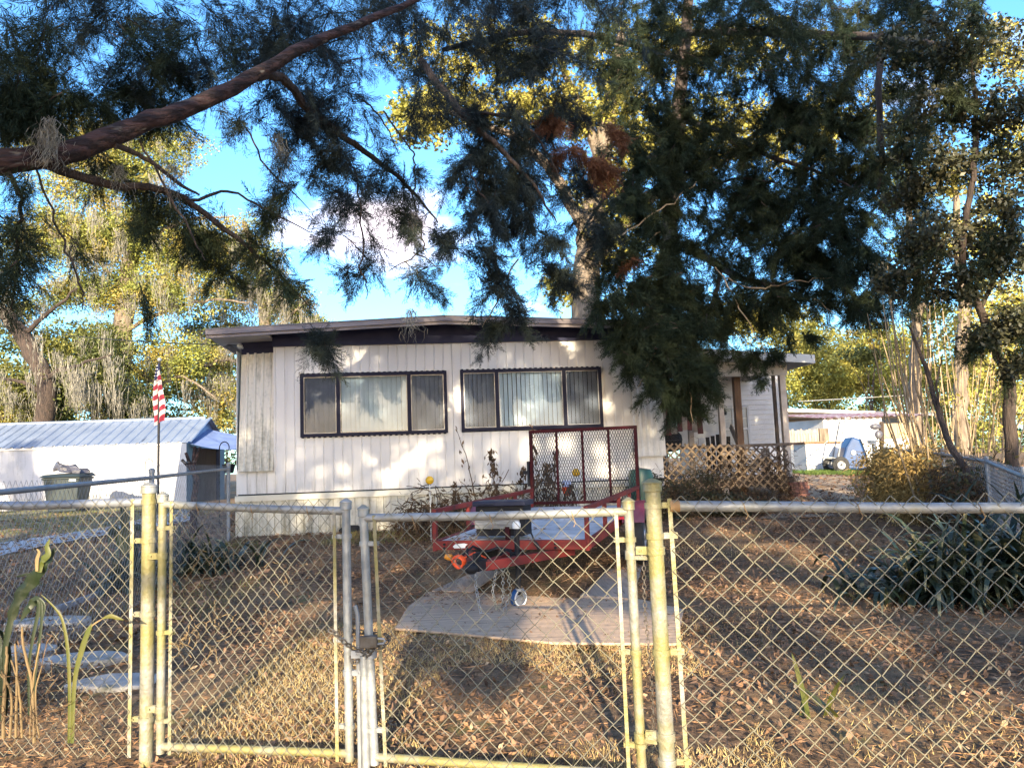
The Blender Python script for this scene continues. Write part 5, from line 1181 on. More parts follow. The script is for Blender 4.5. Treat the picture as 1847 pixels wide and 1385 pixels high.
# -- cedar whose limb reaches in from the left
cl = thing('cedar_tree', 'cedar with thick reddish limb reaching in from the upper left', 'tree', (-7.8, 6.2, 0))
obj('trunk', limb_mesh([(-7.8, 6.2, -.1), (-7.75, 6.2, 1.5), (-7.6, 6.25, 3.0), (-7.3, 6.3, 5.0), (-7.2, 6.2, 8.0)], [.32, .26, .22, .17, .08], 14, .01), 'bark', cl, smooth=True)
obj('limb', limb_mesh([(-7.6, 6.25, 3.2)]+L_([(-140, 318, 6.4), (0, 293, 6.4), (120, 276, 6.5), (250, 226, 6.6), (395, 172, 6.7), (560, 80, 6.9), (780, -10, 7.2)]), [.16, .13, .108, .098, .085, .072, .05, .02], 14, .006), 'bark_limb', cl, smooth=True)
obj('limb', limb_mesh(L_([(60, 288, 6.45), (180, 330, 6.8), (310, 348, 7.1), (420, 425, 7.5), (500, 492, 7.8), (560, 556, 8.0)]), [.05, .042, .034, .026, .016, .006], 8, .008), 'bark', cl, smooth=True)
obj('limb', limb_mesh(L_([(205, 262, 6.55), (260, 285, 6.8), (330, 335, 7.0), (360, 352, 7.1)]), [.03, .022, .016, .01], 7, .006), 'bark', cl, smooth=True)
obj('limb', limb_mesh(L_([(300, 348, 7.1), (350, 362, 7.3), (410, 345, 7.5), (470, 372, 7.6), (560, 420, 7.8)]), [.022, .018, .014, .010, .005], 7, .006), 'bark', cl, smooth=True)
obj('limb', limb_mesh(L_([(10, 300, 6.4), (38, 360, 6.4), (30, 430, 6.4), (30, 500, 6.4), (20, 560, 6.4)]), [.025, .018, .014, .010, .006], 7, .01), 'bark', cl, smooth=True)
obj('limb', limb_mesh(L_([(440, 142, 6.75), (505, 140, 7.1), (560, 200, 7.6), (640, 262, 8.0), (730, 330, 8.3), (790, 402, 8.5)]), [.05, .045, .042, .034, .022, .008], 8, .008), 'bark', cl, smooth=True)
bl = [(40, 195, 6.4, 80, 45, 16), (130, 205, 6.7, 60, 40, 9), (45, 120, 6.4, 110, 60, 10), (230, 190, 7.2, 70, 35, 7), (330, 120, 7, 120, 60, 8), (300, 205, 7.4, 60, 25, 4),
      (20, 340, 6.4, 28, 25, 2), (15, 430, 6.4, 28, 40, 3), (12, 515, 6.4, 30, 35, 4), (50, 465, 6.5, 18, 18, 1),
      (190, 318, 7.0, 50, 14, 3), (275, 375, 7.2, 40, 22, 3), (330, 400, 7.3, 45, 20, 4), (365, 445, 7.5, 32, 28, 5), (388, 488, 7.6, 20, 14, 2), (250, 430, 7.2, 22, 28, 1), (150, 460, 7.0, 20, 30, 1), (250, 545, 7.2, 14, 14, 1),
      (455, 395, 7.6, 40, 14, 2), (485, 465, 7.7, 32, 18, 3), (535, 515, 7.9, 34, 18, 3), (520, 370, 7.8, 35, 16, 2)]
bl2 = [(575, 615, 9.0, 32, 14, 3), (580, 635, 9.0, 16, 12, 2), (540, 225, 7.8, 80, 40, 5), (610, 225, 7.9, 80, 45, 6), (660, 285, 8.1, 75, 40, 6), (600, 300, 8.0, 45, 30, 2), (700, 335, 8.3, 60, 30, 5), (620, 185, 7.8, 120, 45, 6), (480, 200, 7.6, 55, 30, 3), (640, 365, 8.2, 50, 30, 3), (760, 395, 8.5, 45, 35, 3), (500, 300, 7.7, 40, 40, 1), (580, 360, 8, 50, 40, 2), (700, 420, 8.3, 60, 40, 2), (560, 90, 7.6, 150, 60, 14), (480, 40, 7.4, 150, 50, 14), (180, 40, 7, 180, 50, 16), (700, 30, 8, 140, 50, 14), (330, 120, 7, 120, 50, 6),
       (635, 440, 8.3, 45, 22, 2), (655, 500, 8.3, 45, 16, 2), (755, 500, 8.6, 50, 16, 2), (780, 525, 8.6, 30, 12, 1), (430, 240, 7.5, 30, 30, 1), (600, 420, 8.1, 40, 25, 2)]
lf_, tw_ = dressed(bl, .95, 4); fast('foliage', lf_, 'cedar', cl); tag(fast('twigs', tw_, 'bark', cl), kind='stuff')
lf_, tw_ = dressed(bl2, .9, 4); fast('foliage', lf_, 'cedar_haze', cl); tag(fast('twigs', tw_, 'bark', cl), kind='stuff')
hang = []
for pts in ([(690, 200, 8.2), (735, 260, 8.2), (750, 300, 8.2), (748, 360, 8.3), (765, 440, 8.3), (758, 455, 8.3), (700, 490, 8.3)], [(640, 300, 8.1), (650, 400, 8.1), (655, 480, 8.1), (660, 540, 8.1)], [(440, 220, 7.6), (480, 300, 7.6), (560, 380, 7.7)], [(745, 455, 8.3), (800, 490, 8.5)], [(60, 290, 6.5), (100, 400, 6.6), (140, 500, 6.6), (150, 560, 6.6)], [(650, 175, 8), (690, 215, 8.1), (720, 280, 8.1)], [(250, 250, 6.7), (330, 400, 6.9), (370, 470, 7)]):
    hang.append(limb_mesh(L_(pts), [.010]*(len(pts)-1)+[.004], 5, .012))
for h in hang: obj('twig', h, 'bark', cl, smooth=True)
mp_ = [(90, 215, 6.35, .48), (88, 230, 6.35, .4), (95, 240, 6.4, .4), (80, 235, 6.35, .35), (502, 245, 7.6, .55), (505, 270, 7.6, .5), (312, 300, 7.0, .45), (745, 385, 8.3, .8), (740, 560, 8.4, .4), (215, 300, 6.8, .3), (570, 200, 7.8, .3)]
fast('moss', moss_quads(np.array([at(a, b, c) for a, b, c, _ in mp_]), np.array([q[3] for q in mp_]), .0035, 44, .03), 'moss', cl)

# -- second cedar: trunk in front of the porch corner, its canopy over the whole right half
cr = thing('cedar_tree', 'big dark cedar rising behind the porch, right of the mobile home roof', 'tree', G(3.75, 20.5))
obj('trunk', limb_mesh([G(3.75, 20.5, -.1), (3.78, 20.5, 1.6), at(1196, 600, 20.5), at(1203, 480, 20.5), at(1213, 330, 20.4), at(1226, 180, 20.2), at(1240, 20, 20), at(1250, -160, 19.8)], [.36, .28, .25, .23, .21, .18, .14, .06], 14, .015), 'bark', cr, smooth=True)
for pts, rd in (([(1203, 428, 20.4), (1255, 452, 17.3), (1310, 488, 14.4), (1360, 508, 13.6), (1440, 522, 13.3)], [.09, .085, .075, .05, .02]),
                ([(1221, 215, 20.2), (1300, 236, 16.0), (1390, 282, 13.4), (1480, 312, 13.0), (1560, 350, 12.6)], [.06, .05, .04, .03, .01]),
                ([(1300, 486, 13.9), (1288, 540, 13.6), (1262, 590, 13.3), (1236, 640, 13.0), (1222, 700, 12.8)], [.045, .04, .03, .02, .008]),
                ([(1219, 250, 20.3), (1150, 300, 15.5), (1080, 372, 13.2), (1040, 440, 12.6)], [.05, .04, .03, .01]),
                ([(1212, 330, 20.4), (1262, 338, 16.5), (1330, 322, 13.8), (1400, 330, 13.4)], [.04, .035, .025, .01]),
                ([(1586, 60, 10.5), (1586, 200, 10.5), (1590, 300, 10.6), (1582, 352, 10.6)], [.05, .045, .04, .012]),
                ([(1232, 110, 20.1), (1100, 70, 15), (960, 60, 12), (800, 90, 10)], [.08, .065, .05, .03]),
                ([(760, 110, 9.6), (830, 200, 9.5), (900, 268, 9.6), (960, 330, 9.8), (1004, 402, 10.0)], [.05, .048, .036, .022, .008]),
                ([(830, 200, 9.5), (930, 215, 9.8), (985, 270, 10), (1010, 330, 10.2)], [.025, .02, .014, .006]),
                ([(845, 290, 9.6), (860, 340, 9.5), (890, 375, 9.5)], [.014, .012, .006]),
                ([(1235, 60, 20.0), (1400, 60, 15), (1586, 70, 11), (1720, 90, 10)], [.09, .08, .06, .03])):
    obj('limb', limb_mesh(L_(pts), rd, 9, .01), 'bark', cr, smooth=True)
bl = [(880, 230, 9.8, 110, 50, 12), (850, 320, 9.7, 70, 45, 9), (880, 400, 9.8, 55, 50, 9), (875, 460, 9.9, 35, 40, 4), (950, 330, 10.2, 80, 50, 13), (960, 430, 10.5, 60, 45, 9), (990, 240, 10.4, 80, 60, 12), (880, 525, 10.0, 55, 25, 4), (930, 560, 10.2, 45, 18, 3), (1000, 510, 11, 50, 35, 6), (880, 600, 10.2, 55, 12, 2), (770, 200, 9.4, 50, 35, 3), (800, 440, 9.5, 35, 40, 3), (1040, 330, 12, 60, 60, 11), (1060, 430, 12.2, 55, 50, 9), (900, 100, 10, 200, 60, 24), (900, 20, 10, 220, 50, 24)]
lf_, tw_ = dressed(bl, 1.15); fast('foliage', lf_, 'cedar_haze', cr); tag(fast('twigs', tw_, 'bark', cr), kind='stuff')
bl = [(1110, 480, 12.6, 55, 45, 10), (1130, 380, 13, 70, 60, 14), (1140, 280, 13.2, 70, 60, 12), (1190, 200, 13.4, 90, 45, 12), (1120, 560, 12.4, 40, 30, 5), (1230, 320, 13.6, 50, 80, 12), (1230, 480, 13.6, 45, 70, 11),
      (1145, 620, 12.4, 40, 30, 7), (1195, 665, 12.4, 45, 38, 11), (1125, 600, 12.3, 26, 18, 3), (1240, 645, 12.6, 36, 45, 9), (1232, 738, 12.7, 30, 12, 5), (1272, 690, 12.8, 20, 24, 3), (1185, 712, 12.4, 22, 12, 2),
      (1300, 580, 13.2, 60, 28, 11), (1380, 555, 13.2, 60, 35, 12), (1450, 540, 13.0, 60, 30, 9), (1335, 645, 13.2, 30, 14, 3), (1400, 640, 13.2, 22, 14, 2), (1372, 705, 13.2, 10, 16, 1), (1435, 615, 13.2, 26, 14, 2), (1300, 640, 13.1, 26, 22, 3),
      (1300, 270, 13.6, 90, 60, 16), (1400, 230, 13.2, 100, 60, 16), (1500, 260, 12.8, 90, 60, 16), (1330, 380, 13.5, 70, 50, 9), (1420, 350, 13.2, 90, 60, 15), (1520, 380, 12.8, 80, 60, 14), (1480, 450, 12.9, 90, 45, 13), (1390, 440, 13.2, 80, 40, 9), (1560, 490, 12.5, 60, 35, 9), (1290, 200, 13.5, 120, 40, 10), (1560, 200, 12.4, 110, 45, 14), (1450, 180, 13, 130, 40, 14), (1300, 90, 13, 250, 60, 34), (1250, 20, 13, 300, 50, 40), (1600, 20, 12, 240, 50, 30), (1150, 110, 13, 160, 60, 18), (1560, 90, 12, 220, 60, 26), (1310, 480, 13.7, 60, 30, 7), (1560, 560, 12.3, 45, 22, 5), (1380, 400, 14.2, 110, 70, 22), (1480, 330, 13.6, 120, 90, 26), (1330, 300, 14.5, 110, 90, 20), (1460, 490, 13.6, 110, 50, 18), (1580, 330, 12.8, 70, 120, 20), (1300, 420, 14.5, 60, 60, 8), (1580, 520, 12.6, 60, 50, 10), (1260, 560, 14, 50, 40, 8), (1160, 520, 12.8, 50, 45, 14), (1215, 545, 13.2, 50, 45, 14), (1180, 600, 12.6, 60, 30, 14), (1250, 590, 13, 40, 30, 9), (1200, 430, 13.6, 45, 60, 14), (1215, 300, 14, 50, 80, 16), (1150, 650, 12.4, 40, 36, 6), (1225, 690, 12.6, 45, 36, 10), (1090, 560, 12.2, 35, 26, 5), (1170, 350, 13.4, 60, 70, 14), (1400, 480, 13.4, 100, 50, 12), (1310, 540, 13.4, 60, 30, 8)]
lf_, tw_ = dressed(bl, 1.35); fast('foliage', lf_, 'cedar', cr); tag(fast('twigs', tw_, 'bark', cr), kind='stuff')
lf_, tw_ = dressed([(990, 235, 10.2, 30, 12, 2), (1035, 270, 10.3, 22, 18, 2), (1065, 310, 10.4, 24, 20, 3), (1150, 480, 12.2, 14, 12, 1), (1100, 240, 12, 30, 14, 2)], 1.2); fast('dead_foliage', lf_, 'cedar_brown', cr)
for pts in ([(1290, 480, 13.4), (1340, 560, 13.0), (1380, 640, 12.9)], [(1220, 560, 13.2), (1180, 640, 12.6), (1150, 700, 12.4)], [(1255, 330, 13.4), (1190, 380, 13), (1110, 430, 12.6), (1010, 470, 12)], [(930, 470, 10.2), (900, 540, 10.1), (870, 590, 10.1)], [(1190, 420, 13), (1130, 480, 12.8), (1105, 560, 12.6)], [(1310, 500, 13.4), (1360, 520, 13.2), (1430, 510, 13), (1500, 500, 13)], [(1470, 540, 12.8), (1540, 590, 12.4)], [(1220, 620, 12.6), (1240, 690, 12.6), (1250, 760, 12.6)]):
    obj('twig', limb_mesh(L_(pts), [.013]*(len(pts)-1)+[.005], 5, .02), 'stick', cr, smooth=True)

# -- small tree at the right edge
sr = thing('dark_tree', 'small crooked dark tree at the right edge beside the boundary fence', 'tree', G(*at(1822, 850, 10)[:2]))
obj('trunk', limb_mesh([G(*at(1824, 850, 10)[:2], -.1)]+L_([(1822, 760, 10), (1821, 690, 10), (1797, 632, 10), (1768, 558, 9.9), (1736, 478, 9.8), (1745, 380, 9.7), (1760, 250, 9.6), (1750, 80, 9.5)]), [.085, .075, .07, .055, .05, .045, .04, .035, .015], 9, .008), 'bark', sr, smooth=True)
for pts, rd in (([(1821, 690, 10), (1850, 640, 10), (1890, 560, 9.8), (1900, 420, 9.6)], [.05, .045, .04, .02]), ([(1768, 558, 9.9), (1800, 480, 9.9), (1810, 380, 9.8), (1800, 250, 9.8)], [.03, .025, .018, .008]), ([(1736, 478, 9.8), (1690, 440, 9.8), (1650, 420, 9.8)], [.025, .018, .008])):
    obj('limb', limb_mesh(L_(pts), rd, 7, .01), 'bark', sr, smooth=True)
bl = [(1640, 250, 10, 60, 70, 8), (1700, 300, 9.8, 60, 50, 6), (1680, 430, 9.8, 55, 50, 9), (1640, 500, 10, 60, 40, 7), (1720, 520, 9.8, 40, 35, 4), (1780, 420, 9.7, 40, 60, 6), (1820, 320, 9.6, 45, 80, 9), (1815, 480, 9.6, 40, 50, 6), (1830, 580, 9.6, 40, 35, 5), (1770, 610, 9.8, 40, 25, 4), (1800, 200, 9.5, 70, 50, 9), (1700, 190, 9.7, 60, 40, 5), (1720, 90, 9.6, 180, 60, 18), (1640, 350, 10.2, 40, 40, 4), (1840, 660, 9.7, 40, 25, 3)]
Q = broad_quads([(a, b, c, d, e, f*13) for a, b, c, d, e, f in bl], 16, .16, .034); fast('crown', Q, 'bush_dk', sr)
lf_, tw_ = dressed([(a, b, c, d, e, max(1, f//2)) for a, b, c, d, e, f in bl], 1.2); tag(fast('twigs', tw_, 'bark', sr), kind='stuff'); fast('foliage', lf_, 'cedar', sr)

# -- the tree behind the mobile home, its crown in the sun
bt = thing('oak_tree', 'tall oak behind the mobile home roof with thick pale trunk', 'tree', G(2.35, 24))
obj('trunk', limb_mesh([G(2.35, 24, -.1), at(1056, 700, 24), at(1056, 575, 24), at(1060, 450, 24), at(1075, 350, 24), at(1100, 200, 24), at(1120, 60, 24)], [.6, .5, .46, .40, .34, .25, .12], 14, .03), 'bark_oak', bt, smooth=True)
for pts, rd in (([(1062, 430, 24), (1010, 330, 23.5), (930, 250, 23), (800, 200, 22)], [.22, .18, .13, .05]), ([(1070, 480, 24), (1130, 400, 24.5), (1220, 330, 25), (1330, 280, 26)], [.22, .18, .13, .05]), ([(1085, 300, 24), (1050, 200, 24), (1000, 90, 24)], [.2, .14, .06])):
    obj('limb', limb_mesh(L_(pts), rd, 8, .03), 'bark_oak', bt, smooth=True)
bl = [(760, 215, 22.5, 60, 55, 90), (820, 190, 23, 70, 40, 80), (930, 190, 23, 90, 40, 80), (1060, 200, 24, 120, 60, 170), (1180, 260, 24.5, 90, 70, 130), (1090, 340, 24, 70, 60, 70), (1100, 440, 24, 40, 60, 50), (1010, 520, 24, 25, 40, 25), (1290, 230, 25, 120, 70, 110), (1420, 250, 26, 120, 70, 90), (900, 90, 23, 220, 60, 180), (1250, 90, 25, 250, 70, 190), (1160, 420, 24.5, 60, 60, 40), (1500, 220, 26, 130, 60, 60), (1330, 570, 27, 60, 30, 45), (1140, 540, 25, 50, 22, 20)]
fast('crown', broad_quads(bl, 34, .42, .075), 'oak_gold', bt)

# -- oaks across the left background
def oak(label, base, trunk, rd, limbs, blobs, m, mossn=0, leaf=.062, per=175, rad=.95, limbr=.12, bk='bark_oak'):
    t = thing('oak_tree', label, 'tree', base, 0, None)
    obj('trunk', limb_mesh(trunk, rd, 12, .03), bk, t, smooth=True)
    for l in limbs: obj('limb', limb_mesh(L_(l), list(np.linspace(limbr, .03, len(l))), 7, .04), bk, t, smooth=True)
    fast('crown', broad_quads([(a, b, c, d, e, int(f*.85)) for a, b, c, d, e, f in blobs], per, rad, leaf), m, t)
    if mossn:
        P, Ls = [], []
        for (x, y, D, rx, ry, n) in blobs:
            k = max(1, int(mossn*n/sum(b[5] for b in blobs))); u_ = rng.uniform(-1, 1, (k, 2))
            for q in u_: P.append(at(x+q[0]*rx, y+q[1]*ry*.8, D-1.2+rng.uniform(-1, 1))); Ls.append(rng.uniform(.7, 2.0))
        fast('moss', moss_quads(np.array(P), np.array(Ls), .011, 26, .20), 'moss', t)
oak('tall sunlit oak with pale trunk and hanging moss behind the carport', G(-18.2, 38), [G(-18.2, 38, -.1), at(218, 700, 38), at(225, 560, 38), at(235, 470, 38), at(250, 380, 38)], [.6, .5, .45, .38, .2],
    [[(222, 600, 38), (300, 560, 37), (380, 540, 36.5), (450, 545, 36)], [(228, 520, 38), (150, 450, 37.5), (90, 420, 37)], [(222, 640, 38), (280, 690, 37), (330, 680, 36.5), (390, 720, 36)], [(240, 450, 38), (330, 400, 37), (420, 390, 37)]],
    [(180, 330, 38, 120, 60, 110), (120, 430, 38, 110, 60, 150), (240, 430, 38, 120, 60, 170), (350, 450, 38, 90, 50, 110), (200, 520, 38, 130, 45, 140), (320, 530, 37, 90, 50, 90), (300, 640, 37, 80, 60, 60), (260, 280, 38, 130, 50, 90), (120, 250, 38, 120, 50, 80)], 'oak_leaf', 90)
oak('yellow-green oak hung with moss left of the mobile home roof', G(-13.2, 42), [G(-13.2, 42, -.1), at(478, 700, 42), at(480, 600, 42), at(470, 500, 42), at(440, 400, 42)], [.5, .42, .36, .28, .14],
    [[(478, 610, 42), (420, 590, 41), (350, 600, 40)], [(478, 620, 42), (520, 570, 41), (560, 540, 41)], [(475, 680, 42), (420, 650, 40), (360, 660, 39), (310, 640, 39)], [(470, 700, 42), (400, 690, 40), (350, 720, 39)]],
    [(450, 525, 42, 60, 35, 70), (520, 555, 42, 50, 35, 60), (400, 590, 41, 80, 40, 60), (340, 680, 40, 80, 50, 40), (400, 720, 40, 50, 60, 50), (430, 430, 42, 70, 50, 45), (400, 640, 41, 40, 60, 40), (470, 480, 42, 50, 40, 30), (560, 590, 43, 35, 20, 25)], 'oak_leaf', 110)
oak('gnarled oak with leaning trunk at the far left', G(-20, 29.5), [G(-20.2, 31.5, -.1), at(85, 720, 31), at(60, 640, 31), at(28, 590, 31), at(-20, 540, 31), at(-80, 450, 31)], [.42, .36, .33, .30, .24, .14],
    [[(70, 690, 31), (130, 660, 30.5), (200, 640, 30)], [(40, 605, 31), (90, 560, 30.5), (140, 520, 30)], [(80, 710, 31), (40, 690, 30.5), (0, 680, 30.5)]],
    [(30, 700, 32, 70, 40, 50), (130, 690, 32, 80, 45, 70), (220, 730, 34, 60, 35, 40), (-60, 480, 31, 80, 80, 60), (40, 560, 32, 45, 28, 20), (90, 620, 32, 35, 30, 20), (180, 620, 32, 40, 40, 25)], 'oak_green', 60, bk='bark')
oak('bright yellow-green round tree behind the carport roof, far left', G(-21.8, 36), [G(-21.8, 36, -.1), at(60, 780, 36), at(62, 740, 36)], [.25, .2, .1], [], [(20, 735, 36, 60, 38, 110), (80, 740, 36, 50, 32, 100), (-60, 720, 36, 70, 50, 70)], 'oak_leaf', 0)
for i, (x, D, lb) in enumerate([(168, 36, 'slim pale forked trunk tree behind the middle of the carport'), (-140, 44, 'oak beyond the far left end of the carport')]):
    p = G(*at(x, 850, D)[:2]); t = thing('oak_tree', lb, 'tree', p)
    obj('trunk', limb_mesh([p, at(x+3, 740, D), at(x-4, 690, D), at(x-10, 640, D)], [.2, .16, .14, .08], 9, .02), 'bark_oak', t, smooth=True)
    obj('limb', limb_mesh(L_([(x+3, 748, D), (x+22, 720, D), (x+40, 690, D)]), [.12, .1, .05], 7, .02), 'bark_oak', t, smooth=True)
    fast('crown', broad_quads([(x-5, 620, D, 45, 40, 45), (x+35, 650, D, 35, 30, 30)] if i == 0 else [(x, 500, D, 130, 160, 200)], 40, .55, .09), 'oak_green', t)
# shaded understory
def shrub(label, px, py, D, rx, ry, n, m, leaf=.06, per=30, rad=.4, stems=5):
    p = G(*at(px, py, D)[:2]); t = thing('shrub', label, 'shrub', p)
    top = at(px, py, D)
    for k in range(stems):
        mb = limb_mesh([p+[rng.uniform(-.2, .2), 0, -.05], (p+top)/2+[rng.uniform(-.4, .4), 0, 0], top+[rng.uniform(-1, 1)*rx*D/F*.6, 0, rng.uniform(-.2, .6)*ry*D/F]], [.04, .03, .01], 5, .02); obj('stem', mb, 'bark', t, smooth=True)
    fast('leaves', broad_quads([(px, py, D, rx, ry, n)], per, rad, leaf), m, t)
for a in [('dark green shrub under the oaks behind the carport', 210, 720, 37, 60, 50, 90, 'oak_green'), ('dark shrub behind the flagpole', 300, 745, 40, 60, 55, 80, 'oak_green'), ('golden shrub between carport gable and mobile home', 400, 760, 44, 45, 45, 70, 'oak_gold')]: shrub(*a)

# right background bushes in the sun
for a in [('tall bright yellow bush right of the porch roof', 1480, 665, 46, 75, 75, 330, 'oak_gold', .075, 80, .7), ('bright yellow-green bush above the low outbuilding', 1585, 655, 47, 80, 75, 320, 'oak_leaf', .075, 80, .7), ('golden bush behind the porch, between porch roof and cedar', 1400, 590, 50, 80, 45, 130, 'oak_gold', .12, 40, .8),
          ('sparse olive bush behind the bare stems', 1690, 660, 40, 90, 110, 240, 'oak_leaf', .09, 36, .6), ('golden thicket at the right edge behind the bare stems', 1800, 660, 34, 85, 150, 260, 'oak_gold', .075, 36, .55), ('loose green bush overhanging the low outbuilding', 1560, 640, 40, 60, 20, 40, 'oak_green', .09, 36, .5)]: shrub(*a)
def tall_tree(label, x, D, py, blobs, m):
    p = G(*at(x, 800, D)[:2]); t = thing('tall_tree', label, 'tree', p)
    obj('trunk', limb_mesh([p+[0, 0, -.1], at(x, 700, D), at(x+5, 560, D), at(x-6, 420, D), at(x-14, py, D)], [.3, .25, .2, .16, .05], 9, .04), 'bark_oak', t, smooth=True)
    obj('limb', limb_mesh(L_([(x+3, 580, D), (x+40, 480, D), (x+60, 400, D)]), [.14, .1, .04], 7, .04), 'bark_oak', t, smooth=True)
    fast('crown', broad_quads(blobs, 36, .6, .085), m, t)
tall_tree('slender pale-trunked tree behind the cedar, right of the porch', 1650, 34, 250, [(1640, 330, 34, 60, 70, 45), (1660, 450, 34, 60, 50, 45), (1600, 250, 34, 80, 60, 45), (1690, 560, 34, 50, 50, 40), (1620, 120, 34, 120, 70, 60)], 'oak_green')
tall_tree('pale-trunked golden tree at the upper right', 1733, 30, 280, [(1770, 420, 30, 70, 70, 60), (1720, 330, 30, 40, 60, 25), (1810, 560, 30, 60, 70, 70), (1830, 250, 30, 60, 80, 50), (1800, 90, 30, 110, 60, 60)], 'oak_gold')

# bare multi-stemmed shrub along the right fence
ms = thing('bare_shrub', 'tall leafless shrub of many pale straight stems over the right fence', 'shrub', G(6.5, 11.6))
mb = MB(); k = 0
def stem_pts(bx_, by_, D, tx, ty, D2, bend):
    a = at(bx_, by_, D); a[2] = float(hgt(a[0], a[1])); b = at(tx, ty, D2); m_ = (a+b)/2+np.array([bend, 0, .1]); return [a, m_, b]
ST = []
for i in range(56):
    bx_ = rng.uniform(1655, 1815); D = rng.uniform(11, 15); tx = bx_+rng.uniform(-90, 110)+(bx_-1730)*.9; ty = rng.uniform(430, 700); q = stem_pts(bx_, 850, D, tx, ty, D+rng.uniform(-1, 1), rng.uniform(-.15, .15)); ST.append((q, rng.uniform(.006, .017)))
for (bx_, tx, ty, r_) in ((1690, 1592, 540, .02), (1700, 1600, 575, .018), (1705, 1625, 540, .02), (1720, 1640, 500, .022), (1745, 1655, 520, .02), (1660, 1585, 600, .015), (1735, 1670, 470, .02)): ST.append((stem_pts(bx_, 850, 12, tx, ty, 12, -.25), r_))
for q, r_ in ST: mb.tube(limb_smooth(q) if False else q, [r_, r_*.8, r_*.3], 5)
obj('stems', mb, 'stick', ms, smooth=True)
fast('dry_leaves', broad_quads([(1700, 560, 12, 70, 70, 26), (1780, 600, 12, 60, 80, 30), (1760, 720, 12, 60, 60, 20)], 8, .2, .035), 'oak_gold', ms)
mb = limb_mesh([G(*at(1752, 872, 9.6)[:2], -.1)]+L_([(1749, 866, 9.6), (1715, 805, 9.8), (1695, 749, 10), (1668, 660, 10.2), (1640, 590, 10.4)]), [.05, .045, .042, .038, .03, .012], 8, .006)
dp = thing('leaning_sapling', 'dark bare sapling leaning left over the right fence', 'tree', G(*at(1752, 872, 9.6)[:2])); obj('trunk', mb, 'bark', dp, smooth=True)
mb = limb_mesh(L_([(1695, 749, 10), (1690, 690, 10), (1700, 640, 10)]), [.02, .014, .006], 6, .006); obj('limb', mb, 'bark', dp, smooth=True)

# dry vine over the right boundary fence
def curls(pts, n, ln, wid, drop=.6, sc=.16):
    """n thin curling strands scattered around pts"""
    P = np.array(pts)[rng.integers(len(pts), size=n)]; Q = []; cur = P+rng.normal(size=(n, 3))*np.array([sc, sc, sc]); d = unit(rng.normal(size=(n, 3))+np.array([0, 0, -drop]))
    for j in range(5):
        nx_ = cur+d*ln/5*rng.uniform(.6, 1.3, (n, 1)); b = unit(np.cross(d, rng.normal(size=(n, 3))))*wid; Q.append(np.stack([cur-b, cur+b, nx_+b, nx_-b], 1)); cur = nx_; d = unit(d+rng.normal(size=(n, 3))*.45+np.array([0, 0, -drop*.2]))
    return np.concatenate(Q)
dv = thing('dry_vine', 'mass of dry golden vine draped over the far end of the right fence', 'vine', G(6.4, 13.5))
vp = []
for i in range(500):
    t = rng.uniform(0, 1); a = np.array(SP[3]); b = np.array(SP[4]); p = a+(b-a)*(t**.7*.86); h = float(hgt(*p)); vp.append((p[0]+rng.normal()*.2-.1, p[1]+rng.normal()*.2, h+rng.uniform(.0, .92+.10*math.sin(t*9))))
tag(fast('strands', curls(vp, 4200, .42, .005, .9, .07), 'dry_gold', dv), kind='stuff')
m_ = rng.integers(len(vp), size=5200); c = np.array(vp)[m_]+rng.normal(size=(5200, 3))*.09; nr = unit(rng.normal(size=(5200, 3))); d = unit(np.cross(nr, rng.normal(size=(5200, 3)))); fast('leaves', rhomb(c, d*.032, np.cross(nr, d)*.02), 'dry_gold', dv)
dv2 = thing('dry_vine', 'dark brown vine tangle on the nearer right fence below the bare stems', 'vine', G(5.8, 10.5)); vp = []
for i in range(400):
    t = rng.uniform(0, 1); a = np.array(SP[2]); b = np.array(SP[3]); p = a+(b-a)*t; h = float(hgt(*p)); vp.append((p[0]+rng.normal()*.15+.1, p[1]+rng.normal()*.15, h+rng.uniform(0, .85)))
tag(fast('strands', curls(vp, 1900, .4, .005, .8, .08), 'dry', dv2), kind='stuff')
c = np.array(vp)[rng.integers(len(vp), size=1800)]+rng.normal(size=(1800, 3))*.12; nr = unit(rng.normal(size=(1800, 3))); d = unit(np.cross(nr, rng.normal(size=(1800, 3)))); fast('leaves', rhomb(c, d*.035, np.cross(nr, d)*.022), 'bush_dk', dv2)

# dark evergreen shrub in front of the porch lattice
sh = thing('shrub', 'dense dark twiggy shrub in front of the porch lattice', 'shrub', G(3.6, 13.2))
bl = [(1235, 902, 13.6, 40, 32, 170), (1300, 915, 13.6, 60, 32, 250), (1365, 925, 13.8, 50, 28, 200), (1188, 890, 13.4, 18, 42, 45), (1270, 862, 13.9, 36, 14, 25), (1215, 940, 13.2, 45, 20, 90), (1345, 950, 13.4, 60, 16, 90)]
fast('leaves', broad_quads(bl, 22, .15, .026), 'bush_dk', sh)
sp = [at(x, y, D) for (x, y, D, a, b, n) in bl for _ in range(8)]
tag(fast('twigs', curls(np.array(sp)+rng.normal(size=(len(sp), 3))*np.array([.3, .2, .12]), 2000, .34, .0035, -.2), 'dry', sh), kind='stuff')
vv = thing('dry_vine', 'orange-brown dry vine hanging over the right end of the porch lattice', 'vine', hp(10.4, 2.1, .4))
sp = [hp(10.1+rng.uniform(0, .55), 2.10+rng.normal()*.06, rng.uniform(.3, 1.3)) for _ in range(80)]+[hp(rng.uniform(8.6, 10.2), 2.1, rng.uniform(.7, 1.45)) for _ in range(40)]
tag(fast('strands', curls(np.array(sp), 420, .32, .0045, .8, .07), 'dry', vv), kind='stuff')

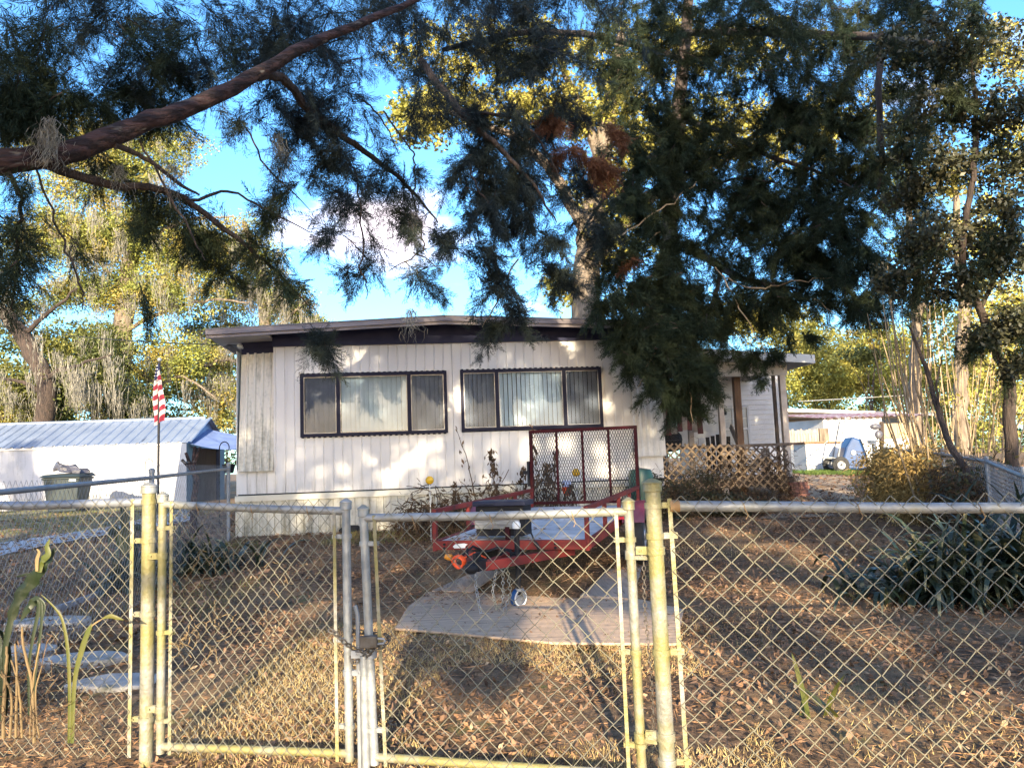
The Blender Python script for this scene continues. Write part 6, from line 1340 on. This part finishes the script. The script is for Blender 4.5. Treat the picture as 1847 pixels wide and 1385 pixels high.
# strap-leaved clump, front right
def strap_plant(name, label, cat, base, n, ln, wid, m, spread=.5, up_=1.0, seed=1, curl=1.0):
    g = np.random.default_rng(seed); t = thing(name, label, cat, base); Q = []
    for i in range(n):
        az = g.uniform(0, 6.283); o = np.array([g.normal()*spread, g.normal()*spread*.6, 0]); p = np.array(base)+o; p[2] = float(hgt(p[0], p[1]))
        L = ln*g.uniform(.55, 1.15); el = R(g.uniform(35, 85)); d = np.array([math.cos(az)*math.cos(el), math.sin(az)*math.cos(el), math.sin(el)*up_]); sd = np.cross(d, [0, 0, 1.]); sd = sd/(np.linalg.norm(sd)+1e-6)
        tw = g.uniform(-.6, .6); st = 9; cur = p; w0 = wid*g.uniform(.7, 1.2)
        for j in range(st):
            nx_ = cur+d*L/st; w_a = w0*math.sin(math.pi*min(1, .18+.82*j/st))**.6+.001; w_b = w0*math.sin(math.pi*min(.999, .18+.82*(j+1)/st))**.6+.0005
            s2 = sd*math.cos(tw*j/st)+np.cross(d, sd)*math.sin(tw*j/st); Q.append([cur-s2*w_a, cur+s2*w_a, nx_+s2*w_b, nx_-s2*w_b])
            cur = nx_; d = d+np.array([0, 0, -1])*(.20*curl*(1+j*.12)); d = d/np.linalg.norm(d)
    fast('leaves', np.array(Q), m, t); return t
strap_plant('lily_clump', 'big clump of dark strap leaves at the right, before the boundary fence', 'plant', G(3.72, 6.75), 420, .86, .021, 'strap', .30, seed=3, curl=1.05)
strap_plant('lily_clump', 'upright strap-leaved clump at the right edge against the mesh fence', 'plant', G(4.3, 6.7), 190, 1.05, .026, 'strap', .26, seed=4, curl=.8)
strap_plant('spider_plant', 'grey-green strappy plant, left of the flagpole foot', 'plant', G(*at(232, 970, 8.6)[:2]), 110, .62, .022, 'strap', .14, seed=5, curl=.8)
strap_plant('spider_plant', 'dark strappy plant under the lopped stump', 'plant', G(*at(350, 990, 9.6)[:2]), 190, .62, .018, 'strap', .34, seed=6, curl=.9)
p = gp(1478, 1290); strap_plant('young_lily', 'young plant with two yellow-green blades by the right fence', 'plant', (p[0], p[1], 0), 6, .30, .018, 'yellowgreen', .05, seed=8, curl=.25)
# broad-leaved stalks at the far left, built leaf by leaf
def blade(mb, pts, wds, roll=0.0):
    P = [np.array(q, float) for q in pts]; k = 4; out, wo2 = [], []
    for i in range(len(P)-1):
        for t in np.linspace(0, 1, k, endpoint=False):
            p_1 = P[max(i-1, 0)]; p1 = P[i]; p2 = P[i+1]; p3 = P[min(i+2, len(P)-1)]
            out.append(.5*((2*p1)+(-p_1+p2)*t+(2*p_1-5*p1+4*p2-p3)*t*t+(-p_1+3*p1-3*p2+p3)*t**3)); wo2.append(wds[i]*(1-t)+wds[i+1]*t)
    out.append(P[-1]); wo2.append(wds[-1]); vs = []
    for i, q in enumerate(out):
        d = out[min(i+1, len(out)-1)]-out[max(i-1, 0)]; s = np.cross(d, [math.sin(roll), -math.cos(roll), 0]); s = s/(np.linalg.norm(s)+1e-9)
        wv = .010*math.sin(i*1.9)*(wo2[i] > .015); n_ = np.array([0, 1., 0])
        vs += [q-s*wo2[i]+n_*(.25*wo2[i]+wv), q-n_*.1*wo2[i], q+s*wo2[i]+n_*(.25*wo2[i]-wv)]
    mb.add(vs, [(3*i+j, 3*i+3+j, 3*i+4+j, 3*i+1+j) for i in range(len(out)-1) for j in range(2)])
DL = 3.35
def pleaf(t, pts, wd, m, veins=True):
    mb = MB(); blade(mb, [at(*q) for q in pts], wd); obj('leaf', mb, m, t, smooth=True)
cpl = thing('broadleaf_plant', 'tall dark broad-leaved plant with tattered yellowing tip at the far left', 'plant', G(*at(25, 1330, DL)[:2]))
for pts, wd, m in (([(4, 1280, DL), (4, 1200, DL), (18, 1120, DL), (34, 1075, DL), (58, 1045, DL), (78, 1018, DL-.02), (92, 1000, DL), (98, 988, DL)], [.006, .010, .016, .024, .030, .020, .012, .002], 'corn'),
                ([(70, 1032, DL-.03), (74, 1012, DL-.03), (86, 1000, DL-.03), (84, 985, DL-.03), (90, 972, DL-.03)], [.010, .016, .013, .010, .002], 'yellowgreen'),
                ([(66, 1030, DL-.04), (66, 1010, DL-.04), (70, 996, DL-.04), (66, 990, DL-.04)], [.006, .008, .006, .002], 'drystalk'),
                ([(0, 1300, DL), (-4, 1200, DL), (-14, 1120, DL), (-30, 1080, DL)], [.012, .020, .018, .003], 'corn'),
                ([(8, 1290, DL+.03), (14, 1190, DL+.03), (8, 1150, DL+.03), (-12, 1130, DL+.03)], [.010, .014, .012, .002], 'corn'),
                ([(52, 1290, DL), (52, 1200, DL), (62, 1135, DL), (70, 1095, DL), (64, 1082, DL), (48, 1100, DL), (37, 1120, DL)], [.004, .006, .007, .010, .017, .015, .002], 'corn'),
                ([(58, 1290, DL), (66, 1190, DL), (74, 1130, DL), (74, 1090, DL), (70, 1080, DL), (80, 1092, DL), (76, 1120, DL)], [.004, .006, .006, .006, .006, .005, .002], 'corn'),
                ([(30, 1040, DL), (44, 1036, DL), (56, 1034, DL)], [.004, .005, .001], 'corn')): pleaf(cpl, pts, wd, m)
for pts, rr_ in (([(6, 1330, DL), (8, 1240, DL), (12, 1195, DL), (12, 1165, DL)], .008), ([(62, 1340, DL), (58, 1240, DL), (42, 1160, DL), (40, 1130, DL)], .007), ([(28, 1330, DL), (30, 1220, DL), (27, 1160, DL)], .006), ([(54, 1330, DL), (60, 1230, DL), (72, 1160, DL)], .005), ([(40, 1330, DL), (34, 1240, DL), (20, 1190, DL)], .005), ([(70, 1330, DL), (64, 1250, DL), (76, 1200, DL)], .004), ([(18, 1330, DL), (20, 1250, DL), (0, 1215, DL)], .006)):
    mb = limb_mesh(L_(pts), list(np.linspace(rr_, rr_*.6, len(pts))), 7, .0008); obj('stalk', mb, 'drystalk', cpl, smooth=True)
sp_ = np.array([at(rng.uniform(-10, 90), rng.uniform(1190, 1330), DL+rng.uniform(-.05, .1)) for _ in range(40)])
tag(fast('dry_strands', curls(sp_, 80, .16, .0018, -.3, .025), 'dry', cpl), kind='stuff')
p2 = thing('broadleaf_plant', 'two narrow yellow-green blades with curled tips, left of the gate post', 'plant', G(*at(130, 1330, DL)[:2]))
for pts, wd, m in (([(124, 1340, DL), (125, 1240, DL), (121, 1165, DL), (112, 1118, DL), (100, 1098, DL), (86, 1083, DL), (74, 1072, DL)], [.006, .0075, .0075, .006, .004, .003, .001], 'yellowgreen'),
                ([(130, 1340, DL), (134, 1230, DL), (147, 1172, DL), (158, 1140, DL), (166, 1126, DL)], [.007, .009, .012, .011, .004], 'yellowgreen'),
                ([(163, 1130, DL), (174, 1122, DL), (186, 1115, DL)], [.003, .0035, .002], 'drystalk'),
                ([(183, 1116, DL), (198, 1111, DL), (210, 1114, DL), (223, 1118, DL)], [.002, .0095, .008, .001], 'yellowgreen')): pleaf(p2, pts, wd, m)
sp_ = np.array([at(rng.uniform(105, 150), rng.uniform(1260, 1340), DL+rng.uniform(-.04, .06)) for _ in range(20)])
tag(fast('dry_strands', curls(sp_, 30, .10, .0016, -.2, .02), 'dry', p2), kind='stuff')
# corn-like plant near the spider plant, with a light green upright leaf
p3 = thing('broadleaf_plant', 'short plant with one upright light green leaf, behind the left fence', 'plant', G(*at(222, 990, 8.2)[:2]))
for pts, wd in (([(226, 1000, 8.2), (224, 950, 8.2), (222, 920, 8.2), (218, 898, 8.2)], [.02, .05, .035, .004]), ([(222, 1000, 8.2), (212, 965, 8.2), (200, 955, 8.2), (196, 985, 8.1)], [.02, .05, .04, .006]), ([(226, 1000, 8.2), (238, 960, 8.2), (250, 950, 8.2), (262, 965, 8.1)], [.02, .04, .03, .006])):
    mb = MB(); blade(mb, [at(*q) for q in pts], wd); obj('leaf', mb, 'corn', p3, smooth=True)

# dead weeds along the wall and behind the ramp
def weed(label, base_px, top_px, D, n, spread, grp='dead weeds along the mobile home'):
    b = at(*base_px, D); b[2] = float(hgt(b[0], b[1])); a = at(*top_px, D); t = thing('dead_weed', label, 'weed', b, 0, grp)
    pts = [b, (b+a)/2+[rng.uniform(-.05, .05), 0, .1], a]
    mb = limb_mesh(pts, [.012, .008, .003], 5, .01); obj('stem', mb, 'dry', t, smooth=True)
    u_ = rng.uniform(.12, 1, n); c = np.array(pts[0])+(np.array(pts[2])-np.array(pts[0]))*u_[:, None]+rng.normal(size=(n, 3))*spread*np.array([1, .6, .6])*(1.15-u_[:, None]*.9)
    d = unit(rng.normal(size=(n, 3))*.5+np.array([0, 0, -1.])); s = unit(np.cross(d, rng.normal(size=(n, 3)))); L = rng.uniform(.025, .065, (n, 1)); fast('leaves', rhomb(c, d*L, s*L*.38), 'dry', t)
for a in [('thin dead weed with few hanging leaves, leaning left between the windows', (868, 962), (822, 768), 12.4, 26, .05), ('dense dark dead weed under the right window', (905, 962), (884, 815), 12.6, 190, .11), ('light brown dead weed left of the ramp', (948, 960), (942, 845), 12.6, 110, .09),
          ('short dead weed against the skirting, left of the leaning weed', (825, 960), (818, 870), 12.6, 70, .07), ('tall dead weed at the left edge of the ramp', (968, 962), (960, 768), 12.3, 70, .07), ('bushy dead weed behind the left ramp panel', (990, 960), (985, 840), 12.3, 330, .17), ('golden dead weed behind the second ramp bar', (1003, 960), (1002, 812), 12.5, 120, .08),
          ('dark dead weed below the ramp pot', (1035, 960), (1030, 875), 12.2, 160, .16), ('low pale dead weed at the skirting, left of the trailer', (728, 966), (722, 938), 12.6, 50, .10), ('low brown weed behind the trailer corner', (752, 962), (748, 945), 12.4, 60, .12)]: weed(*a)
fast_v = thing('dead_vine', 'tangle of dead vine on the ground behind the left trailer side', 'vine', G(-1.2, 11.8))
sp = np.array([G(rng.uniform(-1.6, .2), rng.uniform(11.2, 12.4), rng.uniform(.0, .45)) for _ in range(150)]); tag(fast('strands', curls(sp, 1100, .5, .006), 'dry', fast_v), kind='stuff')
c = sp[rng.integers(len(sp), size=900)]+rng.normal(size=(900, 3))*.12; d = unit(rng.normal(size=(900, 3))); s = unit(np.cross(d, rng.normal(size=(900, 3)))); fast('leaves', rhomb(c, d*.05, s*.022), 'dry', fast_v)

# dry grass caught in the left gate mesh
dg = thing('dry_creeper', 'wisps of dry creeper caught in the mesh of the left gate', 'vine', (-1.15, 3.46, .3))
sp = []
for (x, y) in ((365, 1010), (345, 1130), (390, 1110), (430, 1130), (375, 1180), (475, 1095), (510, 1060), (575, 995), (415, 985), (335, 1180)):
    a = at(x, y, 3.47); sp += [a+rng.normal(size=3)*np.array([.015, .006, .05]) for _ in range(8)]
P = np.array(sp); tag(fast('strands', curls(P, 70, .09, .0016, 1.0, .012), 'drystalk', dg), kind='stuff')

# fallen leaves and grass
def scatter(n, x0, x1, y0, y1, size, m, name, flat=.25, dens=None):
    x = rng.uniform(x0, x1, n); y = y0+(y1-y0)*rng.uniform(0, 1, n)**1.35
    if dens is not None: k = dens(x, y) > rng.uniform(0, 1, n); x, y = x[k], y[k]
    n = len(x); c = np.stack([x, y, hgt(x, y)+rng.uniform(.004, .022, n)], 1)
    nr = unit(np.array([0, 0, 1.])+rng.normal(size=(n, 3))*flat); d = unit(np.cross(nr, rng.normal(size=(n, 3)))); L = size*rng.uniform(.5, 1.3, (n, 1)); b = np.cross(nr, d)*L*rng.uniform(.3, .6, (n, 1))
    tip = nr*L*rng.uniform(-.1, .35, (n, 1)); q = rhomb(c, d*L, b); q[:, 0] += tip; q[:, 2] += tip*.6
    return tag(fast(name, q, m), kind='stuff')
patch = lambda x, y: np.clip(.12+1.1*(np.sin(x*1.7+np.sin(y*.9)*2)*np.sin(y*1.3+x*.6)*.5+.5)**1.5+.2*np.sin(x*6+y*5), 0, 1)
scatter(90000, -6, 7, 2.3, 16, .023, 'litter', 'leaf_litter', .6, patch)
scatter(16000, -6, 7, 2.3, 16, .020, 'litter_lt', 'leaf_litter', .6, patch)
scatter(12000, -14, -3, 6, 24, .05, 'litter', 'leaf_litter', .35)
M['needle'] = mat('fallen needles and twigs', (0.32, 0.18, 0.095), (0.13, 0.078, 0.05), scale=2, rough=0.9, isl=0.5, spec=0.1)
def needles(n, x0, x1, y0, y1, ln, wd):
    x = rng.uniform(x0, x1, n); y = y0+(y1-y0)*rng.uniform(0, 1, n)**1.4; k = patch(x+2.1, y*1.1) > rng.uniform(0, 1, n)*.8; x, y = x[k], y[k]; n = len(x)
    c = np.stack([x, y, hgt(x, y)+rng.uniform(.004, .028, n)], 1); d = unit(rng.normal(size=(n, 3))*np.array([1, 1, .28])); L = ln*rng.uniform(.4, 1.3, (n, 1)); b = unit(np.cross(d, rng.normal(size=(n, 3))+np.array([0, 0, 1.])))*wd
    tag(fast('leaf_litter', rhomb(c, d*L, b), 'needle'), kind='stuff')
needles(110000, -6, 6.5, 2.2, 13, .034, .0022); needles(1500, -6, 6.5, 2.4, 14, .14, .004)
scatter(9000, 4, 14, 13, 26, .05, 'litter', 'leaf_litter', .35)
pwp = [np.array(q) for q in pw]
def inside(p):
    c_ = False
    for i in range(len(pwp)):
        a, b = pwp[i], pwp[i-1]
        if (a[1] > p[1]) != (b[1] > p[1]) and p[0] < (b[0]-a[0])*(p[1]-a[1])/(b[1]-a[1])+a[0]: c_ = not c_
    return c_
cand = [q for q in np.stack([rng.uniform(-1.1, 1.4, 900), rng.uniform(5.4, 8.2, 900)], 1) if inside(q)]
cand = [q for q in cand if rng.uniform() < .22+.6*(math.sin(q[0]*4)*math.sin(q[1]*5) > .3)]
c = np.array([[q[0], q[1], .033] for q in cand]); n = len(c); a = rng.uniform(0, 6.28, n); L = rng.uniform(.012, .03, (n, 1)); d = np.stack([np.cos(a), np.sin(a), rng.normal(size=n)*.2], 1)*L; b = np.stack([-np.sin(a), np.cos(a), rng.normal(size=n)*.2], 1)*L*.42
tag(fast('board_leaves', rhomb(c, d, b), 'litter'), kind='stuff')
mbp = []
for (u_, v_, n_) in ((-.5, .4, 240), (-.3, 2.2, 160), (.1, .7, 60)):      # leaves lying on the trailer deck
    for i in range(n_//2):
        p_ = WM[tr_.name]@Vector((u_+random.gauss(0, .13), max(.1, v_+random.gauss(0, .45)), 0)); yy = max(.1, v_); loc = WM[tr_.name].inverted()@p_
        if abs(loc.x) < .68 and .1 < loc.y < 3.5: mbp.append((p_.x, p_.y, DZ+.028*loc.y+.008))
c = np.array(mbp); n = len(c); a = rng.uniform(0, 6.28, n); d = np.stack([np.cos(a), np.sin(a), rng.normal(size=n)*.2], 1)*.03; b = np.stack([-np.sin(a), np.cos(a), rng.normal(size=n)*.2], 1)*.012
tag(fast('deck_leaves', rhomb(c, d, b), 'litter'), kind='stuff')
def blades(n, fx, size, wid, m, name='grass'):
    x, y = fx(n); k = len(x); b = np.stack([x, y, hgt(x, y)], 1); d = unit(np.array([0, 0, 1.])+rng.normal(size=(k, 3))*.55); L = size*rng.uniform(.4, 1.2, (k, 1)); s = unit(np.cross(d, rng.normal(size=(k, 3))))*wid
    tip = b+d*L; mid = b+d*L*.5; q = np.stack([b-s, b+s, tip+s*.2, tip-s*.2], 1); return tag(fast(name, q, m), kind='stuff')
def area(x0, x1, y0, y1, th=.0):
    def f(n):
        x = rng.uniform(x0, x1, n); y = rng.uniform(y0, y1, n); k = (np.sin(x*2.1+y)+np.sin(x*.7-y*1.9)+np.sin(x*4.3)*.5) > th; return x[k], y[k]
    return f
M['grass_dry'] = mat('dry tan grass', (0.58, 0.42, 0.20), (0.34, 0.25, 0.10), scale=2.2, rough=0.8, isl=0.35, transl=0.2)
blades(40000, area(-1.75, 1.1, 2.6, 7.2, -.9), .035, .0022, 'grass_dry')
blades(14000, area(.3, 3.0, 2.6, 13, .5), .035, .0024, 'grass_dry')
blades(9000, area(-5.5, -2.8, 4.0, 12, .4), .06, .003, 'grass')
blades(5000, area(-4.5, .5, 11.2, 12.7, .3), .09, .003, 'grass')
blades(26000, area(7.9, 12.5, 20.3, 24, -.6), .10, .006, 'grass_br')
blades(20000, area(-30, -8, 15, 27, -.8), .09, .008, 'grass')

# far belt of woods closing the horizon
Q = []
for (x0, x1, D) in ((-900, 470, 62), (1380, 2600, 66)):
    for i in range(130):
        x = rng.uniform(x0, x1); Q.append(broad_quads([(x, rng.uniform(600 if x < 470 else 660, 830), D+rng.uniform(-4, 6), 65, 60, 14)], 40, 1.1, .17))
tag(fast('far_woods', np.concatenate(Q), 'oak_green'), kind='stuff')

# ------------------------------------------------------------------ tall oaks behind the viewer: out of view, crowns cut to shape shade and sun patches
PY = -12.0
def to_plane(p): t = (PY-p[1])/sunv[1]; q = np.array(p)+sunv*t; return q[0], q[2]
holes = []  # crown gaps placed so that sun lands in chosen patches
def dap(p, rx, rz): X, Z = to_plane(p); holes.append((X, Z, rx*.88, rz*.88))
def house_pt(x, y):
    dr = ray(x, y); n_ = np.array([-math.sin(YAW), math.cos(YAW), 0]); O = np.array([OX, OY, 0]); Cc = np.array([0, 0, EYE]); return Cc+dr*(((O-Cc)@n_)/(dr@n_))
for (x, y, rx, rz) in [(628, 640, .24, .20), (660, 632, .10, .10), (822, 722, .30, .26), (806, 755, .2, .2), (845, 748, .14, .14), (745, 830, .28, .12), (712, 848, .22, .10), (765, 812, .16, .10), (705, 868, .12, .16), (670, 828, .14, .08), (1010, 628, .34, .20), (1015, 596, .2, .1), (1095, 733, .13, .17), (1012, 800, .26, .16), (1082, 812, .13, .2), (1092, 848, .22, .2), (1070, 722, .12, .16), (1035, 750, .1, .14), (665, 592, .08, .05), (690, 745, .12, .14), (1175, 770, .1, .12), (960, 800, .08, .1), (900, 880, .3, .05), (555, 900, .2, .1)]:
    dap(house_pt(x, y), rx, rz)
for (x, y, rx, rz) in [(540, 1105, .42, .16), (600, 1080, .35, .12), (480, 1160, .45, .10), (1040, 1040, .35, .10), (1310, 975, .45, .18), (1390, 992, .50, .20), (1470, 1012, .50, .18), (1540, 1030, .4, .14), (1400, 1060, .5, .14), (1500, 1090, .5, .16), (1620, 1150, .5, .14), (1280, 1060, .3, .12), (1450, 905, .8, .16), (1500, 925, .5, .12), (1400, 1090, .35, .08), (750, 945, .3, .08), (1460, 872, 1.0, .14), (335, 1030, .3, .07), (1280, 968, .25, .10), (1560, 905, .5, .12), (1200, 1120, .30, .12), (1050, 1130, .3, .12)]:
    dap(gp(x, y, .05), rx, rz)
for p_, rx, rz in [((6.35, 12.9, .8), 1.0, .75), (hp(10.35, 2.3, 2.5), .35, .65), (hp(11.2, 5, 2.0), .45, .5), ((6.9, 12.5, 2.2), .8, .5)]: dap(p_, rx, rz)
def zmin(X): return np.interp(X, [-20, -1.95, -1.85, -1.5, -1.3, -.75, -.6, -.2, -.1, .3, .40, .85, 1.6, 1.9, 4, 12], [4.6, 4.6, 5.25, 5.2, 5.0, 5.1, 4.85, 4.75, 4.6, 4.6, 5.45, 5.4, 4.75, 4.5, 4.5, 4.6])+.07*np.sin(X*5.3)
def zmax(X): return np.where(X < -16.3, 13.4+.6*np.sin(X*2.1), np.where(X < -8.0, 10.6+.5*np.sin(X*1.7), np.where(X < 3.0, 14.2+.5*np.sin(X*1.3), np.where(X < 7.6, 16.6+.6*np.sin(X*1.9), 9.2))))
def shade_oak(x0, x1, label, tx):
    n = int((x1-x0)*12*400); c = np.stack([rng.uniform(x0, x1, n), PY+rng.uniform(-1.1, 1.1, n), rng.uniform(4.2, 17.5, n)], 1)
    tt = (PY-c[:, 1])/sunv[1]; X = c[:, 0]+sunv[0]*tt; Z = c[:, 2]+sunv[2]*tt
    jit = .10*np.sin(X*9)*np.sin(Z*8)
    k = (Z > zmin(X)+jit) & (Z < zmax(X)+jit*3)
    for (hx, hz, rx, rz) in holes: k &= ((X-hx)/rx)**2+((Z-hz)/rz)**2 > (.92+.34*np.sin(X*13+Z*9+hx)*np.sin(Z*17-X*6+hz)+.16*np.sin(X*31+Z*23))
    if x0 < -8: k &= ~((np.sin(X*1.1)*np.sin(Z*1.7+X*.5) > .42) & (X < -9))      # gaps cut in the left crown to let sun through
    k &= ~((X > 5.7) & (Z > 7.6) & (np.sin(X*2.3+1)*np.sin(Z*1.5+X*.7) > .05))
    c = c[k]; n = len(c); nr = unit(rng.normal(size=(n, 3))+np.array([0, .9, 0])); d = unit(np.cross(nr, rng.normal(size=(n, 3)))); s = rng.uniform(.07, .13, (n, 1))
    t = thing('oak_tree', label, 'tree', (tx, PY, 0))
    obj('trunk', limb_mesh([(tx, PY-.3, -.1), (tx+.1, PY-.3, 3), (tx-.1, PY-.2, 7), (tx, PY, 12)], [.4, .32, .25, .06], 10, .03), 'bark_oak', t, smooth=True)
    for a in np.linspace(x0+1, x1-1, 5): obj('limb', limb_mesh([(tx, PY-.2, 6.0), ((tx+a)/2, PY, 8.2), (a, PY, 9.6)], [.13, .09, .04], 7, .03), 'bark_oak', t, smooth=True)
    fast('crown', rhomb(c, d*s, np.cross(nr, d)*s*.65), 'shade_leaf', t)
shade_oak(-9, 0.2, 'unseen oak behind the viewer with crown cut to shape the shade, centre', -5.2)
shade_oak(0.2, 10.5, 'unseen oak behind the viewer with crown cut to shape the shade, right', 5.8)
shade_oak(-20, -9, 'unseen oak behind the viewer with crown cut to shape the shade, left', -14.5)
